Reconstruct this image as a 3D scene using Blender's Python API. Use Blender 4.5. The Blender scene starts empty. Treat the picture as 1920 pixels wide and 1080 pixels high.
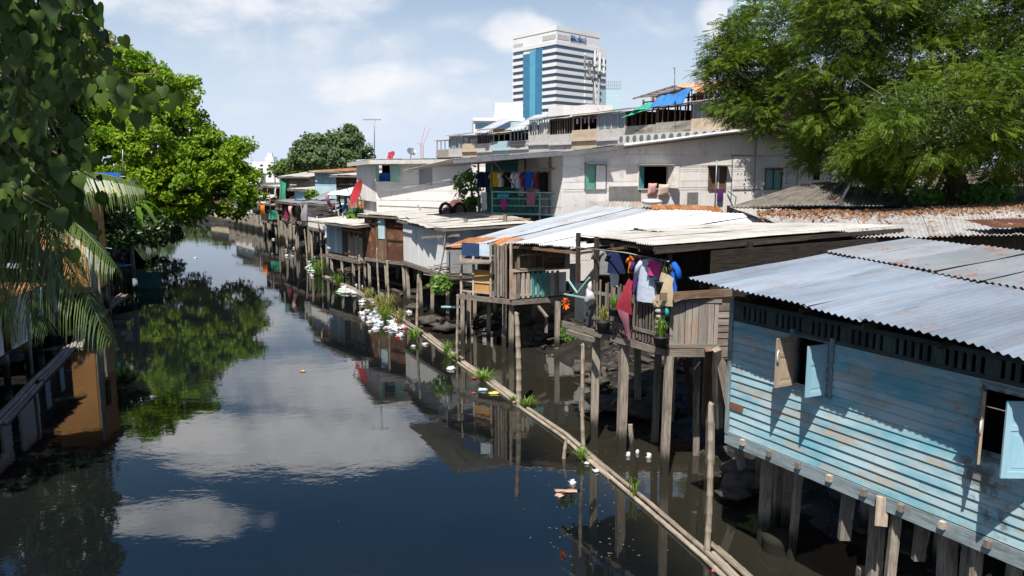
import bpy, bmesh, math, random
import numpy as np
from mathutils import Vector, Matrix, noise as mnoise
from mathutils.geometry import tessellate_polygon
R = random.Random(7)
NR = np.random.default_rng(11)
PI = math.pi
SC = bpy.context.scene
COL = SC.collection
V = Vector

# ------------------------------------------------------------------ survey: where a sight line of the photograph meets the place
FOC = 1493.0; PITCH = math.radians(8.68); EYE = 7.0
_s, _c = math.sin(PITCH), math.cos(PITCH)
def sight(px, py):
    u = (px-960)/FOC; v = (540-py)/FOC; d = _c+v*_s
    return u/d, (-_s+v*_c)/d
def P(px, py, Y):
    a, b = sight(px, py); return V((a*Y, Y, EYE+b*Y))
def W(px, py, z=0.0):
    a, b = sight(px, py); t = (z-EYE)/b; return V((a*t, t, z))
class Fr:
    """a wall line on plan: a along it, b inwards, z up"""
    def __init__(s, o, d, flip=False):
        s.o = V((o[0], o[1], 0)); s.d = V((d[0], d[1], 0)).normalized()
        s.i = V((-s.d.y, s.d.x, 0)) * (-1 if flip else 1)
    def __call__(s, a, b, z): 
        q = s.o+s.d*a+s.i*b; return V((q.x, q.y, z))
    def hit(s, px, py, b=0.0):
        """(a, z) where a sight line meets the plane at depth b"""
        k, m = sight(px, py); n = s.i; o = s.o+n*b
        t = (o.x*n.x+o.y*n.y)/(k*n.x+n.y); q = V((k*t, t, 0))-s.o
        return q.dot(s.d), EYE+m*t

# ------------------------------------------------------------------ mesh helper
class MB:
    def __init__(s): s.v = []; s.f = []; s.uv = []; s.sm = []
    def face(s, pts, uv=None, smooth=False):
        n = len(s.v); s.v += [V(p) for p in pts]; s.f.append(tuple(range(n, n+len(pts)))); s.sm.append(smooth)
        if uv is None:
            nr = V((0, 0, 0)); 
            for i in range(len(pts)):
                p, q = V(pts[i]), V(pts[(i+1) % len(pts)]); nr += p.cross(q)
            nr = nr.normalized() if nr.length > 1e-12 else V((0, 0, 1))
            if abs(nr.z) > .8: uv = [(p[0], p[1]) for p in pts]
            else:
                t = V((-nr.y, nr.x, 0)).normalized(); uv = [(V(p).dot(t), p[2]) for p in pts]
        s.uv.append(uv)
    def idx(s, verts, faces, uvs=None, smooth=True):
        n = len(s.v); s.v += [V(p) for p in verts]
        for k, f in enumerate(faces):
            s.f.append(tuple(i+n for i in f)); s.sm.append(smooth)
            s.uv.append([uvs[i] for i in f] if uvs else [(verts[i][0]+verts[i][1], verts[i][2]) for i in f])
    def hexa(s, c, along=None):
        """c: 8 corners, 0-3 one end ring, 4-7 the other end ring"""
        F = [(3, 2, 1, 0), (4, 5, 6, 7), (0, 1, 5, 4), (1, 2, 6, 5), (2, 3, 7, 6), (3, 0, 4, 7)]
        L = (V(c[4])-V(c[0])).length; w = (V(c[1])-V(c[0])).length; h = (V(c[3])-V(c[0])).length
        o1, o2 = R.random()*9, R.random()*9
        n = len(s.v); s.v += [V(p) for p in c]
        for k, f in enumerate(F):
            s.f.append(tuple(i+n for i in f)); s.sm.append(False)
            if k < 2: s.uv.append([(o1, o2), (o1+w, o2), (o1+w, o2+h), (o1, o2+h)])
            else:
                q = (w, h, w, h)[k-2]; s.uv.append([(o1+k, o2), (o1+k+q, o2), (o1+k+q, o2+L), (o1+k, o2+L)])
    def bar(s, p, q, w, h=None, up=(0, 0, 1), taper=1.0):
        p, q = V(p), V(q); h = w if h is None else h
        d = (q-p).normalized(); u = V(up)
        if abs(d.dot(u)) > .98: u = V((0.3, 1, 0))
        sx = d.cross(u).normalized(); sy = sx.cross(d).normalized()
        c = []
        for e, k in ((p, 1), (q, taper)):
            for a, b in ((-1, -1), (1, -1), (1, 1), (-1, 1)): c.append(e+sx*(a*w*k/2)+sy*(b*h*k/2))
        s.hexa(c)
    def box(s, fr, a0, a1, b0, b1, z0, z1):
        """box in a wall frame; grain runs along a"""
        s.hexa([fr(a0, b0, z0), fr(a0, b1, z0), fr(a0, b1, z1), fr(a0, b0, z1), fr(a1, b0, z0), fr(a1, b1, z0), fr(a1, b1, z1), fr(a1, b0, z1)])
    def vbox(s, fr, a0, a1, b0, b1, z0, z1):
        """box in a wall frame; grain runs up"""
        s.hexa([fr(a0, b0, z0), fr(a1, b0, z0), fr(a1, b1, z0), fr(a0, b1, z0), fr(a0, b0, z1), fr(a1, b0, z1), fr(a1, b1, z1), fr(a0, b1, z1)])
    def tube(s, pts, r, n=8, cap=True, flat=1.0):
        pts = [V(p) for p in pts]; m = len(pts); rr = r if isinstance(r, (list, tuple)) else [r]*m
        vs = []; fs = []; uv = []; L = 0; o = R.random()*9
        u = None
        for i, p in enumerate(pts):
            d = (pts[min(i+1, m-1)]-pts[max(i-1, 0)]).normalized()
            if u is None:
                u = d.cross(V((0, 0, 1)) if abs(d.z) < .9 else V((1, 0, 0))).normalized()
            u = (u-d*u.dot(d)).normalized(); w = d.cross(u)
            if i: L += (p-pts[i-1]).length
            for k in range(n):
                t = 2*PI*k/n; vs.append(p+u*math.cos(t)*rr[i]+w*math.sin(t)*rr[i]*flat); uv.append((o+k/n*2*PI*rr[0], o+L))
        for i in range(m-1):
            for k in range(n):
                k2 = (k+1) % n; fs.append((i*n+k, i*n+k2, (i+1)*n+k2, (i+1)*n+k))
        if cap: fs.append(tuple(range(n-1, -1, -1))); fs.append(tuple((m-1)*n+k for k in range(n)))
        s.idx(vs, fs, uv, True)
    def blob(s, c, r, rough=.25, seed=0, n=10, m=6, sc=1.6):
        """lumpy closed blob; r = (rx, ry, rz)"""
        c = V(c); vs = []; fs = []
        for j in range(m+1):
            th = PI*j/m
            for k in range(n):
                ph = 2*PI*k/n; d = V((math.sin(th)*math.cos(ph), math.sin(th)*math.sin(ph), math.cos(th)))
                g = 1+rough*mnoise.noise(d*sc+V((seed*3.7, seed*1.3, 0)))*1.6
                vs.append(c+V((d.x*r[0], d.y*r[1], d.z*r[2]))*g)
        for j in range(m):
            for k in range(n):
                k2 = (k+1) % n; fs.append((j*n+k, (j+1)*n+k, (j+1)*n+k2, j*n+k2))
        s.idx(vs, fs, None, True)
    def sheet(s, A, B, C, D, pitch=.1, amp=.012, nv=3, spp=6, off=0.0, wave=.0, lift=None, seed=0):
        """corrugated sheet: A-B along the eave, A-D up the slope"""
        A, B, C, D = V(A), V(B), V(C), V(D); L = max((B-A).length, (C-D).length); nu = max(2, int(round(L/pitch*spp)))
        nr = (B-A).cross(D-A).normalized()
        if nr.z < 0: nr = -nr
        Lv = (D-A).length; vs = []; uv = []; fs = []; o = R.random()*20
        for i in range(nu+1):
            u = i/nu; h = math.sin(u*L/pitch*2*PI)*amp+off
            p0 = A.lerp(B, u); p1 = D.lerp(C, u)
            for j in range(nv+1):
                v = j/nv; q = p0.lerp(p1, v)
                k = wave*mnoise.noise(V((u*L*.5+seed, v*Lv*.6, seed*2.1))) if wave else 0
                vs.append(q+nr*(h+k)); uv.append((o+u*L, v*Lv))
        for i in range(nu):
            for j in range(nv):
                a = i*(nv+1)+j; fs.append((a, a+nv+1, a+nv+2, a+1))
        s.idx(vs, fs, uv, True)
    def roofing(s, A, B, C, D, pitch=.1, amp=.014, width=.85, spp=6, jag=.06, wave=.02, nv=3, thick=.012):
        """a course of lapped corrugated sheets"""
        A, B, C, D = V(A), V(B), V(C), V(D); L = max((B-A).length, (C-D).length); n = max(1, int(round(L/width)))
        for k in range(n):
            u0 = max(0, k/n-.012*(k > 0)); u1 = (k+1)/n
            a, b, c, d = A.lerp(B, u0), A.lerp(B, u1), D.lerp(C, u1), D.lerp(C, u0)
            j0 = (R.random()-.5)*2*jag; dn = (a-d).normalized()
            a = a+dn*j0; b = b+dn*(j0+(R.random()-.5)*jag*.4)
            s.sheet(a, b, c, d, pitch, amp, nv, spp, off=thick*(k % 3), wave=wave, seed=R.random()*50)
    def wall(s, fr, a0, a1, z0, z1, holes=(), b=0.0, t=.08, top=None, pw=None, gap=.03, ph=None, proud=.016, zt=None):
        """a wall with holes (a0,a1,z0,z1); pw: panels proud of the wall with open joints"""
        def cells(A, Z, b0, b1, g):
            for i in range(len(A)-1):
                for j in range(len(Z)-1):
                    ca, cz = (A[i]+A[i+1])/2, (Z[j]+Z[j+1])/2
                    if any(h[0] < ca < h[1] and h[2] < cz < h[3] for h in holes): continue
                    g0 = g; za, zb = Z[j]+g0, Z[j+1]-g0; x0, x1 = A[i]+g0, A[i+1]-g0
                    if x1-x0 < .01 or zb-za < .01: continue
                    T = (lambda x, z: z) if zt is None else (lambda x, z: z0+(z-z0)*((zt(x)-z0)/(z1-z0)) if j == len(Z)-2 and abs(z-zb) < 1e-6 else z)
                    s.hexa([fr(x0, b0, za), fr(x1, b0, za), fr(x1, b1, za), fr(x0, b1, za), fr(x0, b0, T(x0, zb)), fr(x1, b0, T(x1, zb)), fr(x1, b1, T(x1, zb)), fr(x0, b1, T(x0, zb))])
        ha = sorted({a0, a1, *[h[0] for h in holes], *[h[1] for h in holes]}); hz = sorted({z0, z1, *[h[2] for h in holes], *[h[3] for h in holes]})
        ha = [x for x in ha if a0 <= x <= a1]; hz = [x for x in hz if z0 <= x <= z1]
        cells(ha, hz, b+proud if pw else b, b+t, 0)
        if pw:
            A = sorted({*ha, *[a0+pw*k for k in range(1, int((a1-a0)/pw)+1) if a0+pw*k < a1-.05 and all(abs(a0+pw*k-x) > .12 for x in ha)]})
            Z = sorted({*hz, *[z0+(ph or 9)*k for k in range(1, 9) if z0+(ph or 9)*k < z1-.1]})
            cells(A, Z, b, b+proud+.004, gap/2)
    def boards(s, fr, a0, a1, z0, z1, pitch=.15, holes=(), b=0.0, t=.02, jit=.006, joint=4.5):
        """overlapping weatherboards"""
        n = int(round((z1-z0)/pitch)); ph = (z1-z0)/n
        for r in range(n):
            za, zb = z0+r*ph, z0+(r+1)*ph+.012
            cuts = [a0, a1]
            x = a0+R.uniform(.8, joint)
            while x < a1-.6: cuts.append(x); x += R.uniform(joint*.7, joint*1.3)
            iv = [(a0, a1)]
            for h in holes:
                if h[2] < (za+zb)/2 < h[3]:
                    nv = []
                    for p, q in iv:
                        if h[1] <= p or h[0] >= q: nv.append((p, q)); continue
                        if h[0] > p: nv.append((p, h[0]))
                        if h[1] < q: nv.append((h[1], q))
                    iv = nv
            for p, q in iv:
                xs = sorted([p, q]+[c for c in cuts if p+.3 < c < q-.3])
                for x0, x1 in zip(xs, xs[1:]):
                    j = R.uniform(-jit, jit); o = R.uniform(0, jit); k0 = R.uniform(-.004, .004); k1 = R.uniform(-.004, .004)
                    s.hexa([fr(x0+.002, b-t-.012-o, za+j+k0), fr(x0+.002, b-.012-o, za+j+k0), fr(x0+.002, b, zb), fr(x0+.002, b-.012, zb),
                            fr(x1-.002, b-t-.012-o, za+j+k1), fr(x1-.002, b-.012-o, za+j+k1), fr(x1-.002, b, zb), fr(x1-.002, b-.012, zb)])
    def planks(s, fr, a0, a1, z0, z1, w=.13, gap=.01, b=0.0, t=.02, jit=.04, lean=.012, skip=0.0):
        x = a0
        while x < a1-.02:
            ww = min(w*R.uniform(.75, 1.25), a1-x)
            if R.random() >= skip:
                l = R.uniform(-lean, lean); o = R.uniform(0, .012); j0, j1 = R.uniform(-jit, jit*.4), R.uniform(-jit, jit)
                s.hexa([fr(x, b-o, z0+j0), fr(x+ww-gap, b-o, z0+j0), fr(x+ww-gap, b-o+t, z0+j0), fr(x, b-o+t, z0+j0),
                        fr(x+l, b-o, z1+j1), fr(x+l+ww-gap, b-o, z1+j1), fr(x+l+ww-gap, b-o+t, z1+j1), fr(x+l, b-o+t, z1+j1)])
            x += ww
    def build(s, name, mat, parent=None, kind=None, loc=None, free=False):
        me = bpy.data.meshes.new(name)
        if parent is not None: L = V(parent['_o'])
        elif loc is not None: L = V(loc)
        elif kind == 'structure': L = V((0, 0, 0))
        else:
            n = len(s.v); L = V((sum(p.x for p in s.v)/n, sum(p.y for p in s.v)/n, min(p.z for p in s.v)))
        me.from_pydata([tuple(p-L) for p in s.v], [], s.f)
        me.uv_layers.new(name='uv'); me.uv_layers[0].data.foreach_set('uv', [x for u in s.uv for c in u for x in c])
        me.polygons.foreach_set('use_smooth', s.sm)
        for m in (mat if isinstance(mat, (list, tuple)) else [mat]): me.materials.append(m)
        me.update()
        o = bpy.data.objects.new(name, me); COL.objects.link(o); o['_o'] = tuple(L)
        if parent is not None: o.parent = parent
        else: o.location = L
        if kind: o['kind'] = kind
        return o
def tag(o, label, cat, group=None, kind=None):
    o['label'] = label; o['category'] = cat
    if group: o['group'] = group
    if kind: o['kind'] = kind
    return o
def thing(name, loc, label, cat, group=None):
    o = bpy.data.objects.new(name, None); COL.objects.link(o); o.location = loc; o.empty_display_size = .2; o['_o'] = tuple(loc)
    return tag(o, label, cat, group)
def dup(o, loc, rz=0.0, scale=1.0, label=None):
    def cp(q, par):
        c = q.copy(); COL.objects.link(c)
        if par is not None: c.parent = par
        for ch in list(q.children): cp(ch, c)
        return c
    c = cp(o, None); c.location = loc; c.rotation_euler[2] = rz; c.scale = (scale,)*3 if not isinstance(scale, tuple) else scale
    if label: c['label'] = label
    return c
def np_mesh(name, verts, faces, mat, parent=None, loc=None, smooth=False, kind=None):
    me = bpy.data.meshes.new(name); L = np.array(parent['_o'] if parent is not None else (loc or (0, 0, 0)), dtype=float)
    verts = np.asarray(verts)-L; faces = np.asarray(faces); k = faces.shape[1]
    me.vertices.add(len(verts)); me.vertices.foreach_set('co', verts.astype(np.float32).ravel())
    me.loops.add(faces.size); me.loops.foreach_set('vertex_index', faces.astype(np.int32).ravel())
    me.polygons.add(len(faces)); me.polygons.foreach_set('loop_start', np.arange(0, faces.size, k, dtype=np.int32))
    me.polygons.foreach_set('use_smooth', np.full(len(faces), smooth)); me.materials.append(mat); me.update(calc_edges=True); me.validate()
    o = bpy.data.objects.new(name, me); COL.objects.link(o); o['_o'] = tuple(L)
    if parent is not None: o.parent = parent
    else: o.location = L
    if kind: o['kind'] = kind
    return o

# ------------------------------------------------------------------ materials
def srgb(r, g, b):
    f = lambda x: (x/255/12.92 if x/255 <= .04045 else ((x/255+.055)/1.055)**2.4)
    return (f(r), f(g), f(b), 1)
class NT:
    def __init__(s, name):
        s.m = bpy.data.materials.new(name); s.m.use_nodes = True; s.t = s.m.node_tree; s.t.nodes.clear()
        s.out = s.n('ShaderNodeOutputMaterial'); 
    def n(s, t, **k):
        x = s.t.nodes.new(t)
        for a, b in k.items(): setattr(x, a, b)
        return x
    def l(s, a, b): s.t.links.new(a, b)
    def noise(s, vec, scale, detail=5, rough=.6, dist=0.0):
        n = s.n('ShaderNodeTexNoise'); n.inputs['Scale'].default_value = scale; n.inputs['Detail'].default_value = detail; n.inputs['Roughness'].default_value = rough
        n.inputs['Distortion'].default_value = dist
        s.l(vec, n.inputs['Vector']); return n.outputs['Fac']
    def mapr(s, x, a, b, c=0.0, d=1.0, smooth=True):
        n = s.n('ShaderNodeMapRange'); n.interpolation_type = 'SMOOTHSTEP' if smooth else 'LINEAR'
        for i, q in zip((1, 2, 3, 4), (a, b, c, d)): n.inputs[i].default_value = q
        s.l(x, n.inputs[0]); return n.outputs[0]
    def mix(s, f, a, b, mode='MIX'):
        n = s.n('ShaderNodeMix', data_type='RGBA', blend_type=mode)
        for sock, q in ((n.inputs[0], f), (n.inputs[6], a), (n.inputs[7], b)):
            if hasattr(q, 'is_linked') or hasattr(q, 'links'): s.l(q, sock)
            else: sock.default_value = q
        return n.outputs[2]
    def math(s, op, a, b=None):
        n = s.n('ShaderNodeMath', operation=op)
        for sock, q in zip(n.inputs, (a, b)):
            if q is None: continue
            if hasattr(q, 'links'): s.l(q, sock)
            else: sock.default_value = q
        return n.outputs[0]
MATS = {}
def mat(name, c1, c2=None, dirt=None, amt=.4, scale=3.0, stretch=(1, 1), rough=.8, metal=0.0, bump=.15, isl=.25, spec=.3, dscale=.9, uv=True, tide=False, dstretch=(1, 1), spots=None, samt=.5, sscale=7.0, coat=0.0, cont=None):
    """weathered surface: two tones, a drifting stain, optional spots, each board / sheet its own shade"""
    if name in MATS: return MATS[name]
    T = NT(name); b = T.n('ShaderNodeBsdfPrincipled'); T.l(b.outputs[0], T.out.inputs[0])
    tc = T.n('ShaderNodeTexCoord'); src = tc.outputs['UV'] if uv else tc.outputs['Object']
    mp = T.n('ShaderNodeMapping'); mp.inputs['Scale'].default_value = cont or (stretch[0], stretch[1], 1); src = tc.outputs['Object'] if cont else src; T.l(src, mp.inputs[0])
    geo = T.n('ShaderNodeNewGeometry'); ri = geo.outputs['Random Per Island']
    add = T.n('ShaderNodeVectorMath', operation='ADD'); T.l(mp.outputs[0], add.inputs[0])
    cmb = T.n('ShaderNodeCombineXYZ'); T.l(T.math('MULTIPLY', ri, 0.0 if cont else 37.0), cmb.inputs[2]); T.l(cmb.outputs[0], add.inputs[1])
    n1 = T.noise(add.outputs[0], scale, 6, .65)
    c2 = c2 or tuple(x*.72 for x in c1[:3])+(1,)
    col = T.mix(T.mapr(n1, .35, .68), c1, c2)
    if dirt:
        m2 = T.n('ShaderNodeMapping'); m2.inputs['Scale'].default_value = cont or (dstretch[0], dstretch[1], 1); T.l(src, m2.inputs[0])
        n2 = T.noise(m2.outputs[0], dscale, 7, .7, .4)
        col = T.mix(T.math('MULTIPLY', T.mapr(n2, .5, .66), amt), col, dirt)
    if spots:
        m3 = T.n('ShaderNodeMapping'); T.l(src, m3.inputs[0])
        n3 = T.noise(m3.outputs[0], sscale, 4, .7); n4 = T.noise(m3.outputs[0], sscale*.14, 3, .6)
        col = T.mix(T.math('MULTIPLY', T.mapr(T.math('ADD', T.math('MULTIPLY', n3, .6), T.math('MULTIPLY', n4, .6)), .66, .74), samt), col, spots)
    if tide:
        sp = T.n('ShaderNodeSeparateXYZ'); T.l(geo.outputs['Position'], sp.inputs[0])
        nz = T.math('ADD', sp.outputs[2], T.math('MULTIPLY', T.math('SUBTRACT', n1, .5), .9))
        col = T.mix(T.mapr(nz, .35, .75, 1, 0), col, (.022, .022, .016, 1))
    hs = T.n('ShaderNodeHueSaturation'); T.l(col, hs.inputs['Color']); T.l(T.mapr(ri, 0, 1, 1-isl, 1+isl*.8, False), hs.inputs['Value'])
    T.l(hs.outputs[0], b.inputs['Base Color'])
    b.inputs['Roughness'].default_value = rough; b.inputs['Metallic'].default_value = metal; b.inputs['Specular IOR Level'].default_value = spec
    b.inputs['Coat Weight'].default_value = coat
    if bump:
        bp = T.n('ShaderNodeBump'); bp.inputs['Strength'].default_value = bump; bp.inputs['Distance'].default_value = .02; T.l(n1, bp.inputs['Height']); T.l(bp.outputs[0], b.inputs['Normal'])
    MATS[name] = T.m; return T.m
def leafmat(name, c1, c2, trans=.35, rough=.45, spec=.35, vscale=.35):
    if name in MATS: return MATS[name]
    T = NT(name); geo = T.n('ShaderNodeNewGeometry'); tc = T.n('ShaderNodeTexCoord')
    n = T.noise(tc.outputs['Object'], vscale, 3, .6)
    f = T.math('ADD', T.math('MULTIPLY', geo.outputs['Random Per Island'], .55), T.math('MULTIPLY', T.mapr(n, .35, .65), .45))
    col = T.mix(f, c1, c2)
    b = T.n('ShaderNodeBsdfPrincipled'); T.l(col, b.inputs['Base Color']); b.inputs['Roughness'].default_value = rough; b.inputs['Specular IOR Level'].default_value = spec
    tr = T.n('ShaderNodeBsdfTranslucent'); T.l(T.mix(.5, col, (c1[0]*1.6, c1[1]*1.5, c1[2]*.6, 1)), tr.inputs[0])
    mx = T.n('ShaderNodeMixShader'); mx.inputs[0].default_value = trans; T.l(b.outputs[0], mx.inputs[1]); T.l(tr.outputs[0], mx.inputs[2]); T.l(mx.outputs[0], T.out.inputs[0])
    MATS[name] = T.m; return T.m
def cloth(name, c, c2=None, scale=9, stripe=None):
    return mat('cloth_'+name, c, c2 or tuple(x*.8 for x in c[:3])+(1,), rough=.95, spec=.1, bump=.1, isl=.1, scale=scale)
wood_grey = mat('weathered_grey_wood', (.25, .215, .18, 1), (.12, .1, .08, 1), (.06, .05, .04, 1), .5, 2.2, (16, 1.1), .9, bump=.5, isl=.4)
wood_post = mat('tidal_post_wood', (.36, .31, .255, 1), (.17, .14, .11, 1), (.08, .065, .05, 1), .5, 2.0, (14, 1), .9, bump=.6, isl=.35, tide=True)
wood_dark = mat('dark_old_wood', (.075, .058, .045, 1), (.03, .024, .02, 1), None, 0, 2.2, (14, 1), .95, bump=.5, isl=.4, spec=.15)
wood_brown = mat('brown_old_wood', (.2, .12, .075, 1), (.09, .055, .036, 1), (.3, .26, .21, 1), .35, 2.2, (14, 1), .9, bump=.4, isl=.4)
wood_pale = mat('pale_sawn_wood', (.52, .43, .33, 1), (.33, .26, .2, 1), (.15, .12, .1, 1), .4, 2.2, (14, 1), .85, bump=.3, isl=.25)
wood_teal = mat('teal_painted_wood', (.07, .3, .27, 1), (.045, .2, .19, 1), (.2, .2, .16, 1), .4, 2.5, (9, 1), .7, isl=.2)
bamboo = mat('dry_bamboo', (.38, .32, .25, 1), (.2, .165, .125, 1), (.09, .075, .06, 1), .6, 2.0, (9, .9), .75, bump=.3, isl=.3, tide=False)
bamboo_grey = mat('silvered_bamboo', (.34, .3, .25, 1), (.17, .145, .12, 1), (.07, .06, .05, 1), .55, 2.0, (9, .9), .8, bump=.3, isl=.3)
vent_board = mat('dark_vent_board', (.065, .095, .1, 1), (.035, .05, .05, 1), (.06, .05, .04, 1), .5, 2, (6, 1), .9, isl=.3)
blue_board = mat('faded_blue_board', (.38, .50, .53, 1), (.13, .35, .43, 1), (.40, .34, .26, 1), .9, 1.1, rough=.8, bump=.3, isl=.07, dscale=1.5, spots=(.13, .11, .09, 1), samt=.85, sscale=1.9, cont=(.8, .8, 2.6))
blue_shutter = mat('blue_shutter_paint', (.26, .47, .58, 1), (.33, .52, .61, 1), (.35, .4, .38, 1), .35, 2.2, (4, 1), .6, isl=.08)
tan_shutter = mat('bare_tan_shutter', (.42, .33, .24, 1), (.3, .24, .17, 1), (.18, .15, .12, 1), .4, 2.2, (8, 1), .8)
beam_blue = mat('grey_blue_beam', (.26, .32, .34, 1), (.15, .18, .19, 1), (.1, .09, .08, 1), .6, 2.2, (9, 1), .85, bump=.4)
roof_blue = mat('pale_blue_tin', (.34, .39, .46, 1), (.22, .265, .325, 1), (.34, .34, .34, 1), .65, 1.4, (1.4, .2), .4, .35, .06, .2, .5, .5, dstretch=(3, .35), spots=(.3, .17, .1, 1), samt=.25, sscale=3.5)
roof_grey = mat('dull_grey_tin', (.27, .295, .32, 1), (.2, .22, .24, 1), (.34, .27, .21, 1), .45, 1.4, (1, .3), .55, .2, .08, .2, .4, .5, dstretch=(2.5, .4), spots=(.3, .11, .05, 1), samt=.7, sscale=4)
roof_white = mat('bright_zinc_sheet', (.46, .5, .55, 1), (.34, .37, .41, 1), (.33, .25, .19, 1), .65, 1.3, (1, .25), .5, .1, .06, .14, .45, .7, dstretch=(3, .3), spots=(.34, .15, .07, 1), samt=.5, sscale=3.0)
roof_cement = mat('grey_cement_sheet', (.5, .48, .45, 1), (.36, .34, .31, 1), (.2, .18, .15, 1), .5, 1.6, (1.2, .5), .9, 0, .1, .12, .2, .7, spots=(.12, .1, .08, 1), samt=.4)
roof_debris = mat('leaf_littered_sheet', (.43, .42, .41, 1), (.33, .315, .3, 1), (.25, .16, .1, 1), .75, 2.2, (1, 1), .9, 0, .1, .1, .2, .35, dstretch=(1, 1.4), spots=(.12, .07, .045, 1), samt=.9, sscale=2.4)
roof_tile = mat('dark_fibre_tile', (.21, .19, .165, 1), (.13, .115, .1, 1), (.07, .06, .05, 1), .6, 1.8, (1, 1), .95, 0, .2, .15, .15)
rust = mat('rusty_tin', (.27, .105, .04, 1), (.15, .06, .028, 1), (.36, .3, .25, 1), .55, 2.4, (1.4, .35), .85, .1, .15, .3, .3, .7, dstretch=(1.6, .5))
rust_orange = mat('orange_rust_tin', (.42, .17, .05, 1), (.24, .09, .035, 1), (.45, .42, .38, 1), .5, 2.4, (1.4, .35), .85, .1, .15, .25, .3, .8)
rust_brown = mat('brown_rust_tin', (.12, .05, .033, 1), (.075, .033, .024, 1), (.3, .16, .07, 1), .6, 2.4, (1.4, .5), .85, .1, .15, .2, .3, 1.2, spots=(.5, .33, .17, 1), samt=.8, sscale=2.2)
tin_dark = mat('dark_tin_wall', (.09, .1, .11, 1), (.05, .055, .06, 1), (.12, .08, .05, 1), .4, 2, (1, .5), .6, .3, .1, .15)
panel_white = mat('white_fibre_panel', (.79, .76, .725, 1), (.74, .71, .68, 1), (.42, .38, .33, 1), .22, 1.1, (1, .7), .85, 0, .04, .06, .2, .55, dstretch=(1.6, .45), spots=(.25, .2, .16, 1), samt=.28, sscale=3.2)
panel_clean = mat('white_painted_panel', (.76, .755, .745, 1), (.7, .69, .68, 1), (.5, .46, .4, 1), .3, 1.0, (1, .6), .8, 0, .04, .05, .25, .5, dstretch=(1.5, .4))
panel_grey = mat('grey_panel', (.33, .34, .35, 1), (.25, .26, .27, 1), (.18, .16, .14, 1), .4, 1.4, (1, .7), .9, 0, .05, .15)
panel_blue = mat('pale_blue_panel', (.46, .62, .68, 1), (.4, .56, .63, 1), (.4, .38, .33, 1), .4, 1.3, (1, .7), .85, 0, .05, .12)
concrete = mat('stained_concrete', (.42, .385, .33, 1), (.3, .275, .235, 1), (.1, .09, .075, 1), .75, 1.6, (1, .6), .95, 0, .2, .12, .2, .6, dstretch=(1.8, .4))
concrete_bank = mat('bank_concrete', (.4, .36, .3, 1), (.28, .25, .2, 1), (.1, .09, .075, 1), .6, 1.4, (1, .6), .95, 0, .2, .12, .2, .5, tide=True)
cream = mat('cream_render', (.62, .5, .37, 1), (.55, .44, .32, 1), (.3, .25, .2, 1), .5, 1.2, (1, .6), .9, 0, .05, .1)
orange_wall = mat('orange_render', (.52, .27, .09, 1), (.44, .22, .08, 1), (.3, .18, .09, 1), .4, 1.0, (1, .6), .9, 0, .05, .1)
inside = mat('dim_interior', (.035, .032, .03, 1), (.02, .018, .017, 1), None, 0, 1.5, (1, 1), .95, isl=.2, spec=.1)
metal_grey = mat('grey_steel', (.3, .31, .32, 1), (.22, .22, .23, 1), None, 0, 4, (1, 1), .5, .6, .02, .1)
metal_white = mat('white_steel', (.68, .68, .67, 1), (.6, .6, .59, 1), (.35, .28, .2, 1), .3, 3, (1, 1), .55, 0, .02, .08)
frame_white = mat('white_frame_paint', (.62, .61, .58, 1), (.5, .48, .45, 1), (.25, .22, .18, 1), .35, 3, (1, 1), .7, 0, .05, .08)
frame_brown = mat('brown_window_wood', (.16, .095, .06, 1), (.09, .055, .036, 1), (.25, .2, .15, 1), .3, 2.2, (8, 1), .75, isl=.15)
green_pane = mat('green_glass_louvre', (.14, .38, .29, 1), (.1, .3, .24, 1), (.3, .36, .3, 1), .3, 2, (1, 1), .3, 0, .05, .1, .5)
teal_pane = mat('teal_shutter', (.06, .22, .24, 1), (.045, .17, .19, 1), None, 0, 2, (1, 1), .5, isl=.1)
mint_pane = mat('mint_shutter', (.32, .58, .5, 1), (.26, .5, .43, 1), (.4, .42, .38, 1), .3, 2, (1, 1), .6, isl=.1)
brick_white = mat('whitewashed_block', (.62, .6, .57, 1), (.5, .48, .45, 1), (.33, .3, .27, 1), .5, 5, (1, 2.2), .95, 0, .25, .05)
plastic_white = mat('white_plastic', (.6, .6, .59, 1), (.42, .43, .44, 1), (.22, .19, .14, 1), .7, 6, (1, 1), .5, 0, .1, .15, .4, uv=False)
mint_rail = mat('mint_rail_paint', (.3, .55, .47, 1), (.22, .42, .36, 1), (.25, .18, .12, 1), .45, 4, (2, 1), .6, isl=.15)
def plain(name, c, rough=.7, isl=.1, **k): return mat(name, c, tuple(x*.82 for x in c[:3])+(1,), rough=rough, isl=isl, bump=.05, uv=False, **k)
# ------------------------------------------------------------------ camera, sun, sky
cam = bpy.data.cameras.new('camera'); co = bpy.data.objects.new('camera', cam); COL.objects.link(co)
co.location = (0, 0, EYE); co.rotation_euler = (PI/2-PITCH, 0, 0)
cam.sensor_width = 36; cam.lens = FOC/1920*36; cam.clip_end = 20000; cam.clip_start = .05; SC.camera = co
SUN = V((-.14, -.485, .85)).normalized(); ELEV = math.asin(SUN.z)
sl = bpy.data.lights.new('sun', 'SUN'); sl.energy = 5.0; sl.angle = math.radians(.5); sl.color = (1, .955, .88)
so = bpy.data.objects.new('sun', sl); COL.objects.link(so); so.rotation_euler = (-SUN).to_track_quat('-Z', 'Y').to_euler(); so.location = (0, 0, 60)
wd = bpy.data.worlds.new('World'); SC.world = wd; wd.use_nodes = True
class WT(NT):
    def __init__(s): s.t = wd.node_tree; s.t.nodes.clear(); s.out = s.n('ShaderNodeOutputWorld')
T = WT()
bg = T.n('ShaderNodeBackground'); T.l(bg.outputs[0], T.out.inputs[0]); bg.inputs[1].default_value = .062
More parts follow.
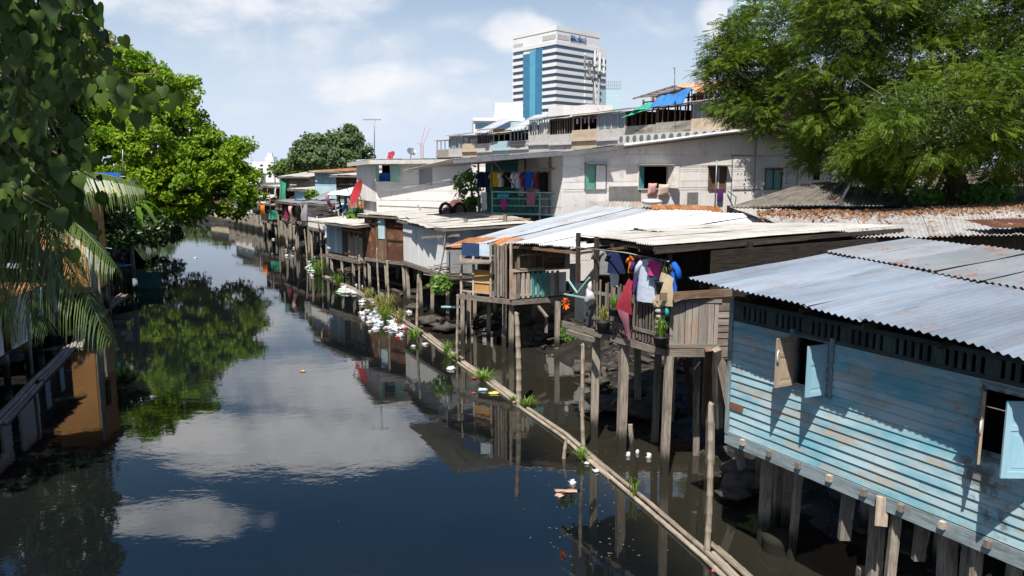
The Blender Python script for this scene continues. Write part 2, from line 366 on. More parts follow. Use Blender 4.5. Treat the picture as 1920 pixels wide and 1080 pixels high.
sky = T.n('ShaderNodeTexSky', sky_type='NISHITA'); sky.sun_disc = False; sky.sun_elevation = ELEV; sky.sun_rotation = math.atan2(SUN.x, SUN.y)
sky.air_density = 1.15; sky.dust_density = 1.6; sky.ozone_density = 1.6; sky.altitude = 0
tc = T.n('ShaderNodeTexCoord'); d = tc.outputs['Generated']
sp = T.n('ShaderNodeSeparateXYZ'); T.l(d, sp.inputs[0])
# cloud banks: where they stand (compass bearing and height), their breadth
yy = T.math('MAXIMUM', sp.outputs[1], .02)
uu = T.math('DIVIDE', sp.outputs[0], yy); vv = T.math('DIVIDE', sp.outputs[2], yy)
BANKS = [((480, 15), (330, 55), .75), ((590, 95), (170, 55), .62), ((690, 165), (150, 45), .75), ((570, 150), (110, 30), .6), ((975, 75), (75, 38), .95),
         ((880, 175), (120, 30), .4), ((480, 205), (70, 16), .5), ((860, 130), (60, 20), .5), ((1345, 45), (55, 45), .9), ((1230, 120), (50, 15), .35), ((800, 210), (200, 40), .6), ((640, 60), (300, 50), .45), ((700, 240), (260, 36), .5), ((1180, 60), (120, 40), .35),
         ((520, -215), (330, 66), 1.0), ((620, -110), (300, 85), .8), ((330, -385), (170, 48), .75), ((900, -60), (200, 60), .35), ((1500, -250), (400, 130), .7), ((-300, -150), (500, 160), .8)]
tot = None
for (px, py), (rx, ry), w in BANKS:
    cu, cv = (px-960)/FOC, (312-py)/FOC
    a = T.math('MULTIPLY', T.math('SUBTRACT', uu, cu), FOC/rx); b_ = T.math('MULTIPLY', T.math('SUBTRACT', vv, cv), FOC/ry)
    q = T.math('ADD', T.math('MULTIPLY', a, a), T.math('MULTIPLY', b_, b_))
    g = T.math('MULTIPLY', T.mapr(q, 0, 2.0, 1, 0), w)
    tot = g if tot is None else T.math('MAXIMUM', tot, g)
front = T.mapr(sp.outputs[1], .05, .3)
tot = T.math('MULTIPLY', tot, front)
mp = T.n('ShaderNodeMapping'); mp.inputs['Scale'].default_value = (1, 1, 1.7); T.l(d, mp.inputs[0])
n1 = T.noise(mp.outputs[0], 9.0, 9, .58, .25); n2 = T.noise(mp.outputs[0], 2.2, 4, .6)
rest = T.math('MULTIPLY', T.mapr(n2, .5, .7), T.math('SUBTRACT', 1.0, front))
cov = T.math('ADD', T.math('ADD', T.math('MULTIPLY', tot, .62), T.math('MULTIPLY', rest, .22)), T.math('MULTIPLY', T.math('SUBTRACT', n1, .5), 1.2))
den = T.mix(T.mapr(sp.outputs[2], .17, .3), T.mapr(cov, .12, .62), T.mapr(cov, .2, .42))
n3 = T.noise(mp.outputs[0], 14.0, 6, .6)
lit = T.mapr(T.math('ADD', cov, T.math('MULTIPLY', T.math('SUBTRACT', n3, .5), .9)), .2, .8)
ccol = T.mix(T.mapr(sp.outputs[2], .17, .3), T.mix(lit, (9.2, 9.7, 10.6, 1), (11.2, 11.1, 11.4, 1)), T.mix(lit, (9.5, 10, 11, 1), (17, 16.8, 16.8, 1)))
veil = T.mapr(sp.outputs[2], -.02, .40, .92, .0)
hsv = T.n('ShaderNodeHueSaturation'); hsv.inputs['Saturation'].default_value = 1.4; T.l(sky.outputs[0], hsv.inputs['Color'])
haze_c = T.mix(veil, hsv.outputs[0], (8.5, 9.7, 11.9, 1))
T.l(T.mix(T.math('MULTIPLY', den, .92), haze_c, ccol), bg.inputs[0])
SC.view_settings.view_transform = 'Standard'; SC.view_settings.look = 'None'; SC.view_settings.exposure = .52; SC.view_settings.gamma = 1
SC.cycles.max_bounces = 7; SC.cycles.transparent_max_bounces = 6; SC.cycles.diffuse_bounces = 3; SC.cycles.glossy_bounces = 4
SC.cycles.use_denoising = True; SC.cycles.use_adaptive_sampling = True; SC.cycles.adaptive_threshold = .02
SC.cycles.caustics_reflective = False; SC.cycles.caustics_refractive = False

# ------------------------------------------------------------------ canal, banks
RB = [(10, -60), (9.5, -20), (9, 4), (7.6, 9), (6.4, 13.5), (5.2, 17.5), (3.4, 24), (2.2, 28), (-.6, 33), (-3.6, 38), (-7.5, 45), (-13, 56), (-18.5, 69), (-27, 87), (-35, 97), (-58, 111), (-120, 128), (-3000, 430)]
LB = [(-17, -60), (-16, -5), (-15.8, 15), (-16.2, 22), (-18.2, 29), (-21.8, 38), (-25.5, 50), (-29.5, 60), (-34.5, 72), (-42, 85), (-55, 97), (-76, 105), (-120, 112), (-3000, 330)]
def offs(path, k):
    o = []
    for i, p in enumerate(path):
        a, b = V(path[max(i-1, 0)]), V(path[min(i+1, len(path)-1)]); t = (b-a).normalized(); o.append((p[0]+t.y*k, p[1]-t.x*k))
    return o
def dense(path, st):
    o = []
    for a, b in zip(path, path[1:]):
        n = max(1, min(60, int((V(b)-V(a)).length/st)))
        o += [tuple(V(a).lerp(V(b), k/n)) for k in range(n)]
    return o+[path[-1]]
Tm = NT('canal_water'); b = Tm.n('ShaderNodeBsdfPrincipled'); Tm.l(b.outputs[0], Tm.out.inputs[0])
tcw = Tm.n('ShaderNodeTexCoord'); mw = Tm.n('ShaderNodeMapping'); mw.inputs['Scale'].default_value = (1, 1.5, 1); Tm.l(tcw.outputs['Object'], mw.inputs[0])
nA = Tm.noise(mw.outputs[0], .9, 4, .55, .3); nB = Tm.noise(mw.outputs[0], .1, 3, .6)
nC = Tm.noise(mw.outputs[0], 4.0, 2, .5)
spw = Tm.n('ShaderNodeSeparateXYZ'); Tm.l(tcw.outputs['Object'], spw.inputs[0]); silt = Tm.mapr(Tm.math('ADD', Tm.math('ADD', spw.outputs[0], Tm.math('MULTIPLY', spw.outputs[1], .364)), Tm.math('MULTIPLY', nB, 3.0)), 8.2, 10.6)
Tm.l(Tm.mix(silt, Tm.mix(Tm.mapr(nB, .35, .7), (.004, .006, .0075, 1), (.008, .009, .0085, 1)), (.021, .0195, .014, 1)), b.inputs['Base Color'])
b.inputs['Roughness'].default_value = .012; b.inputs['IOR'].default_value = 1.75
bp = Tm.n('ShaderNodeBump'); bp.inputs['Strength'].default_value = .42; bp.inputs['Distance'].default_value = .011
Tm.l(Tm.math('ADD', Tm.math('MULTIPLY', nA, Tm.mapr(nB, .4, .62, .3, 1.0)), Tm.math('MULTIPLY', nC, .12)), bp.inputs['Height']); Tm.l(bp.outputs[0], b.inputs['Normal'])
water = Tm.m
m = MB(); m.face([(-4000, -300, 0), (4000, -300, 0), (4000, 3500, 0), (-4000, 3500, 0)]); m.build('canal_water', water, kind='structure')
mud = mat('black_mud', (.022, .019, .015, 1), (.01, .009, .0075, 1), (.06, .052, .04, 1), .4, 1.6, (1, 1), .55, 0, .8, 0, .4, .9, uv=False, spots=(.2, .18, .16, 1), samt=.4, sscale=5)
earth = mat('dusty_earth', (.15, .125, .09, 1), (.09, .075, .055, 1), None, 0, .8, (1, 1), .95, 0, .3, 0, .2, uv=False)
def bank(path, side, name):
    pp = dense(path[:-1], .45)
    prof = [(-.6, -.5), (0, -.02), (.5, .16), (1.2, .34), (2.2, .55), (3.4, .72)]
    rows = [offs(pp, k*side) for k, z in prof]; vs = []; fs = []
    for i in range(len(pp)):
        for j, (k, z) in enumerate(prof):
            x, y = rows[j][i]; q = V((x, y, 0))
            h = z+(mnoise.noise(q*.7)*.30+mnoise.noise(q*2.3)*.16+mnoise.noise(q*6)*.06)*(1 if 0 < j < 5 else .25)
            vs.append((x, y, h))
    n = len(prof)
    for i in range(len(pp)-1):
        for j in range(n-1): a = i*n+j; f = (a, a+1, a+n+1, a+n); fs.append(f if side < 0 else f[::-1])
    mm = MB(); mm.idx(vs, fs, None, True); mm.build(name, mud, kind='structure')
    edge = [(rows[-2][i][0], rows[-2][i][1]) for i in range(len(pp))]
    return edge
eR = bank(RB, 1, 'mud_bank'); eL = bank(LB, -1, 'mud_bank')
def land(edge, corners, name):
    pts = [V((x, y, .52)) for x, y in edge]+[V((x, y, .52)) for x, y in corners]
    tris = tessellate_polygon([pts]); mm = MB(); mm.idx(pts, [tuple(t) for t in tris], None, False)
    o = mm.build(name, earth, kind='structure')
    bm = bmesh.new(); bm.from_mesh(o.data); bmesh.ops.recalc_face_normals(bm, faces=bm.faces)
    if sum(f.normal.z for f in bm.faces) < 0: bmesh.ops.reverse_faces(bm, faces=bm.faces)
    bm.to_mesh(o.data); bm.free()
land(eR, [(-3900, 640), (-3900, 3400), (3900, 3400), (3900, -60)], 'ground')
land(eL, [(-3900, 420), (-3900, -60)], 'ground')
# ------------------------------------------------------------------ blue weatherboard house (nearest, right)
A_ = Fr((3.92, 13.85), (.477, -.879))
A_.i = V((.879, .477, 0))
OX = (3.92, 13.85, 0)
hA = thing('stilt_house', OX, 'faded blue weatherboard house on stilts under a pale blue tin roof', 'house', 'stilt houses along the right bank')
w1 = A_.hit(1496, 628), A_.hit(1550, 738)
wa0, wa1 = w1[0][0], w1[1][0]; wz0, wz1 = A_.hit(1496, 720)[1], A_.hit(1496, 630)[1]
v0 = A_.hit(1848, 720); v1 = A_.hit(1848, 852)
va0, va1 = v0[0], v0[0]+.85; vz0, vz1 = v1[1], v0[1]
ZF, ZT = 2.28, 4.34
holes = [(wa0, wa1, wz0, wz1), (va0, va1, vz0, vz1)]
LEN = 9.4
m = MB(); m.boards(A_, 0, LEN, ZF, ZT, .142, holes, t=.022, jit=.008); m.build('weatherboard_wall', blue_board, hA)
m = MB(); m.box(A_, .03, .36, -.05, -.02, ZF+.43, ZF+.56); m.build('broken_board', plain('red_brown_board', (.22, .1, .065, 1)), hA)
m = MB()
x = .05
while x < LEN-.4:                                   # ventilation slots under the eave
    for k in range(5): m.vbox(A_, x, x+(.062 if k else .2), -.02, .01, ZT+.0, ZT+.27); x += (.062 if k else .2)+.058
m.box(A_, 0, LEN, -.03, .015, ZT-.03, ZT+.03); m.box(A_, 0, LEN, -.025, .03, ZT+.26, ZT+.33)
m.build('vent_slats', vent_board, hA)
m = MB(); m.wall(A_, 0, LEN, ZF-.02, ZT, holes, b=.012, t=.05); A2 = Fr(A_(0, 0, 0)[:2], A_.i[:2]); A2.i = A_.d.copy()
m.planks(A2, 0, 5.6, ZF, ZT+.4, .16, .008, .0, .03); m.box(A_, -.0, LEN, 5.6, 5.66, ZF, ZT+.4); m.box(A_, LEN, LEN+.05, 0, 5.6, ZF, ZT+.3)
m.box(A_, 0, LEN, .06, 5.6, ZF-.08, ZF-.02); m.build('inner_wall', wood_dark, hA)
for q in ((-.05, .04, ZF-.05, ZT+.33), (wa0-.12, wa0-.05, wz0-.06, wz1+.1), (wa1+.05, wa1+.12, wz0-.06, wz1+.1)): m = MB(); m.vbox(A_, q[0], q[1], -.057, .03, q[2], q[3]); m.build('trim_board', beam_blue, hA)
def shutter(par, name, fr, a, b, ang, w, z0, z1, mt, hm=None, t=.03):
    """panelled shutter leaf hinged at (a,b), swung to angle ang in the wall frame"""
    f2 = Fr(fr(a, b, 0)[:2], (fr.d*math.cos(ang)-fr.i*math.sin(ang))[:2]); mm = MB(); h = z1-z0
    for q in ((0, .07), (w-.07, w)): mm.vbox(f2, q[0], q[1], -t/2, t/2, z0, z1)
    for q in ((z0, z0+.08), (z0+h*.62, z0+h*.62+.07), (z1-.08, z1)): mm.box(f2, .07, w-.07, -t/2, t/2, q[0], q[1])
    mm.vbox(f2, .07, w-.07, -t/4, t/4, z0+.08, z1-.08)
    mm.vbox(f2, .11, w-.11, -t/2.6, t/2.6, z0+.13, z0+h*.62-.05)
    return mm.build(name, mt, par)
def window(par, fr, a0, a1, z0, z1, mt=None, d=.06, w=.05, hood=0.0, mid=False):
    mm = MB(); mm.vbox(fr, a0-w, a0, -d/2, d, z0-w, z1+w); mm.vbox(fr, a1, a1+w, -d/2, d, z0-w, z1+w)
    mm.box(fr, a0, a1, -d/2, d, z1, z1+w); mm.box(fr, a0-.02, a1+.02, -d, d, z0-w, z0)
    if mid: mm.vbox(fr, (a0+a1)/2-w/2, (a0+a1)/2+w/2, -d/3, d, z0, z1)
    if hood: mm.box(fr, a0-.12, a1+.12, -hood, .02, z1+w+.03, z1+w+.06)
    return mm.build('window', mt or frame_white, par)
wf = window(hA, A_, wa0, wa1, wz0, wz1, beam_blue)
s1 = shutter(wf, 'shutter', A_, wa0, -.05, math.radians(92), .40, wz0-.02, wz1, tan_shutter); s1['label'] = 'bare tan shutter leaf'
s2 = shutter(wf, 'shutter', A_, wa1, -.05, math.radians(93), .40, wz0-.02, wz1, blue_shutter)
wf2 = window(hA, A_, va0, va1, vz0, vz1, beam_blue)
shutter(wf2, 'shutter', A_, va0, -.05, math.radians(56), .40, vz0-.02, vz1, tan_shutter)
shutter(wf2, 'shutter', A_, va1, -.05, math.radians(120), .55, vz0-.04, vz1, blue_shutter)
for q, nm in ((A_(va0+.2, -.36, (vz0+vz1)/2), 'handle'), (A_(wa0+.01, -.42, (wz0+wz1)/2+.1), 'handle')): m = MB(); m.tube([q+V((0, .0, -.1)), q+V((-.03, -.04, -.07)), q+V((-.03, -.04, .07)), q+V((0, 0, .1))], .012, 6); m.build(nm, metal_white, wf2 if nm and q.y < 12 else wf)
# roof: two courses of pale blue tin
E0 = A_(-.57, -.58, 5.04); e1 = A_(LEN+.3, -.86, 4.70); rdir = A_.i; r0 = E0+rdir*6.1+V((0, 0, .42)); r1 = e1+rdir*6.1+V((0, 0, .42))
M0 = E0.lerp(r0, .6); M1 = e1.lerp(r1, .46)
m = MB(); m.roofing(E0, e1, M1, M0, .118, .017, .9, 7, .05, .035, 6, .01); m.build('tin_roof', roof_blue, hA)
up = V((0, 0, .035))
m = MB(); m.roofing(M0-rdir*.15+up, M1-rdir*.25+up, r1+up, r0+up, .118, .017, .9, 7, .05, .03, 5, .01); o = m.build('tin_roof', roof_grey, hA); o['label'] = 'duller grey upper course of tin'
m = MB()
for t in (.12, .5, .9): m.bar(E0.lerp(r0, t)-up*2.4, e1.lerp(r1, t)-up*2.4, .05, .08)
for k in range(9): m.bar(E0.lerp(e1, (k+.2)/9)-up*3.6+rdir*.1, r0.lerp(r1, (k+.2)/9)-up*3.6-rdir*.1, .045, .08)
m.build('rafter', wood_dark, hA)
m = MB(); m.box(A_, -.05, LEN, -.045, .03, ZF-.24, ZF-.02)
m.build('rim_beam', beam_blue, hA)
for k in range(9):
    a = .42+k*.62; mm = MB(); mm.box(Fr(A_(a, 0, 0)[:2], A_.i[:2]), -.11, 1.2, -.04, .04, ZF-.13, ZF-.03); mm.build('joist', wood_grey if k % 3 else wood_pale, hA)
mm = MB(); q = A_(3.2, -.05, ZF-.12); mm.bar(q+V((0, 0, .08)), q-V((0, 0, .36)), .17, .07); mm.build('joist', wood_pale, hA)
def post(par, top, foot, w=.13, mt=None, round_=False, taper=1.0):
    mm = MB(); top, foot = V(top), V(foot); foot = foot.copy(); d = (foot-top); 
    foot = top+d*((top.z+.6)/max(.2, top.z-foot.z)) if foot.z <= .01 else foot
    if round_:
        n = 5; pts = [top.lerp(foot, k/n)+V((R.uniform(-1, 1), R.uniform(-1, 1), 0))*w*.07*(0 < k < n) for k in range(n+1)]
        mm.tube(pts, [w/2*(1-.1*(1-k/n)) for k in range(n+1)], 9)
    else: mm.bar(top, foot, w, w*R.uniform(.75, 1), (R.uniform(-.3, .3), 1, 0), taper)
    return mm.build('post', mt or wood_post, par)
def aof(px, py): return A_.hit(px, py)[0]
for tp, ft, b_, w in [((1432, 850), (1430, 1022), .7, .17), ((1470, 862), (1474, 1005), .62, .2), ((1452, 862), (1455, 1000), .75, .13), ((1494, 872), (1483, 1050), .25, .12)]:
    f = W(*ft); t = A_(aof(*tp), b_, ZF-.2); t = V((f.x+(tp[0]-ft[0])*.008, f.y+.02, ZF-.2)); post(hA, t, f, w)
for px, py, b_, w, lean in [(1612, 935, .45, .19, 0), (1672, 955, .12, .13, -.06), (1745, 985, .4, .19, .1), (1795, 1010, .35, .2, 0), (1822, 1020, .15, .12, 0), (1872, 1045, .4, .15, -.03), (1915, 1060, .5, .16, .05)]:
    a = aof(px, py); t = A_(a, b_, ZF-.2); post(hA, t, A_(a+lean, b_, 0), w)
for a, b_ in [(1.0, 2.6), (2.6, 2.5), (4.2, 2.7), (5.6, 2.4), (.6, 4.4), (3.2, 4.4), (5, 4.3)]: post(hA, A_(a, b_, ZF-.1), A_(a+R.uniform(-.1, .1), b_, 0), .17)
for px, py, ln, w in [(1568, 905, .95, .18), (1706, 970, .72, .16)]:
    a = aof(px, py); t = A_(a, .3, ZF-.2); mm = MB(); mm.bar(t, t-V((.02, 0, ln)), w, .1, (0, 1, 0)); mm.bar(t+V((.05, .0, -.05)), t-V((.0, .02, ln*.6)), w*.8, .14, (.2, 1, 0)); o = mm.build('post', wood_grey, hA); o['label'] = 'broken post stub hanging short of the water'
f = A_(aof(1583, 905), .55, -.5); mm = MB(); mm.bar(f, f+V((.03, 0, 1.15)), .2, .2, (0, 1, 0), .8); o = mm.build('post', wood_post, hA); o['label'] = 'rotten post stump'
mm = MB(); mm.bar(A_(aof(1402, 835), .3, ZF-.2), W(1424, 905, .7), .15, .12); mm.build('brace', wood_grey, hA)
mm = MB(); mm.bar(A_(4.05, .3, .9), A_(4.6, .35, 1.55), .1, .09); mm.build('brace', wood_pale, hA)
q = W(1459, 1030); mm = MB(); mm.tube([q+V((0, 0, z)) for z in (-.5, .02, .05, .18, .2, .3, .34)], [.3, .3, .31, .3, .31, .29, .2], 14); mm.build('pile_collar', concrete_bank, hA)

# ------------------------------------------------------------------ open laundry balcony house
zb = 3.0
b0 = W(1112, 614, zb); b1 = W(1250, 652, zb); B_ = Fr(b0[:2], (b1-b0)[:2]); LB_ = (b1-b0).length
B_.i = V((-B_.d.y, B_.d.x, 0)); 
if B_.i.x < 0: B_.i = -B_.i
b2 = W(1366, 652, zb); E_ = Fr(b1[:2], (b2-b1)[:2]); LE_ = (b2-b1).length; E_.i = V((-E_.d.y, E_.d.x, 0))
hB = thing('stilt_house', b1, 'open grey wooden house with a laundry balcony next to the blue house', 'house', 'stilt houses along the right bank')
m = MB(); m.box(B_, -1.3, LB_, -.04, .06, zb-.2, zb-.04); m.box(E_, 0, LE_+.3, -.05, .05, zb-.2, zb-.02); m.build('floor_beam', wood_grey, hB)
m = MB()
for k in range(int((LB_+1.3)/.28)): m.box(B_, LB_-.02-.28*(k+1), LB_-.02-.28*k-.02, -.02+R.uniform(-.05, .05), 4.4, zb-.045, zb-.01)
m.build('floor', wood_dark, hB)
m = MB(); m.planks(B_, .05, LB_-.05, zb+.02, zb+1.18, .115, .052, -.02, .02, .07, .03, .06); m.box(B_, 0, LB_, -.05, -.02, zb+.22, zb+.3); m.box(B_, 0, LB_, 0, .03, zb+.86, zb+.94); m.build('railing', wood_grey, hB)
m = MB(); m.planks(E_, .05, LE_-.25, zb+.0, zb+1.1, .17, .012, -.02, .025, .05, .01); m.box(E_, 0, LE_-.2, -.045, -.02, zb+1.02, zb+1.1); m.box(E_, 0, LE_-.2, -.05, -.02, zb, zb+.09); m.build('plank_screen', mat('silver_plank', (.3, .27, .24, 1), (.2, .175, .15, 1), (.3, .13, .05, 1), .45, 2, (14, .8), .9, bump=.4, isl=.3), hB)
m = MB(); m.boards(E_, LE_-.26, LE_+.35, zb-.25, zb+1.0, .16, b=.0); m.build('plank_wall', wood_grey, hB)
m = MB(); m.sheet(B_(-.02, .02, zb-.12), B_(-1.25, .35, zb-.25), B_(-1.25, .35, zb+.95), B_(-.02, .02, zb+1.12), .16, .02, 2); m.build('tin_screen', tin_dark, hB)
m = MB(); m.planks(B_, -1.2, LB_+.3, zb, zb+2.3, .17, .006, 2.3, .03); B2 = Fr(B_(LB_+.1, 0, 0)[:2], B_.i[:2]); B2.i = B_.d.copy()
m.boards(B2, 2.4, 9.5, zb, zb+2.2, .2, b=-.3); m.box(B2, .9, 9, .25, .3, zb, zb+2.15); m.build('plank_wall', wood_dark, hB)
o = m
m = MB()
for a, b_ in [(.02, .05), (LB_-.05, .05), (LB_-.05, 2.2), (.1, 2.2), (-1.2, .4), (-1.2, 2.2)]: m2 = MB(); m2.vbox(B_, a-.045, a+.045, b_-.045, b_+.045, zb, zb+2.28); m2.build('roof_post', wood_dark, hB)
# grey roof
c0 = P(1080, 440, 21.2); c1 = P(1228, 459, 17.0); ii = B_.i
m = MB(); m.roofing(c1, c0, c0+ii*6+V((0, 0, .1)), c1+ii*9+V((0, 0, .06)), .12, .015, .9, 6, .05, .03, 5); m.build('tin_roof', roof_cement, hB)
m = MB(); m.bar(c1-V((0, 0, .1))+ii*.1, c0-V((0, 0, .1))+ii*.1, .06, .09); m.bar(c1-V((.02, 0, .1)), c1+ii*9-V((0, 0, .06)), .05, .1)
for k in range(7): q = c1.lerp(c0, k/6); m.bar(q-V((0, 0, .16)), q+ii*5-V((0, 0, .1)), .05, .08)
m.build('rafter', wood_dark, hB)
m = MB(); q0 = B_(LB_+.15, -.25, zb+1.2); q1 = W(1372, 548, zb+1.25); m.bar(q0-(q1-q0).normalized()*.1, q1, .05, .17); m.build('beam', wood_brown, hB)
for (tx, ty), (fx, fy), w in [((1118, 618), (1113, 822), .2), ((1166, 640), (1164, 850), .2), ((1248, 660), (1245, 892), .17)]:
    f = W(fx, fy); post(hB, (f.x+.03, f.y-.02, zb-.18), f, w)
for a, b_, w in [(.9, 1.4, .16), (2.0, 1.6, .15), (LB_-.1, 1.5, .17), (-1.1, 1.0, .16), (.2, 2.6, .17), (1.7, 3, .18), (-1.1, 2.4, .16)]: post(hB, B_(a, b_, zb-.1), B_(a+R.uniform(-.15, .15), b_, 0), w, wood_grey)
post(hB, W(1328, 655, zb), W(1322, 795, .8), .15, wood_brown); post(hB, W(1343, 655, zb), W(1347, 800, .9), .17); 
mm = MB(); mm.bar(W(1350, 668, zb-.2), W(1392, 880, .35), .17, .13); mm.build('brace', wood_grey, hB)
mm = MB(); mm.bar(W(1285, 672, 2.7), W(1300, 780, .6), .12, .1); mm.build('brace', wood_dark, hB)
mm = MB(); mm.bar(B_(-.9, -.15, zb-.25), B_(.35, -.25, zb-.22), .09, .12); mm.build('ledge', wood_grey, hB)

# ------------------------------------------------------------------ teal slat shack
zc = 2.12
c_n = W(961, 561, zc); c_l = W(866, 551, zc); c_r = W(1068, 553, zc)
CL = Fr(c_n[:2], (c_l-c_n)[:2], True); CR = Fr(c_n[:2], (c_r-c_n)[:2]); 
if CL.i.x < 0: CL.i = -CL.i
if CR.i.y < 0: CR.i = -CR.i
LL, LR = (c_l-c_n).length, (c_r-c_n).length
hC = thing('stilt_house', c_n, 'patchwork wooden shack on stilts with a railing of cream and teal slats', 'house', 'stilt houses along the right bank')
m = MB(); m.box(CL, 0, LL+.1, -.05, .05, zc-.2, zc-.02); m.box(CR, -.05, LR+.2, -.06, .06, zc-.22, zc-.03); m.build('floor_beam', wood_grey, hC)
m = MB(); m.hexa([c_n+V((0, .05, -.05)), c_r+V((0, .05, -.05)), c_r+V((1.2, 4, -.05)), c_l+V((1.5, 3, -.05)), c_n+V((0, .05, -.01)), c_r+V((0, .05, -.01)), c_r+V((1.2, 4, -.01)), c_l+V((1.5, 3, -.01))]); m.build('floor', wood_dark, hC)
sl_c = [wood_grey, wood_pale, wood_pale, wood_teal, wood_teal, wood_teal, wood_teal, wood_pale, wood_grey]
for k, mt in enumerate(sl_c):
    a = .14+k*.205; m = MB(); l = R.uniform(-.02, .02); f2 = CR; m.hexa([f2(a, -.08, zc+.02), f2(a+.12, -.08, zc+.02), f2(a+.12, -.06, zc+.02), f2(a, -.06, zc+.02), f2(a+l, -.08, zc+.99+l), f2(a+.12+l, -.08, zc+.99-l), f2(a+.12+l, -.06, zc+.99), f2(a+l, -.06, zc+.99)]); o = m.build('slat', mt, hC)
    if mt is wood_teal: o['label'] = 'teal painted slat'
m = MB(); m.box(CR, 0, LR, -.055, -.02, zc+.1, zc+.17); m.box(CR, -.02, LR, -.11, .0, zc+1.02, zc+1.07); m.build('handrail', wood_pale, hC)
m = MB(); m.box(CR, .1, LR-.15, .02, .05, zc+.02, zc+.9); m.build('lining', plain('white_lining', (.6, .58, .54, 1)), hC)
m = MB(); m.vbox(CR, -.12, .12, -.07, .03, zc, zc+1.12); m.build('peeling_panel', mat('peeling_ply', (.4, .33, .26, 1), (.3, .17, .1, 1), (.55, .52, .48, 1), .6, 4, (2, 1), .9, bump=.4), hC)
m = MB(); m.planks(CR, .0, LR+.1, zc+1.05, zc+2.0, .14, .01, .25, .03, .05, .02, .05); m.planks(CR, .3, 1.2, zc+1.15, zc+1.6, .1, .015, .1, .02); m.boards(CR, 1.25, LR, zc+1.05, zc+1.9, .2, b=.16); m.build('plank_wall', wood_brown, hC)
wf = window(hC, CR, .28, 1.22, zc+1.14, zc+1.6, wood_grey, .12, .06)
m = MB(); m.vbox(CR, LR-.22, LR-.0, -.0, .03, zc+1.07, zc+1.95); o = m.build('panel', panel_grey, hC); 
m = MB(); m.sheet(CR(LR+.02, .05, zc+.1), CR(LR+.5, .05, zc+.1), CR(LR+.5, .05, zc+1.2), CR(LR+.02, .05, zc+1.2), .12, .02, 2); m.build('tin_screen', roof_grey, hC)
m = MB(); m.planks(CL, .25, .95, zc+.05, zc+2.0, .13, .03, .0, .03, .05, .02, .15); m.build('plank_wall', wood_grey, hC)
m = MB()
for a in (.05, .95, 1.75, LL): m.vbox(CL, a-.04, a+.04, -.06, .02, zc, zc+(2.1 if a < 1 else 1.5))
m.box(CL, .9, LL, -.05, -.02, zc+.1, zc+.17); m.box(CL, .9, LL, -.04, -.01, zc+.5, zc+.55)
m.build('frame', wood_pale, hC)
m = MB(); m.vbox(CL, 1.05, 1.75, .0, .02, zc+.12, zc+1.0); m.build('panel', plain('orange_board', (.55, .29, .09, 1)), hC)
m = MB(); m.planks(CL, 1.0, LL+.1, zc, zc+1.9, .2, .01, 1.2, .03); m.box(CL, 0, LL, 2.4, 2.44, zc, zc+2); m.build('inner_wall', wood_dark, hC)
m = MB(); m.hexa([CL(.9, -.25, zc+1.28), CL(2.3, -.3, zc+1.22), CL(2.3, .5, zc+1.5), CL(.9, .5, zc+1.5), CL(.9, -.25, zc+1.32), CL(2.3, -.3, zc+1.26), CL(2.3, .5, zc+1.54), CL(.9, .5, zc+1.54)]); m.bar(CL(.7, -.35, zc+1.36), CL(2.4, -.4, zc+1.18), .1, .05); m.build('awning', wood_grey, hC)
m = MB(); m.vbox(CL, .9, 1.45, -.06, -.03, zc+1.55, zc+2.0); m.build('window', plain('pale_blue_board', (.55, .66, .75, 1)), hC)
m = MB(); m.vbox(CL, 1.5, 2.3, -.02, .02, zc+1.5, zc+2.0); m.build('panel', plain('deep_blue_board', (.03, .06, .14, 1)), hC)
for (px, py), h, w in [((868, 640), .1, .17), ((879, 634), .5, .16), ((916, 645), .2, .16), ((945, 652), .15, .17), ((958, 662), .0, .17), ((1044, 660), .1, .18), ((1000, 620), .5, .15), ((890, 610), .5, .15)]:
    f = W(px, py); post(hC, (f.x+.02, f.y, zc-.15), f, w)
m = MB(); t = W(1025, 562, zc-.2); m.bar(t, t-V((0, 0, 1.3)), .12, .1); o = m.build('post', wood_grey, hC)
m = MB(); m.bar(W(1000, 562, zc-.15), W(1026, 595, 1.45), .09, .08); m.bar(W(890, 556, zc-.2), W(915, 570, zc-.4), .09, .08); m.build('brace', wood_grey, hC)
# the wide patchwork roof behind
R0 = P(836, 461, 32.3); R1 = P(975, 457, 29.0); R2 = P(1090, 469, 28.1)
T0 = P(1118, 386, 38.5); T1 = P(1240, 396, 36); T2 = P(1560, 412, 30)
m = MB(); m.roofing(R0, R1, T1, T0, .18, .024, .95, 5, .12, .05, 7, .02); m.build('tin_roof', roof_white, hC)
m = MB(); m.roofing(R1+V((-.1, -.15, .05)), R2+V((.1, 0, .05)), T2+V((0, 0, .05)), T1+V((0, 0, .05)), .22, .036, .9, 6, .1, .04, 7, .02); m.build('tin_roof', mat('new_white_zinc', (.68, .69, .7, 1), (.56, .57, .6, 1), (.42, .4, .37, 1), .45, 1.3, (1, .25), .5, 0, .06, .06, .4, .7, dstretch=(3, .3), spots=(.34, .2, .12, 1), samt=.3), hC)
m = MB(); m.roofing(P(830, 464, 32.2), P(950, 462, 29.3), P(985, 446, 30.2), P(880, 446, 33), .16, .014, .7, 5, .1, .04, 2); m.build('tin_roof', rust_orange, hC)
m = MB()
for k in range(5): m.bar(R0.lerp(R1, k/4)-V((0, 0, .1)), T0.lerp(T1, k/4)-V((0, 0, .1)), .06, .09)
for k in range(5): m.bar(R1.lerp(R2, k/4)-V((0, 0, .1)), T1.lerp(T2, k/4)-V((0, 0, .1)), .06, .09)
m.bar(R0-V((0, 0, .12)), R1-V((0, 0, .12)), .06, .1); m.bar(R1-V((0, 0, .12)), R2-V((0, 0, .12)), .06, .1); m.build('rafter', wood_brown, hC)
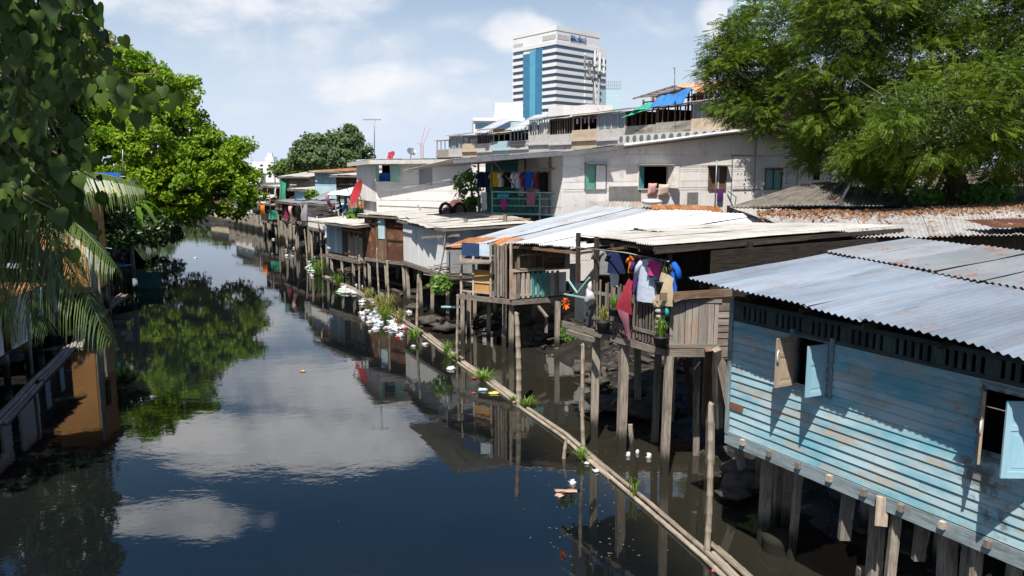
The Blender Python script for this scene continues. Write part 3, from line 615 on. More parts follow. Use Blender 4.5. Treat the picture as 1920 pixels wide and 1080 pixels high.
m = MB(); q0, q1 = P(1120, 392, 38.3), P(1560, 420, 30.3); m.hexa([V((q0.x, q0.y, 1)), V((q1.x, q1.y, 1)), V((q1.x, q1.y+.1, 1)), V((q0.x, q0.y+.1, 1)), V((q0.x, q0.y, q0.z-.15)), V((q1.x, q1.y, q1.z-.15)), V((q1.x, q1.y+.1, q1.z-.15)), V((q0.x, q0.y+.1, q0.z-.15))]); m.build('back_wall', wood_dark, hC)

# ------------------------------------------------------------------ littered big roof house behind the blue one
n0, n1, n2 = P(1500, 434, 22.0), P(1592, 447, 20.6), P(2150, 436, 20.4); k0, k2 = P(1372, 390, 36), P(2150, 372, 33)
hD = thing('house', (14, 24, .5), 'low house under a broad pale roof littered with dead leaves, below the feathery tree', 'house', 'stilt houses along the right bank')
m = MB(); m.roofing(n0, n1, P(1570, 398, 33), k0, .2, .022, .9, 6, .06, .04, 8); m.roofing(n1, n2, k2, P(1565, 398, 33), .2, .022, .9, 6, .06, .04, 8); m.build('tin_roof', roof_debris, hD)
m = MB()
for a, b in ((n0, n1), (n1, n2)):
    a2, b2 = a+V((.1, .5, -.12)), b+V((0, .5, -.12)); m.hexa([V((a2.x, a2.y, .5)), V((b2.x, b2.y, .5)), V((b2.x, b2.y+.06, .5)), V((a2.x, a2.y+.06, .5)), a2, b2, b2+V((0, .06, 0)), a2+V((0, .06, 0))])
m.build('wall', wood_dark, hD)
m = MB(); q = P(1845, 424, 21.2); q2 = P(2150, 420, 21.2); m.roofing(P(1862, 431, 20.6)+V((0, 0, .06)), P(2150, 430, 20.6)+V((0, 0, .06)), q2+V((0, 1, .1)), q+V((0, 1, .1)), .12, .015, .8, 6); o = m.build('tin_roof', rust_brown, hD); o['label'] = 'small rusty red sheet laid on the pale roof'
# dark tiled roof in the tree's shade
hT = thing('house', (13, 38, .5), 'house with a dark ridged roof half in the shade of the feathery tree', 'house')
g0, g1, g2, g3 = P(1366, 389, 35.5), P(1505, 345, 38.5), P(1592, 341, 38.8), P(1572, 384, 35)
m = MB(); m.roofing(g0, g3, g2, g1, .18, .03, 1.0, 6, .03, .02, 7, .02); m.build('tile_roof', roof_tile, hT)
h0, h1, h2, h3 = P(1574, 386, 35), P(2100, 392, 34), P(2100, 352, 39), P(1594, 349, 39)
m = MB(); m.roofing(h0, h1, h2, h3, .18, .03, 1.0, 5, .03, .03, 6, .02); m.build('tile_roof', roof_tile, hT)
m = MB(); m.bar(P(1568, 378, 35.2), P(1592, 341, 38.7)+V((0, 0, .06)), .14, .06); m.build('barge_board', wood_brown, hT)
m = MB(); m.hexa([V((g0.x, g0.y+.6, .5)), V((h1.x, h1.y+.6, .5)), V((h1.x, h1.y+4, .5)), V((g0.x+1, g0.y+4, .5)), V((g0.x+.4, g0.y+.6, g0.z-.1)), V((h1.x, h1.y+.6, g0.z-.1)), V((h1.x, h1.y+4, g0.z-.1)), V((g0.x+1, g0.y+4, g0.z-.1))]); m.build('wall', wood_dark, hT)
# ------------------------------------------------------------------ generic stilt shack with its own look
def shack(label, n, t, wid, dep, z0, zt, wall, roof, group='far shacks along the right bank', over=.35, rise=.3, back=0.0, posts=4, front=None, endw=None, holes=(), ph=.16, pw=1.0, rp=.14, name='shack'):
    """n: near corner on plan, t: direction of the canal wall away from us; inwards is to the right"""
    f = Fr(n, t); 
    if f.i.x < 0: f.i = -f.i
    e = Fr(n, f.i[:2]); e.i = f.d.copy()
    h = thing(name, (n[0], n[1], z0), label, name, group)
    def wal(fr, L, kind, hs):
        mm = MB(); k, mt = kind
        if k == 'panel': mm.wall(fr, 0, L, z0, zt, hs, t=.06, pw=pw, ph=1.2)
        elif k == 'plank': mm.planks(fr, 0, L, z0, zt, ph, .012, 0, .03)
        elif k == 'board': mm.boards(fr, 0, L, z0, zt, .18, hs)
        elif k == 'tin': mm.sheet(fr(0, 0, z0), fr(L, 0, z0), fr(L, 0, zt), fr(0, 0, zt), rp, .018, 2)
        return mm.build('wall', mt, h)
    wal(f, wid, front or wall, holes); wal(e, dep, endw or wall, ())
    mm = MB(); mm.box(f, .02, wid, dep, dep+.05, z0, zt); mm.box(e, .02, dep, wid, wid+.05, z0, zt); mm.box(f, 0, wid, .05, dep, z0-.1, z0-.02); mm.build('back_wall', wood_dark, h)
    A, B = f(-over, -over*1.2, zt+.05), f(wid+over, -over*1.2, zt+.05); C, D = f(wid+over, dep+over, zt+.05+rise), f(-over, dep+over, zt+.05+rise)
    if back: A, B, C, D = [q+V((0, 0, back*s)) for q, s in zip((A, B, C, D), (0, 1, 1, 0))]
    mm = MB(); mm.roofing(A, B, C, D, rp, .016, .9, 5, .06, .03, 3); mm.build('roof', roof, h)
    mm = MB(); mm.bar(A-V((0, 0, .1)), B-V((0, 0, .1)), .05, .09); mm.bar(A-V((0, 0, .1)), D-V((0, 0, .1)), .05, .09); mm.build('fascia', wood_grey, h)
    mm = MB(); mm.box(f, -.05, wid+.05, -.06, .06, z0-.2, z0-.02); mm.box(e, -.05, dep, -.06, .06, z0-.2, z0-.02); mm.build('floor_beam', wood_grey, h)
    for k in range(posts):
        a = wid*(k+.1)/max(1, posts-.8); 
        for b_ in (.1, dep*.55): post(h, f(a, b_, z0-.1), f(a+R.uniform(-.15, .15), b_+R.uniform(-.1, .1), 0), .16)
    return h, f, e

# white walled shack
n = P(838, 515, 34.2); q = P(757, 497, 39.6)
hW, fW, eW = shack('white panel shack on stilts beside the rusty brown tin shack', n[:2], (q-n)[:2], (q-n).length, 4.2, 2.35, 4.35, ('panel', panel_clean), roof_cement, 'stilt houses along the right bank', .2, .1, 0, 4, pw=1.25, endw=('panel', panel_grey), name='stilt_house')
hW['category'] = 'house'
m = MB(); A, B, C_, D_ = P(800, 428, 34.6), P(750, 405, 40.6), P(905, 397, 43), P(985, 411, 37); m.roofing(A, B, C_, D_, .18, .018, .95, 5, .2, .06, 5, .02); m.build('roof', roof_cement, hW)
m = MB(); m.bar(P(790, 446, 34), P(862, 441, 34.2), .09, .1); m.bar(P(832, 468, 33.6), P(835, 440, 33.8), .05); m.build('pole_rack', wood_grey, hW)
for px in (873, 947):
    m = MB(); t = P(px, 402 if px > 900 else 410, 36.5); m.bar(t, t-V((0, 0, 1.4)), .16, .14); m.build('roof_post', wood_grey, hW)
m = MB()
for k in range(5): a = P(890+k*14, 404+k*2, 38.5-k*.4); m.bar(a+V((0, 0, .05)), a+V((1.2, -.3, .05)), .12, .03)
m.build('loose_plank', wood_pale, hW)
m = MB()
for k in range(12): a = P(800+R.uniform(-6, 34), 508+R.uniform(-14, 8), 33.4+R.uniform(-.3, .3)); m.bar(a, a+V((R.uniform(.5, 1.3), R.uniform(-.5, .3), R.uniform(-.2, .2))), R.uniform(.04, .1), .03)
m.build('scrap_wood', wood_grey, hW)
# rusty tin shack and its plank neighbour
n = P(757, 489, 42.2); q = P(686, 488, 44.4)
hR, fR, eR_ = shack('shack on stilts walled in brown rusty corrugated tin', n[:2], (q-n)[:2], (q-n).length, 4, 1.98, 4.35, ('tin', rust_brown), roof_cement, 'stilt houses along the right bank', .25, .1, .0, 3, rp=.13, name='stilt_house'); hR['category'] = 'house'
m = MB(); m.planks(fR, 1.35, 2.25, 2.0, 4.2, .16, .01, -.05, .02); m.build('plank_screen', wood_brown, hR)
m = MB(); m.vbox(fR, 1.45, 2.0, -.09, -.065, 3.1, 4.2); m.build('panel', panel_blue, hR)
for z in (3.05, 4.02): m = MB(); m.box(fR, -.05, 1.33, -.05, -.03, z, z+.07); m.build('batten', wood_dark, hR)
n = P(684, 490, 44.6); q = P(616, 478, 48.4)
hP, fP, eP = shack('low plank and blue panel shack with a sagging grey roof', n[:2], (q-n)[:2], (q-n).length, 4, 1.8, 3.75, ('plank', wood_brown), roof_cement, 'stilt houses along the right bank', .75, .35, .0, 4, ph=.22, name='stilt_house'); hP['category'] = 'house'
L = (q-n).length
for x0, x1, mt in ((1.0, .3, panel_blue), (2.05, 1.45, panel_blue), (1.42, 1.05, panel_clean), (.28, 0, panel_clean)): m = MB(); m.vbox(fP, L-x0, L-x1, -.07, -.035, 1.9, 3.6); m.build('panel', mt, hP)
m = MB(); m.box(fP, .2, L-1.5, -.07, -.04, 3.3, 3.36); m.planks(fP, .1, 1.9, 1.85, 3.1, .14, .02, -.08, .02, .15); m.build('plank_screen', wood_pale, hP)
m = MB(); m.box(fP, -.3, L+.2, -.5, -.4, 1.62, 1.74); m.planks(Fr(fP(-.2, -.5, 0)[:2], fP.d[:2]), 0, L, 1.75, 1.78, .3); m.build('ledge', wood_grey, hP)

# ------------------------------------------------------------------ white two-storey panel house with teal shutters
hF = thing('panel_house', P(706, 405, 47.5), 'white two storey panel house with one open pair of mint shutters', 'house')
c = P(706, 382, 47.5); F_ = Fr(c[:2], (1, .05)); F_.i = V((-.05, 1, 0)).normalized(); S_ = Fr(c[:2], (-.42, .9)); S_.i = V((.9, .42, 0)).normalized()
zt = 7.42; W2 = 7.6
a0, z0 = F_.hit(711, 340); a1, z1 = F_.hit(731, 310); g0, gz0 = F_.hit(786, 346); g1, gz1 = F_.hit(810, 312)
m = MB(); m.wall(F_, 0, W2, 3.3, zt, [(a0, a1, z0, z1), (g0, g1, gz0, gz1)], t=.08, pw=1.22, ph=2.25); m.wall(S_, 0, 4.6, 4.9, zt, (), t=.08, pw=1.15, ph=2.6); m.wall(S_, .3, 4.6, 1, 4.9, (), b=.25, t=.08, pw=1.15); m.build('wall', panel_white, hF)
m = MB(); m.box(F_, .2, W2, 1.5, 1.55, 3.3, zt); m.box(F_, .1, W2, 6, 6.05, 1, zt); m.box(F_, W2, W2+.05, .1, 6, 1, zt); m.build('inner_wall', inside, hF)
wf = window(hF, F_, a0, a1, z0, z1, frame_white, .06, .04)
shutter(wf, 'shutter', F_, a0-.04, -.05, math.radians(100), .6, z0, z1, mint_pane); shutter(wf, 'shutter', F_, a1+.04, -.05, math.radians(28), .62, z0, z1, mint_pane)
m = MB(); m.box(F_, a0+.02, a1, .25, .28, z0, z0+.5); m.build('curtain', plain('blue_curtain', (.01, .12, .42, 1)), wf)
wf = window(hF, F_, g0, g1, gz0, gz1, frame_white, .03, .02); m = MB(); m.box(F_, g0, g1, .01, .03, gz0, gz1); m.build('screen', panel_grey, wf)
m = MB(); m.wall(F_, -.4, W2, 1.0, 3.3, (), b=.1, t=.08); m.build('block_wall', brick_white, hF)
x0 = F_.hit(712, 393)[0]; m = MB(); m.box(F_, x0, x0+.55, -.012, .06, 3.42, 3.95); m.build('vent', panel_grey, hF)
A, B, C_, D_ = P(655, 307, 52.5), P(692, 298.5, 46.4), P(880, 297, 47.2), P(880, 292.5, 54); 
m = MB(); m.roofing(B, C_, V((C_.x, 54, C_.z-.1)), V((B.x-2.6, 53, B.z-.15)), .14, .016, .95, 5, .02, .02, 3); m.build('roof', roof_cement, hF)
m = MB(); m.bar(B-V((0, 0, .16)), C_-V((0, 0, .16)), .06, .24); m.bar(B-V((0, 0, .16)), V((B.x-2.6, 53, B.z-.3)), .06, .24); m.build('fascia', frame_white, hF)
m = MB(); m.bar(P(705, 375, 47.3), P(870, 378, 47.5), .03); m.bar(P(783, 384, 46.5), P(792, 401, 45.5), .04); m.build('pipe', metal_grey, hF)
# red tin lean-to in front of it
tR = thing('lean_to', P(845, 402, 43), 'small lean-to with a steep rusty red tin roof and round tyres by the papaya plant', 'lean-to')
A, B, C_, D_ = P(818, 405, 42.5), P(893, 405, 42.0), P(893, 376, 44.5), P(850, 373, 45)
m = MB(); m.roofing(A, B, C_, D_, .16, .02, .8, 6, .08, .03, 3); m.build('tin_roof', mat('red_rust_tin', (.2, .07, .05, 1), (.13, .05, .04, 1), (.3, .2, .16, 1), .4, 2.4, (1.4, .4), .8, .1, .1, .3, .3), tR)
m = MB(); A2, B2 = A-V((0, 0, .05)), B-V((0, 0, .05)); m.hexa([V((A2.x, A2.y+.1, 3.2)), V((B2.x, B2.y+.1, 3.2)), V((B2.x, 45, 3.2)), V((A2.x+1, 45, 3.2)), A2+V((0, .1, 0)), B2+V((0, .1, 0)), C_-V((0, 0, .15)), D_-V((0, 0, .15))]); m.build('wall', wood_dark, tR)

# ------------------------------------------------------------------ long white panel building
H_ = Fr(P(1055, 385, 39)[:2], (.883, .469)); H_.i = V((-.469, .883, 0))
hH = thing('panel_building', H_(6, 0, .5), 'long white panel building with five hooded windows and a rising roof edge', 'building')
_, zl = H_.hit(1055, 286); _, zr = H_.hit(1380, 246); aR = H_.hit(1380, 246)[0]
ZL, ZR_ = zl, zr; LH = 27
ztop = lambda x: ZL+(ZR_-ZL)*x/aR-.1
wins = [((1097, 355), (1136, 310), .0), ((1197, 354), (1252, 312), 0), ((1328, 354), (1361, 314), 0), ((1434, 354), (1466, 318), 0), ((1524, 337), (1558, 321), 0)]
hl = []
for p, q, _ in wins: a, z = H_.hit(*p); a2, z2 = H_.hit(*q); hl.append((a, a2, z, z2))
m = MB(); m.wall(H_, 0, LH, .6, 7.6, hl, t=.1, pw=1.22, ph=1.75, zt=None); 
cols = [k*1.22 for k in range(int(LH/1.22)+1)]
for x0, x1 in zip(cols, cols[1:]):
    for g, b_, t_ in ((.006, 0, .018), (0, .014, .1)): 
        m.hexa([H_(x0+g, b_, 7.607), H_(x1-g, b_, 7.607), H_(x1-g, b_+t_, 7.607), H_(x0+g, b_+t_, 7.607), H_(x0+g, b_, ztop(x0)), H_(x1-g, b_, ztop(x1)), H_(x1-g, b_+t_, ztop(x1)), H_(x0+g, b_+t_, ztop(x0))])
e2 = Fr(H_(0, 0, 0)[:2], H_.i[:2]); e2.i = H_.d.copy(); m.wall(e2, .12, 7, .6, 7.5, (), t=.1, pw=1.2, ph=2.2); m.build('wall', panel_white, hH)
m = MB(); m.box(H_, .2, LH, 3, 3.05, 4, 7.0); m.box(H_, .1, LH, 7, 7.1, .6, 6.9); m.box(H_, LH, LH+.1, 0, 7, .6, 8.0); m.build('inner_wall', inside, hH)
m = MB(); m.roofing(H_(-.3, -.46, ztop(-.3)+.16), H_(LH, -.46, ztop(LH)+.16), H_(LH, 7.4, ztop(LH)-.5), H_(-.3, 7.4, ztop(-.3)-.5), .14, .016, 1.0, 5, .015, .02, 3)
m.roofing(H_(-6, -.46, ztop(-6)+.45), H_(-.25, -.46, ztop(-.3)+.2), H_(-.25, 6, ztop(-.3)-.3), H_(-6, 6, ztop(-6)-.1), .14, .016, 1.0, 5, .015, .02, 3); m.build('roof', roof_cement, hH)
m = MB(); m.bar(H_(-.3, -.42, ztop(-.3)+.04), H_(LH, -.42, ztop(LH)+.04), .05, .2); m.bar(H_(-6, -.42, ztop(-6)+.33), H_(-.3, -.42, ztop(-.3)+.08), .05, .2); m.build('fascia', metal_grey, hH)
m = MB(); m.tube([H_(x, -.55, ztop(x)+.12+.03*math.sin(x)) for x in (3.2, 6, 9, 12, 16)], .07, 8); m.build('gutter', metal_white, hH)
def leaf(par, fr, a0, a1, b_, z0, z1, mt, nm='shutter'):
    mm = MB(); mm.vbox(fr, a0, a1, b_, b_+.03, z0, z1); return mm.build(nm, mt, par)
a0, a1, z0, z1 = hl[0]; wf = window(hH, H_, a0, a1, z0, z1, metal_grey, .08, .045, .38, True); leaf(wf, H_, a0, (a0+a1)/2-.03, .02, z0, z1, green_pane, 'pane'); leaf(wf, H_, (a0+a1)/2+.03, a1, .0, z0, z1, panel_clean, 'pane')
a0, a1, z0, z1 = hl[1]; wf = window(hH, H_, a0, a1, z0, z1, frame_white, .08, .045, .4)
leaf(wf, H_, a0, a0+.36, .02, z0, z1, teal_pane, 'pane'); shutter(wf, 'shutter', H_, a1+.02, -.05, math.radians(62), .6, z0+.02, z1, frame_white)
a0, a1, z0, z1 = hl[2]; wf = window(hH, H_, a0, a1, z0, z1, frame_brown, .08, .045, .38, True); leaf(wf, H_, a0, (a0+a1)/2-.03, .02, z0, z1, frame_brown); leaf(wf, H_, (a0+a1)/2+.03, a1, .02, z0, z1, frame_brown)
m = MB(); m.vbox(H_, (a0+a1)/2-.06, (a0+a1)/2+.14, -.01, .01, z0, z1); m.build('stile', frame_white, wf)
a0, a1, z0, z1 = hl[3]; wf = window(hH, H_, a0, a1, z0, z1, frame_brown, .08, .045, .38, True); pt = mat('peeling_teal_shutter', (.12, .36, .33, 1), (.22, .45, .42, 1), (.36, .2, .12, 1), .5, 3, (5, 1), .7); leaf(wf, H_, a0, (a0+a1)/2-.03, .02, z0, z1, pt); leaf(wf, H_, (a0+a1)/2+.03, a1, .02, z0, z1, pt)
a0, a1, z0, z1 = hl[4]; wf = window(hH, H_, a0, a1, z0, z1, frame_white, .08, .045, .38); leaf(wf, H_, a0+.62, a1, .02, z0, z1, panel_clean, 'pane')
m = MB()                                             # cover strips and patches on the right half
a, z = H_.hit(1370, 291); m.box(H_, a, LH, -.03, -.012, z-.05, z+.03)
for px in (1416, 1497, 1600): x = H_.hit(px, 300)[0]; m.vbox(H_, x-.035, x+.035, -.045, -.012, 5.6, ztop(x)-.1)
x = H_.hit(1373, 300)[0]; m.vbox(H_, x-.03, x+.03, -.03, -.012, 5.2, z)
a, z = H_.hit(1373, 356); m.box(H_, a, a+2.1, -.03, -.012, z-.03, z+.03)
m.build('cover_strip', metal_grey, hH)
for c_, n_ in ((1396, 9), (1475, 7), (1516, 6)):
    m = MB()
    for k in range(n_):
        a, z = H_.hit(c_, 299+k*7.6); 
        for _ in range(2): da, dz = R.uniform(-.07, .07), R.uniform(-.06, .06); m.vbox(H_, a+da-.03, a+da+.03, -.02, -.012, z+dz-.03, z+dz+.03)
    for k in range(5): a, z = H_.hit(c_-13+k*6.5, 326); m.vbox(H_, a-.03, a+.03, -.0205, -.0125, z-.035, z+.035)
    o = m.build('tar_patch', wood_dark, hH); o['label'] = 'rows of dark tar dots over nail holes'
gp = mat('grey_cement_patch', (.2, .2, .19, 1), (.15, .15, .145, 1), None, 0, 3, (1, 1), .95, bump=.1)
for px, py, w_, d_, u_ in ((1141, 373, 2.0, .25, .62), (1288, 375, .75, .3, .4)): m = MB(); a, z = H_.hit(px, py); m.box(H_, a, a+w_, -.026, -.012, z-d_, z+u_); m.build('grey_patch', gp, hH)
# lean-to of rusty sheets at its foot
tL = thing('lean_to', P(1230, 400, 37.5), 'lean-to of grey and orange rusty tin sheets below the long white building', 'lean-to')
A, B, C_, D_ = P(1108, 394, 38), P(1226, 402, 37.4), P(1216, 380, 40.5), P(1120, 377, 40)
m = MB(); m.roofing(A, B, C_, D_, .2, .025, .9, 6, .1, .03, 3); o = m.build('tin_roof', mat('grey_rust_streak_tin', (.36, .35, .34, 1), (.27, .25, .23, 1), (.4, .17, .06, 1), .8, 1.6, (1.4, .35), .8, .1, .1, .2, .3, 1.0), tL)
A, B, C_, D_ = P(1222, 402, 37.6), P(1362, 401, 38.3), P(1345, 386, 41.5), P(1216, 383, 40.5)
m = MB(); m.roofing(A, B, C_, D_, .2, .025, 1.0, 6, .1, .03, 3); m.build('tin_roof', rust_orange, tL)
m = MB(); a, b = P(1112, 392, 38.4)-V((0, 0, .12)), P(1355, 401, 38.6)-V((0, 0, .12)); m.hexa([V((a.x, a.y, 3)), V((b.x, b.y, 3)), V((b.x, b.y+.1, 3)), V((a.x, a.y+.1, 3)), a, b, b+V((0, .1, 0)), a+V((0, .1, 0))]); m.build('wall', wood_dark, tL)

# ------------------------------------------------------------------ laundry veranda between the two white houses
zg = 4.55; G_ = Fr(P(890, 398, 41.2)[:2], (P(1054, 398, 39.6)-P(890, 398, 41.2))[:2]); G_.i = V((-G_.d.y, G_.d.x, 0)); LG = (P(1054, 398, 39.6)-P(890, 398, 41.2)).length
hG = thing('veranda', G_(2, 0, zg), 'raised veranda with mint railings and clothes hung under a grey awning', 'veranda')
m = MB(); m.box(G_, 0, LG, -.05, 2.6, zg-.15, zg); m.build('floor', wood_dark, hG)
m = MB()
for z, w in ((1.18, .07), (.84, .045), (.48, .045), (.08, .09)): m.bar(G_(1.0, -.08, zg+z), G_(LG+.1, -.08, zg+z+R.uniform(-.03, .03)), .05, w)
for a in (1.0, 3.55, LG): m.bar(G_(a, -.05, zg-.2), G_(a, -.05, zg+1.2), .07, .07)
m.build('railing', mint_rail, hG)
for a, b_ in ((.95, 0), (3.98, .1), (2.2, 1.6), (.1, .3)):
    m = MB(); m.bar(G_(a, b_, zg-.2), G_(a, b_, 7.55), .085, .085); m.build('post', wood_grey, hG)
m = MB(); m.bar(G_(.95, .05, 7.35), G_(2.4, .05, 5.75), .06, .06); m.bar(G_(3.0, .05, 5.75), G_(3.35, .05, 6.9), .13, .06); m.bar(G_(3.2, .0, 6.85), G_(LG, .0, 6.9), .08, .1); m.bar(G_(4.45, .0, zg), G_(4.75, .0, zg+1.9), .14, .04); m.build('brace', wood_grey, hG)
m = MB(); m.bar(G_(.1, .25, 6.72), G_(3.4, .25, 6.78), .025); m.build('clothes_pole', bamboo_grey, hG)
m = MB(); m.wall(G_, -.4, LG, zg-.1, 7.6, (), b=2.5, t=.06, pw=1.2); m.build('back_wall', teal_pane, hG)
m = MB(); m.planks(G_, .1, 3.4, zg, zg+.95, .16, .02, .3, .02); m.build('inner_screen', mat('teal_tin', (.06, .2, .18, 1), (.04, .13, .12, 1), None, 0, 3, (4, 1), .6), hG)
m = MB(); m.roofing(P(838, 306, 41.0), P(1008, 291, 39.2), P(1040, 282, 42.6), P(872, 296, 44), .15, .016, .9, 5, .04, .03, 4); m.build('awning', roof_grey, hG)
m = MB()
for a, b_ in ((.2, .2), (2.5, .2), (4.9, .2), (.2, 2.3), (4.9, 2.3)): m.bar(G_(a, b_, zg-.1), G_(a, b_, .4), .16)
m.build('support', wood_grey, hG)
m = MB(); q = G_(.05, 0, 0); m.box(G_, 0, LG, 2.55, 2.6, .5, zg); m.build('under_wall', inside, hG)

# ------------------------------------------------------------------ terrace of shophouses behind
RW = Fr(P(1372, 240, 60)[:2], (-.456, .89)); RW.i = V((.89, .456, 0))
looks = [('cream', cream, 'grey screens and a plain cream parapet, half behind the feathery tree', 'screen'), ('conc', concrete, 'stained concrete parapet and timber posts under a blue tarpaulin', 'timber'), ('conc', concrete, 'blackened concrete parapet and timber posts under a green tarpaulin', 'timber'),
         ('white', brick_white, 'blue glazed balcony screens over a mould streaked parapet', 'glass'), ('cream', cream, 'cream parapet with a line of small washing', 'open'), ('white', brick_white, 'rows of thin bare rods and a whitewashed parapet', 'rods'),
         ('white', brick_white, 'white slatted front and a pale blue curtain', 'slat'), ('white', brick_white, 'white balustrade grid under a sloping white board', 'grid'), ('blue', panel_blue, 'pale blue wall and a flat concrete canopy', 'open'),
         ('white', brick_white, 'white gabled sheet roof over a railed balcony', 'rods'), ('cream', cream, 'cream shutters over a dark balcony', 'slat'), ('white', brick_white, 'white window frames and a green curtain', 'glass'), ('conc', concrete, 'weathered grey roof box at the far end of the row', 'open')]
UL = 4.5
for k, (nm, mt, desc, sty) in enumerate(looks):
    x0, x1 = k*UL+.04, (k+1)*UL-.04; zp = 9.75-.10*k+(R.uniform(-.3, .3) if k > 3 else 0); zr = zp+2.2+R.uniform(-.4, .55)*(k > 2); o_ = RW(x0, 0, .5)
    h = thing('shophouse', o_, 'shophouse top storey with '+desc, 'shophouse', 'terrace of shophouses behind the white building')
    m = MB(); m.box(RW, x0, x1, .0, 12, .5, zp); m.box(RW, x0, x1, 4, 12, zp, zr-.1); m.build('wall', mt, h)
    m = MB(); m.box(RW, x0, x1, -.18, -.02, zp-.12, zp+.05)
    if sty in ('grid',):
        for i in range(14): m.vbox(RW, x0+.1+i*.32, x0+.22+i*.32, -.12, -.04, zp+.05, zp+.85)
        for z in (.05, .4, .8): m.box(RW, x0, x1, -.14, -.02, zp+z, zp+z+.09)
    else: m.box(RW, x0, x1, -.12, .02, zp+.05, zp+.95)
    m.build('parapet', mt, h)
    m = MB(); m.box(RW, x0, x1, 3.9, 3.98, zp, zr); m.vbox(RW, x0, x0+.12, .1, 4, zp, zr); m.build('inner_wall', wood_dark, h)
    n_ = {'screen': 4, 'timber': 6, 'glass': 4, 'open': 3, 'rods': 9, 'slat': 8, 'grid': 5}[sty]
    m = MB()
    for i in range(n_+1): x = x0+.05+(x1-x0-.15)*i/n_+(R.uniform(-.15, .15) if sty == 'timber' and 0 < i < n_ else 0); m.vbox(RW, x-.045, x+.045, -.05, .04, zp+.95, zr)
    m.box(RW, x0, x1, -.06, .05, zr-.1, zr); 
    m.build('frame', {'timber': wood_brown, 'open': cream, 'rods': wood_grey}.get(sty, frame_white), h)
    if sty in ('screen', 'glass'):
        for i in range(n_):
            xa = x0+.12+(x1-x0-.15)*i/n_; m = MB(); m.vbox(RW, xa, xa+(x1-x0)/n_-.14, .0, .02, zp+1.0, zr-.12); m.build('screen', panel_grey if sty == 'screen' else mat('grey_blue_pane', (.2, .26, .3, 1), (.13, .18, .21, 1), None, 0, 2, (1, 1), .3, 0, .02, .15, .5), h)
    if sty == 'slat':
        m = MB(); m.planks(RW, x0+.1, x1-2.0, zp+1.0, zr-.4, .2, .05, .02, .02); m.build('slats', frame_white, h); m = MB(); m.sheet(RW(x1-1.6, -.1, zr-.2), RW(x1-.3, -.1, zr-.2), RW(x1-.3, .25, zr-1.3), RW(x1-1.6, .25, zr-1.3), .3, .03, 3, wave=.05); m.build('curtain', panel_blue, h)
    m = MB()
    A, B, C_, D_ = RW(x0-.1, -.55, zr+.02), RW(x1+.1, -.55, zr+.02), RW(x1+.1, 5, zr+.75), RW(x0-.1, 5, zr+.75)
    if k in (7, 9): A, B, C_, D_ = RW(x0, -.9, zr-.5), RW(x1, -.9, zr-.5), RW(x1, 3, zr+1.3), RW(x0, 3, zr+1.3)
    m.roofing(A, B, C_, D_, .2, .02, 1.0, 4, .1, .05, 2); m.build('roof', [roof_cement, rust, roof_cement, roof_grey, rust_brown, roof_cement, roof_grey, roof_white, roof_cement, roof_white, roof_cement, rust_brown, roof_cement][k], h)
    if k in (4,):
        for i in range(5):
            m = MB(); x = x0+.7+i*.7; m.sheet(RW(x, .02, zr-.9+.1), RW(x+.4, .02, zr-.9+.1), RW(x+.4, .02, zr-.3), RW(x, .02, zr-.3), .3, .04, 3, wave=.05); m.build('washing', [plain('violet_cloth', (.2, .08, .3, 1)), plain('white_cloth', (.7, .7, .7, 1)), plain('pink_cloth', (.6, .25, .3, 1))][i % 3], h)
    # street side glass below is hidden; roof clutter above
    if k in (5, 6, 8): m = MB(); m.box(RW, x0+.5, x1-.6, 2, 5, zr+.3, zr+1.4); m.build('roof_box', panel_blue if k == 8 else panel_white, h)
# two roof-top tarpaulins, a scaffold room
def drape(name, mt, pts, label, cat, n=(16, 8), sag=.15, th=.01, group=None, wave=.12):
    """cloth between four corners (bilinear) with folds"""
    A, B, C, D = [V(p) for p in pts]; mm = MB(); vs = []; uv = []; fs = []; nr = (B-A).cross(D-A).normalized(); sd = R.random()*30
    for side in (0, 1):
        for i in range(n[0]+1):
            for j in range(n[1]+1):
                u, v = i/n[0], j/n[1]; q = A.lerp(B, u).lerp(D.lerp(C, u), v)
                q = q+nr*(wave*mnoise.noise(V((u*(B-A).length*1.4+sd, v*.8, sd)))*(.35+v)+side*th)-V((0, 0, sag*math.sin(PI*u)*(1-abs(2*v-1))*.6))
                q += (B-A).normalized()*(.04*mnoise.noise(V((v*3, u*5, sd)))); vs.append(q); uv.append((u*(B-A).length, v*(D-A).length))
    N = (n[0]+1)*(n[1]+1)
    for i in range(n[0]):
        for j in range(n[1]):
            a = i*(n[1]+1)+j; f = (a, a+n[1]+1, a+n[1]+2, a+1); fs.append(f); fs.append(tuple(x+N for x in f[::-1]))
    mm.idx(vs, fs, uv, True); o = mm.build(name, mt); return tag(o, label, cat, group)
drape('tarpaulin', plain('blue_tarp', (.05, .2, .5, 1), .45), [RW(5.2, -.4, 11.95), RW(9.6, -.5, 11.8), RW(9.2, .5, 12.75), RW(5.4, .6, 13.25)], 'blue tarpaulin stretched over the timber rooftop room', 'tarpaulin', sag=.15, wave=.3, n=(30, 12))
drape('tarpaulin', plain('green_tarp', (.04, .36, .25, 1), .5), [RW(12.9, -.9, 11.2), RW(9.4, -.6, 11.7), RW(9.2, .4, 12.8), RW(12.6, .1, 11.7)], 'sagging green tarpaulin beside the blue one', 'tarpaulin', sag=.35, wave=.35)
t = thing('rooftop_room', RW(6, 3, 12.3), 'half open rooftop room of rusty sheets and bare timber above the tarpaulins', 'rooftop room')
m = MB()
for x in (4.6, 6.5, 9.5, 12.6): 
    for b_ in (1.2, 5): m.vbox(RW, x-.07, x+.07, b_-.07, b_+.07, 11.5, 13.3 if x < 9 else 12.8)
m.box(RW, 3.5, 12.6, 1.1, 1.25, 12.5, 12.62); m.build('timber_frame', wood_brown, t)
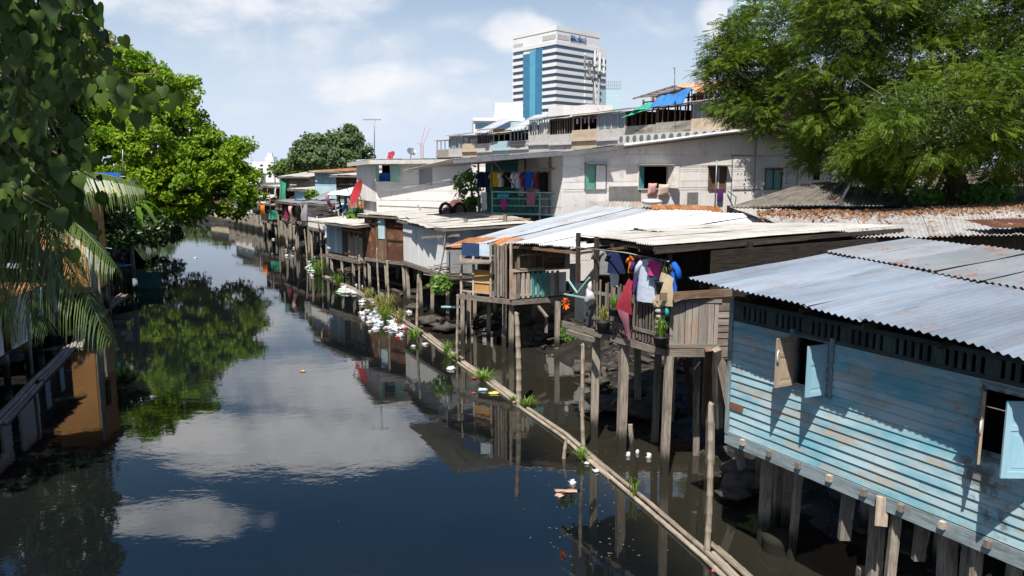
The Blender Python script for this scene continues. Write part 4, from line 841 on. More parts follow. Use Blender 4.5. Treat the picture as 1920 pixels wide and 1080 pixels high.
m = MB(); m.planks(RW, 4.6, 7.2, 12.2, 13.1, .5, .05, 2.0, .03, .2); m.planks(RW, 9.5, 12.4, 12.0, 13.0, .35, .2, 1.9, .03); m.build('wall', rust_orange, t)
m = MB(); m.roofing(RW(4.0, .7, 12.7), RW(7.6, .6, 13.6), RW(7.6, 5.4, 14.1), RW(4.0, 5.4, 13.3), .25, .03, 1.1, 4, .2, .1, 3); m.build('roof', mat('salmon_rust_sheet', (.6, .3, .2, 1), (.45, .18, .08, 1), (.65, .5, .42, 1), .6, 1.6, (1, .5), .9, isl=.25), t)
m = MB()
for k in range(6): m.bar(RW(7.6+k*1.05, .4, 13.5-k*.11), RW(7.6+k*1.05, 5.4, 13.95-k*.08), .08, .1)
m.bar(RW(7.6, .5, 13.5), RW(13.2, .5, 12.9), .1, .12); m.bar(RW(7.6, 3, 13.75), RW(13.2, 3, 13.1), .1, .12); m.build('rafter', wood_grey, t)
m = MB(); m.roofing(RW(7.6, 2.6, 13.8), RW(13.4, 2.4, 13.1), RW(13.4, 5.4, 13.4), RW(7.6, 5.4, 14.1), .25, .03, 1.1, 4, .3, .1, 2); m.build('roof', roof_cement, t)
t = thing('water_tank_house', RW(-1, 4, 12), 'plain cream rooftop box left of the feathery tree', 'rooftop box'); m = MB(); m.box(RW, -4, 2.6, 3, 7, 11.6, 13.0); m.build('wall', cream, t); m = MB(); m.box(RW, -4.2, 2.8, 2.8, 7.2, 13.02, 13.15); m.build('roof', roof_cement, t)
# air conditioners on the ledge
base = None
for k in range(14):
    x = .2+k*1.0; z = 9.0
    if base is None:
        base = thing('air_conditioner', RW(x, -.55, z), '', 'air conditioner', 'air conditioners on the shophouse ledge')
        f3 = Fr(RW(x, -.55, 0)[:2], RW.d[:2]); f3.i = RW.i.copy(); m = MB(); m.box(f3, -.42, .42, -.18, .18, z, z+.72); m.build('case', metal_white, base)
        m = MB(); c0 = f3(-.08, -.185, z+.36); vs = [c0]+[c0+f3.d*(.29*math.cos(i*PI/10))+V((0, 0, .29*math.sin(i*PI/10)))-f3.i*.01 for i in range(20)]; m.idx(vs, [(0, i+1, (i+1) % 20+1) for i in range(20)]); m.build('fan_grille', metal_grey, base)
        o = base
    else: o = dup(base, RW(x, -.55, z))
    o['label'] = 'boxy white air conditioner in the row along the shophouse ledge above the white roof edge'
m = MB(); m.box(RW, -1, 15, -.85, -.2, 8.85, 8.98); tag(m.build('ledge', concrete), 'long concrete ledge carrying the row of air conditioners', 'ledge')

# ------------------------------------------------------------------ office tower
tw = mat('tower_white_tile', (.78, .77, .76, 1), (.72, .71, .70, 1), None, 0, .05, (1, 1), .6, 0, .0, .03)
tg = mat('tower_blue_glass', (.025, .07, .13, 1), (.035, .09, .16, 1), None, 0, .12, (1, 1), .12, 0, 0, .25, .8)
tb = mat('tower_atrium_glass', (.02, .15, .27, 1), (.03, .19, .33, 1), None, 0, .2, (1, .4), .15, 0, 0, .1, .8); tb2 = mat('tower_light_glass', (.09, .36, .52, 1), (.07, .3, .46, 1), None, 0, .2, (1, .4), .15, 0, 0, .1, .8)
c = P(1042, 222, 430); TL = Fr(c[:2], (-22.7, 31)); TL.i = V((.807, .591, 0)); TR = Fr(c[:2], (25.4, 27)); TR.i = V((-.728, .685, 0)); 
WL_, WR_ = 38.0, 37.0; top = P(1042, 48, 430).z
t = thing('office_tower', (c.x, c.y, .5), 'tall white office tower with dark ribbon windows and blue glass strip', 'tower')
fl = 3.58; zg1 = P(1042, 80, 430).z
def tbox(m, fr, a0, a1, b0, b1, z0, z1): m.box(fr, a0, a1, b0, b1, z0, z1)
m = MB(); q1 = TL(WL_, 0, 0); q2 = TR(WR_, 0, 0); q3 = q1+q2-V((c.x, c.y, 0)); i0 = (V((c.x, c.y, 0))+(q3-V((c.x, c.y, 0)))*.012)
m.hexa([V((p.x, p.y, .5)) for p in (i0, q2*.99+q3*.01, q3, q1*.99+q1*.01)]+[V((p.x, p.y, zg1)) for p in (i0, q2, q3, q1)])
m.hexa([V((p.x, p.y, zg1+.01)) for p in (c, q2, q3, q1)]+[V((p.x, p.y, top-1.6)) for p in (c, q2, q3, q1)]); m.build('core', tw, t)
m = MB()
def ring(m, z0, z1, e): m.box(TL, -e, WL_+e, -e, .3, z0, z1); m.box(TR, .3, WR_+e, -e, .3, z0, z1)
ring(m, top-2.2, top, .3); ring(m, top-7.5, top-2.8, .12); ring(m, zg1-.8, zg1+1.2, .35); m.build('crown_band', tw, t)
m = MB(); m.box(TL, WL_*.76, WL_*.99, -.25, -.13, top-7.6, top-5.2); m.box(TL, .4, WL_*.3, -.25, -.13, top-6.5, top-4); m.box(TR, .6, WR_*.28, -.25, -.13, top-6.5, top-4); m.build('louvre', mat('tower_louvre', (.55, .54, .52, 1), None, None, 0, 1, (1, 1), .7), t)
aL0, aL1 = TL.hit(1018, 150)[0], TL.hit(981, 150)[0]
nf = 21
for k in range(nf):
    zz = zg1-1.0-k*fl
    for fr, x0, x1 in ((TL, .15, aL0), (TL, aL1, WL_-.1), (TR, .15, WR_*(.63)), (TR, WR_*.63, WR_*.94)):
        m = MB(); m.box(fr, x0, x1, -.02, .25, zz-1.75, zz); m.build('ribbon_window', tg, t)
        m = MB(); e = .55 if not (fr is TR and x0 > 5) else 1.0; m.box(fr, (x0 if x0 > 1 else -.5), x1+(.5 if x1 > 30 and fr is TL else 0), -e, .3, zz-fl+.02, zz-1.75); m.build('spandrel', tw, t)
m = MB(); m.box(TL, aL0+.05, aL0+(aL1-aL0)*.36, -.1, .2, 1, zg1-.5); m.box(TL, aL0+(aL1-aL0)*.64, aL1-.05, -.1, .2, 1, zg1-3.0); m.build('glass_strip', tb, t)
m = MB(); m.box(TL, aL0+(aL1-aL0)*.36, aL0+(aL1-aL0)*.64, -.35, .2, 1, zg1-2.2); m.build('glass_strip', tb2, t)
m = MB(); m.box(TR, WR_*.94, WR_, -.6, .3, 1, zg1-.9); m.build('corner_pier', tw, t)
cu = bpy.data.curves.new('lettering', 'FONT'); cu.body = 'สิรินรัตน์'; cu.size = 5.2; cu.extrude = .12; cu.offset = .06; cu.align_x = 'LEFT'
ot = bpy.data.objects.new('tmp', cu); COL.objects.link(ot); bpy.context.view_layer.update()
me = bpy.data.meshes.new_from_object(ot.evaluated_get(bpy.context.evaluated_depsgraph_get())); bpy.data.objects.remove(ot)
me.materials.clear(); me.materials.append(plain('sign_blue', (.02, .08, .3, 1), .5)); bx = max(v.co.x for v in me.vertices)
aS, zS = TR.hit(1068, 76.5); aE, _ = TR.hit(1098, 80); sc_ = (aE-aS)/bx
Mx = Matrix(((TR.d.x, 0, -TR.i.x, 0), (TR.d.y, 0, -TR.i.y, 0), (0, 1, 0, 0), (0, 0, 0, 1)))
me.transform(Matrix.Translation(TR(aS, -.5, zS)-V(t['_o'])) @ Mx @ Matrix.Scale(sc_, 4))
lo = bpy.data.objects.new('lettering', me); COL.objects.link(lo); lo.parent = t
# stepped wing on its right and the low block on its left
cw = P(1128, 222, 462)
t2 = thing('office_wing', (cw.x, cw.y, .5), 'lower white stepped wing on the right side of the office tower', 'office wing')
WG = Fr(TR(WR_+.3, .6, 0)[:2], TR.d[:2]); WG.i = TR.i.copy(); zw = P(1130, 98, 470).z
m = MB(); m.box(WG, 0, 8, .3, 20, .5, zw); m.build('core', tw, t2)
for k in range(14):
    z = zw-5-k*fl; m = MB(); m.box(WG, .3, 7, .05, .28, z-1.7, z); m.build('ribbon_window', tg, t2)
m = MB(); m.box(WG, 8, 13, 2, 20, .5, zw-28); m.build('side_block', tw, t2)
t3 = thing('office_block', P(920, 250, 300), 'low white office block with three dark window bands left of the tower', 'office block')
LBk = Fr(P(888, 250, 300)[:2], (1, .08)); LBk.i = V((-.08, 1, 0)); za, zb_ = P(888, 222, 300).z, P(940, 197, 320).z
m = MB(); m.box(LBk, 0, 19, .3, 20, .5, za); m.box(LBk, 8.5, 19, 8, 20, za+.01, zb_); m.build('core', tw, t3)
for k in range(5): m = MB(); m.box(LBk, .6, 18, .0, .28, za-3.4-k*3.6, za-1.6-k*3.6); m.build('ribbon_window', tg, t3)
m = MB(); m.box(LBk, -.3, 19, -.3, .3, za-.9, za+.3); m.build('cornice', tw, t3)
# glass tower behind the tree, far white flats, greenish scaffold block
t4 = thing('glass_tower', P(1410, 100, 520), 'pale teal glass tower top showing through the feathery tree', 'tower'); q = Fr(P(1382, 100, 520)[:2], (1, .1)); q.i = V((-.1, 1, 0))
m = MB(); m.box(q, 0, 24, 0, 20, .5, P(1400, 4, 520).z); m.box(q, 4, 24, 2, 20, P(1400, 3.9, 520).z, P(1400, -60, 520).z); m.build('core', mat('pale_teal_glass', (.5, .66, .66, 1), (.42, .58, .6, 1), None, 0, .1, (1, 1), .3), t4)
for k in range(16): m = MB(); m.box(q, .8, 23, -.12, -.02, 40+k*5, 42+k*5); m.build('ribbon_window', tg, t4)
t5 = thing('apartment_block', P(490, 320, 330), 'far white apartment block with rows of small dark windows', 'apartment block', ); q = Fr(P(474, 320, 330)[:2], (1, .1)); q.i = V((-.1, 1, 0)); zt5 = P(490, 303, 330).z
m = MB(); m.box(q, 0, 11, .1, 10, .5, zt5); m.box(q, 5.2, 8.6, -.8, 8, .5, zt5+2); m.box(q, 6, 7.6, 1, 4, zt5+2, zt5+3.5); m.build('wall', mat('far_white_wall', (.74, .73, .74, 1), (.7, .69, .7, 1), None, 0, .3, (1, 1), .8, bump=0), t5)
for k in range(4):
    for x, y in ((3.0, .1), (6.3, -.8)): m = MB(); m.box(q, x, x+1.1, y-.06, y-.01, zt5-1.9-k*1.5, zt5-1.2-k*1.5); m.build('window', inside, t5)
t6 = thing('apartment_block', P(465, 330, 260), 'lower far white block with three windows beside the apartment block', 'apartment block'); q = Fr(P(455, 330, 260)[:2], (1, .1)); q.i = V((-.1, 1, 0)); z6 = P(465, 325, 260).z
m = MB(); m.box(q, 0, 5.6, 0, 8, .5, z6); m.box(q, -.2, 5.8, -.2, .0, z6+.01, z6+.3); m.build('wall', MATS['far_white_wall'], t6)
for k in range(3): m = MB(); m.box(q, 1.2+k*1.3, 1.9+k*1.3, -.06, -.01, z6-1.4, z6-.7); m.build('window', inside, t6)
t7 = thing('scaffolded_block', P(1152, 200, 380), 'distant low block with a mesh railing right of the office tower', 'office block'); q = Fr(P(1136, 200, 380)[:2], (1, .15)); q.i = V((-.15, 1, 0)); z7 = P(1150, 167, 380).z
m = MB(); m.box(q, 0, 7, 0, 8, .5, z7); m.build('wall', panel_blue, t7)
m = MB()
for k in range(8): m.vbox(q, k-.06, k+.06, -.1, .02, z7, z7+3.4)
for z in (.1, 1.7, 3.3): m.box(q, 0, 7, -.1, .0, z7+z, z7+z+.12)
m.build('railing', metal_grey, t7)
# masts, aerials and cranes
t = thing('cell_mast', P(1114, 210, 84), 'grey antenna mast with white panel antennas in front of the office tower', 'mast'); b_ = P(1114, 215, 84); tp = P(1114, 100, 84)
m = MB(); m.tube([b_-V((0, 0, 3)), b_.lerp(tp, .5), tp], [.16, .13, .09], 8); m.bar(P(1114, 150, 84), P(1122, 205, 82), .09); m.bar(P(1114, 148, 84), P(1117, 195, 82), .07)
for z, w in ((.93, .8), (.8, 1.0), (.68, 1.0), (.6, .7)): q = b_.lerp(tp, z); m.bar(q-V((w, 0, 0)), q+V((w, 0, 0)), .06); m.bar(q-V((0, w, 0)), q+V((0, w, 0)), .06)
m.build('pole', metal_grey, t)
for dx, dy, z, h in ((-.95, 0, .86, 1.7), (.55, -.3, .86, 2.4), (1.0, .1, .80, 2.0), (-.5, -.7, .68, 1.3), (.0, -.9, .9, 1.9), (-.9, .2, .66, 1.1)): q = b_.lerp(tp, z)+V((dx, dy, 0)); m = MB(); m.bar(q-V((0, 0, h*.4)), q+V((0, 0, h*.4)), .2, .12); m.build('panel_antenna', metal_white if h > 1.8 else metal_grey, t)
for i in range(16): q = b_.lerp(tp, R.uniform(.5, .84))+V((R.uniform(-.7, .7), R.uniform(-.7, .3), 0)); m = MB(); m.bar(q, q+V((0, 0, .4)), .2, .16); m.build('radio_unit', mat('dark_radio_case', (.12, .12, .125, 1)), t)
def aerial(px, py0, py1, Y, label, arms):
    a, b = P(px, py0, Y), P(px, py1, Y); m = MB(); m.tube([a, b], .035, 6)
    for v_, w in arms:
        q = a.lerp(b, v_); m.bar(q-V((w*.7, 0, 0)), q+V((w*.45, .1, 0)), .03)
        for k in range(6): r = q+V((w*(-.68+.2*k), 0, 0)); m.bar(r-V((.02, .3, .06)), r+V((.02, .3, .06)), .02)
    tag(m.build('television_aerial', metal_grey), label, 'aerial')
aerial(702, 300, 222, 50, 'tall television aerial over the roof of the white shuttered house', [(.97, .95)])
aerial(1265, 175, 126, 64, 'thin aerial pole standing above the tarpaulin roof', [(.97, .15)])
aerial(1321, 195, 133, 62, 'bent television aerial near the edge of the feathery tree', [(.9, .5)])
aerial(230, 330, 280, 56, 'thin pole above the house with the blue and yellow banner', [])
for px, tip, lb in ((789, (797, 238), 'left one of two faint red tower cranes far off'), (793, (806, 241), 'right one of two faint red tower cranes far off')):
    m = MB(); a = P(px, 300, 700); b = P(px, 272, 700); m.bar(a, b, .7); m.bar(b, P(*tip, 700), .5); m.bar(b, b+V((-4, 0, 2)), .5); tag(m.build('tower_crane', plain('crane_red', (.55, .36, .36, 1))), lb, 'crane', 'far tower cranes')
def dish(c, n, r, mt, label, foot=None):
    c, n = V(c), V(n).normalized(); u = n.cross(V((0, 0, 1))).normalized(); w = u.cross(n); vs = [c-n*r*.22]; fs = []; K = 16
    for j, q in enumerate((.5, .85, 1)):
        for k in range(K): vs.append(c+(u*math.cos(2*PI*k/K)+w*math.sin(2*PI*k/K))*r*q-n*r*.22*(1-q*q))
    for k in range(K): fs.append((0, 1+k, 1+(k+1) % K))
    for j in range(2):
        for k in range(K): a = 1+j*K; fs.append((a+k, a+K+k, a+K+(k+1) % K, a+(k+1) % K))
    t = thing('satellite_dish', c-V((0, 0, .5)), label, 'satellite dish'); m = MB(); m.idx(vs, fs, None, True); m.build('dish', mt, t)
    m = MB(); m.tube([c-n*r*.2, c-V((0, 0, .3))-n*.3, c-V((0, 0, .9))-n*.3], .03, 6); m.build('stand', metal_grey, t); m = MB(); m.bar(c-w*r*.9, c+n*r*.7, .025); m.bar(c+n*r*.7-w*.04, c+n*r*.7+w*.08, .06); m.build('feed_arm', metal_grey, t)
dred = plain('red_dish', (.4, .03, .035, 1), .5)
dish(P(668, 360, 47.3), (-.8, -.45, .35), .8, dred, 'red satellite dish between the pale blue house and the white shuttered house')
dish(P(733, 291, 52), (-.5, -.6, .5), .32, dred, 'small red satellite dish on the roof of the white shuttered house')
dish(P(772, 284, 62), (.4, -.6, .6), .38, metal_grey, 'grey satellite dish beyond the flat roof near the cranes')
# ------------------------------------------------------------------ shacks further up the right bank
def near(px, py, Y): q = P(px, py, Y); return (q.x, q.y), q.z
def sh(label, px0, py0, Y0, px1, Y1, dep, ztop_py, wall, roof, **k):
    n, z = near(px0, py0, Y0); q = P(px1, py0, Y1); zt = P(px0, ztop_py, Y0).z
    return shack(label, n, (q.x-n[0], q.y-n[1]), (V((q.x, q.y))-V(n)).length, dep, z, zt, wall, roof, **k)
h, f, e = sh('pale blue tall shack with an orange edged roof before the leafy round trees', 646, 380, 58, 592, 60.5, 4, 322, ('panel', panel_blue), rust_orange, pw=1.6, over=.35, rise=.2, endw=('panel', mat('deep_blue_tin', (.02, .09, .32, 1))), posts=0)
h, f, e = sh('dark fronted shack with a lean-to hood beside the white shuttered house', 676, 385, 54, 632, 56, 4, 330, ('plank', wood_dark), roof_cement, over=.3, posts=3)
h, f, e = sh('white and light grey shack on a pale concrete footing left of the plank shack', 612, 432, 52.5, 578, 56, 3.2, 384, ('panel', panel_white), roof_grey, over=.3, posts=2, rise=.25)
h, f, e = sh('light blue box shack with a flat grey roof edge', 588, 385, 62, 553, 64, 4, 357, ('panel', mat('sky_blue_panel', (.4, .58, .78, 1))), roof_cement, over=.35, posts=2)
h, f, e = sh('shack with a tilted board wall and grey cement roof above the light blue box', 580, 352, 70, 535, 71, 5, 332, ('board', wood_pale), roof_cement, over=.4, rise=.5, posts=0)
h, f, e = sh('shack hung with green netting under a pale green roof edge', 545, 392, 71, 517, 74, 4, 352, ('plank', wood_dark), mat('pale_green_sheet', (.35, .47, .4, 1)), over=.4, rise=.5, posts=2)
h, f, e = sh('brown open fronted shack with crossed timber struts left of the green netting', 520, 388, 78, 494, 80, 4, 350, ('plank', wood_brown), roof_grey, over=.5, rise=.3, posts=2)
h, f, e = sh('long low shack with a brown roof behind the big round tree edge', 500, 380, 92, 450, 95, 5, 352, ('panel', panel_grey), rust_brown, over=.6, rise=.3, posts=0)
h, f, e = sh('small shack with a green rail and orange cloth corner on the canal wall', 517, 417, 76, 490, 80, 3.5, 384, ('plank', wood_dark), roof_cement, over=.3, posts=2)
h, f, e = sh('cluttered dark shack with bundles hung on its canal front', 578, 418, 60, 530, 66, 3.5, 384, ('plank', wood_dark), roof_grey, over=.35, posts=3)
h, f, e = sh('pale far shack at the bend beyond the big round tree', 480, 412, 88, 440, 95, 4, 372, ('panel', panel_white), roof_cement, over=.4, posts=3)
h, f, e = sh('far cream shack low over the water at the bend', 445, 412, 97, 395, 103, 4, 385, ('panel', cream), rust_brown, over=.4, posts=3)
# canal retaining walls
for (a, b, py0, label) in (((548, 460), (500, 437), 414, 'streaked pale concrete canal wall under the far shacks'), ((500, 437), (430, 421), 402, 'far concrete canal wall at the bend')):
    q0, q1 = W(*a), W(*b); fr = Fr(q0[:2], (q1-q0)[:2]); m = MB(); L = (q1-q0).length; zt = P(a[0], py0+10, q0.y).z
    for k in range(int(L/2.4)+1): m.box(fr, k*2.4, min(L, k*2.4+2.36), -.0, -.3, -.4, 1.75+R.uniform(-.15, .15))
    for k in range(int(L/2.4)+1): m.vbox(fr, k*2.4-.14, k*2.4+.14, .02, .24, -.4, 1.9)
    tag(m.build('canal_wall', concrete_bank), label, 'wall')
# ------------------------------------------------------------------ clothes
CL_ = {k: cloth(k, c) for k, c in dict(navy=(.02, .03, .08, 1), yellow=(.75, .5, .03, 1), white=(.72, .72, .72, 1), lilac=(.55, .55, .72, 1), blue=(.02, .12, .55, 1), maroon=(.2, .03, .06, 1), pink=(.52, .2, .26, 1), black=(.018, .018, .02, 1), red=(.5, .055, .085, 1), hot=(.58, .06, .26, 1), denim=(.12, .2, .35, 1), pale=(.5, .56, .66, 1), sand=(.62, .5, .33, 1), grey=(.25, .25, .26, 1), orange=(.7, .2, .03, 1), purple=(.1, .035, .16, 1), teal=(.02, .35, .45, 1), green=(.05, .3, .2, 1), rose=(.7, .4, .38, 1)).items()}
def shirt(p, mt, label, ang=0.0, w=.5, h=.72, group='clothes hung on the veranda', cat='shirt', sleeves=True):
    """a shirt on a hanger, shoulders at p; ang: heading of the shoulder line"""
    p = V(p); d = V((math.cos(ang), math.sin(ang), 0)); n = V((-d.y, d.x, 0)); sd = R.random()*40; N = 20; m = MB(); vs = []; fs = []
    prof = [(0, .16, .03), (-.035, .32, .05), (-.1, .46, .075), (-.25, .47, .085), (-.5, .5, .09), (-.8, .53, .1), (-1, .55, .1)]
    for z, hw, t in prof:
        for k in range(N):
            a = 2*PI*k/N; rp = 1+.35*mnoise.noise(V((math.cos(a)*2.2+sd, math.sin(a)*2.2, z*1.2)))*abs(z)
            vs.append(p+d*(math.cos(a)*hw*w)+n*(math.sin(a)*t*w*1.3*rp+.03*mnoise.noise(V((math.cos(a)*5+sd, z*3, 0))))+V((0, 0, z*h)))
    for j in range(len(prof)-1):
        for k in range(N): k2 = (k+1) % N; fs.append((j*N+k, (j+1)*N+k, (j+1)*N+k2, j*N+k2))
    fs.append(tuple(range(N))); m.idx(vs, fs, None, True)
    if sleeves:
        for s in (-1, 1): m.tube([p+d*s*w*.3-V((0, 0, .06*h)), p+d*s*w*.5-V((0, 0, .2*h)), p+d*s*w*.6-V((0, 0, .42*h))], [.09*w/.5, .085*w/.5, .1*w/.5], 8, True, .7)
    tag(m.build('shirt', mt), label, cat, group)
def hang(p, ang, w, h, mt, label, cat, group=None, n=(10, 8), wave=.12, name='cloth'):
    d = V((math.cos(ang), math.sin(ang), 0)); p = V(p)
    return drape(name, mt, [p-V((0, 0, h))-d*w/2, p-V((0, 0, h))+d*w/2, p+d*w/2, p-d*w/2], label, cat, n, .0, .012, group, wave)
ga = math.atan2(G_.d.y, G_.d.x)
for a, mt, lb, w, h, da in [(.3, 'navy', 'dark navy shirt hung at the left end of the veranda', .5, .8, .8), (.68, 'navy', 'navy top half hidden behind the yellow shirt', .5, .75, .9), (1.02, 'yellow', 'bright yellow shirt on the veranda', .5, .74, .1), (1.42, 'white', 'white shirt edge right of the yellow shirt', .45, .74, 1.1), (1.75, 'black', 'black shirt in the dark middle of the veranda', .5, .75, 1.0), (2.1, 'white', 'white and black striped shirt left of the pale lilac one', .45, .78, 1.2), (2.38, 'lilac', 'pale lilac shirt near the middle of the veranda', .5, .8, .9), (2.62, 'maroon', 'maroon top between the lilac and the blue shirts', .45, .75, 1.2), (2.98, 'blue', 'bright blue shirt on the veranda', .62, .8, .05), (3.4, 'maroon', 'dark red shirt right of the blue one', .5, .85, .9), (3.72, 'black', 'long black dress at the right end of the clothes pole', .5, 1.1, .6)]:
    shirt(G_(a, .25, 6.72), CL_[mt], lb, ga+da, w, h)
hang(G_(3.1, -.1, 5.75), ga, .42, .7, CL_['pink'], 'dusty pink cloth over the mint railing', 'cloth', 'cloths on the veranda railing'); hang(G_(.55, -.05, 5.7), ga, .3, .9, CL_['white'], 'white towel at the left of the mint railing', 'towel', 'cloths on the veranda railing')
m = MB(); q = G_(1.65, -.2, 5.62); m.tube([q-V((.28, 0, 0)), q+V((.28, 0, 0))], .02, 6); 
for k in range(8): m.blob(q+V((-.25+.07*k, 0, -.1)), (.05, .05, .12), .2, k, 6, 4)
tag(m.build('peg_hanger', plain('cyan_plastic', (.05, .42, .55, 1))), 'cyan peg hanger with small items below the mint railing', 'peg hanger')
hang(G_(1.68, -.2, 5.4), ga, .26, .55, CL_['hot'], 'small hot pink cloth under the cyan peg hanger', 'cloth')
# near laundry balcony
ba = math.atan2(B_.d.y, B_.d.x)
m = MB(); m.tube([B_(-.6, -.12, zb+1.98), B_(LB_*.5, -.15, zb+2.02), B_(LB_+.1, -.1, zb+1.95)], .018, 6); tag(m.build('clothes_pole', bamboo_grey), 'thin bamboo pole carrying the washing over the near slat balcony', 'clothes pole')
for a, b_, mt, lb, w, h, da in [(-.25, .5, 'grey', 'charcoal shirt hung deep inside the near slat balcony', .5, .7, .3), (.1, .4, 'grey', 'second charcoal shirt close beside the pale blue jacket hanger', .5, .62, .9), (.75, .1, 'navy', 'dark navy top on the near slat balcony', .42, .5, .6), (1.55, .0, 'orange', 'orange and yellow child top on the near slat balcony', .34, .4, .5), (1.7, .15, 'purple', 'dark purple shirt behind the red towel', .5, .85, .8), (2.15, -.12, 'pale', 'pale blue grey shirt hung over the slat railing', .52, .98, .35), (2.0, -.05, 'denim', 'light denim shirt left of the pale blue grey one', .42, .95, .7), (2.5, .06, 'blue', 'strong blue shirt behind the sand coloured cloth', .55, .95, .4), (2.42, -.2, 'hot', 'hot pink vest on top of the pale blue shirt', .26, .34, .5)]:
    shirt(B_(a, b_, zb+1.95), CL_[mt], lb, ba+da, w, h, 'washing on the near slat balcony')
q = lambda a, z: B_(a, -.16, zb+z)
drape('cloth', CL_['sand'], [q(2.42, .95), q(3.02, 1.0), q(2.98, 1.62), q(2.6, 1.72)], 'sand coloured cloth at the right of the near washing', 'cloth', (10, 8), .0, .012, None, .12)
q = lambda a, z: B_(a, -.22, zb+z)
drape('towel', CL_['red'], [q(1.15, .68), q(1.72, .62), q(1.78, 1.42), q(1.6, 1.45)], 'red towel hung over the slat railing', 'towel', (12, 10), .0, .012, None, .2); drape('towel', CL_['pink'], [q(1.6, .05), q(1.74, .0), q(1.72, .66), q(1.3, .7)], 'pink towel hung below the red one', 'towel', (10, 8), .0, .012, None, .2)
hang(B_(.55, .2, zb+1.6), ba, .3, .5, CL_['white'], 'small white cloth inside the near slat balcony', 'cloth')
m = MB(); m.blob(B_(.1, -.2, zb+.8), (.13, .13, .18), .35, 3, 12, 8); m.blob(B_(.1, -.2, zb+1.05), (.06, .06, .16), .2, 4, 8, 6); tag(m.build('plastic_bag', plastic_white), 'full white and pink bag tied to the left corner of the slat balcony', 'bag')
m = MB(); 
for a0, z0, a1, z1 in ((-.75, 1.15, -.35, .85), (-.35, .85, .15, 1.3), (-.9, .75, .1, .78)): m.bar(B_(a0, -.25, zb+z0), B_(a1, -.25, zb+z1), .035)
tag(m.build('drying_frame', mint_rail), 'thin mint drying frame left of the near washing', 'drying frame')
m = MB()
for k in range(9): a = k*.7; m.bar(V(B_(-.98, -.1, zb+.55)), B_(-.98+.17*math.cos(a), -.15, zb+.5+.15*math.sin(a)-.03), .05, .02)
tag(m.build('paper_star', plain('orange_paper', (.85, .16, .02, 1))), 'bright orange star ornament at the edge of the teal slat shack', 'ornament')
# plants
def tuft(c, n, h, spread, wd=.03, droop=.5, seed=0):
    vs = []; fs = []
    for k in range(n):
        a = NR.uniform(0, 2*PI); r = NR.uniform(0, spread*.35); b = V((c[0]+r*math.cos(a), c[1]+r*math.sin(a), c[2])); hh = h*NR.uniform(.5, 1.1); o = V((math.cos(a), math.sin(a), 0))*spread*NR.uniform(.3, 1); s = V((-math.sin(a), math.cos(a), 0))*wd/2
        p = [b, b+o*.25+V((0, 0, hh*.55)), b+o*.6+V((0, 0, hh*.95)), b+o+V((0, 0, hh*(1-droop*NR.uniform(.2, 1))))]
        i = len(vs)
        for j, q in enumerate(p): w = (1, .9, .6, .08)[j]; vs += [tuple(q-s*w), tuple(q+s*w)]
        for j in range(3): fs.append((i+j*2, i+j*2+1, i+j*2+3, i+j*2+2))
    return vs, fs
grass_g = leafmat('weed_green', (.10, .2, .02, 1), (.2, .3, .05, 1), .35, .6, .2); grass_y = leafmat('dry_weed', (.3, .27, .08, 1), (.2, .24, .05, 1), .3, .7, .2)
def weed(c, n, h, sp, mt, label, cat='weed', group='weeds rooted on the bamboo boom', wd=.03, name='weed_plant'):
    vs, fs = tuft(c, n, h, sp, wd); tag(np_mesh(name, vs, fs, mt, loc=tuple(c)), label, cat, group)
for px, py, n, h, sp, mt, lb in [(1090, 860, 40, .28, .3, grass_g, 'low weed tuft by the joint of the two bamboo boom lengths'), (1188, 930, 12, .5, .26, grass_g, 'tall spindly weed standing on the nearest bamboo boom length'), (988, 760, 60, .26, .42, grass_g, 'weed tuft at the foot of the thick bamboo pole'), (960, 752, 20, .2, .2, grass_g, 'tiny weed left of the thick bamboo pole foot'), (908, 712, 90, .32, .6, grass_g, 'bushy bright weed mid way along the boom'), (848, 672, 30, .25, .3, grass_g, 'small weed left of the bushy bright one'), (838, 662, 30, .5, .4, grass_g, 'upright weed in front of the teal slat shack posts'), (776, 636, 60, .45, .5, grass_g, 'green weed at the foot of the grey bamboo pole'), (748, 606, 40, .7, .5, grass_y, 'spiky dry weed behind the right white bag pile'), (718, 590, 160, 1.0, .9, grass_y, 'tallest yellow green weed clump between the two bag piles'), (722, 600, 60, .6, .6, grass_g, 'green skirt of the tallest weed clump'), (690, 560, 60, .6, .6, grass_y, 'yellow weed behind the left bag pile'), (636, 532, 70, .7, .7, grass_g, 'green weed at the far bamboo poles'), (598, 515, 80, 1.0, .8, grass_g, 'leafy weed at the far end of the boom')]:
    weed(tuple(W(px, py, .06)), n, h, sp, mt, lb)
pot_m = plain('dark_plastic_pot', (.03, .03, .035, 1), .6)
def potted(c, r, h, n, ph, mt, label, stems=False):
    c = V(c); t = thing('potted_plant', c, label, 'potted plant', 'pots on the near slat balcony'); m = MB(); m.tube([c, c+V((0, 0, h*.9)), c+V((0, 0, h))], [r*.75, r, r*1.08], 14); m.build('pot', pot_m, t)
    vs, fs = tuft(tuple(c+V((0, 0, h))), n, ph, r*1.3, .028); np_mesh('leaves', vs, fs, mt, t)
potted(B_(.75, -.28, zb+.02), .17, .3, 30, .4, grass_y, 'black pot with a yellow green plant low at the left of the slat balcony')
potted(B_(1.1, -.24, zb+.5), .13, .18, 25, .32, grass_g, 'small hanging pot left of the red towel')
potted(B_(2.75, -.26, zb+.1), .17, .2, 40, .45, grass_g, 'dark trough pot hung low on the right of the slat balcony')
potted(B_(LB_-.1, -.05, zb+1.22), .2, .28, 26, .5, grass_y, 'black bucket with dry stalks on the corner of the slat railing')
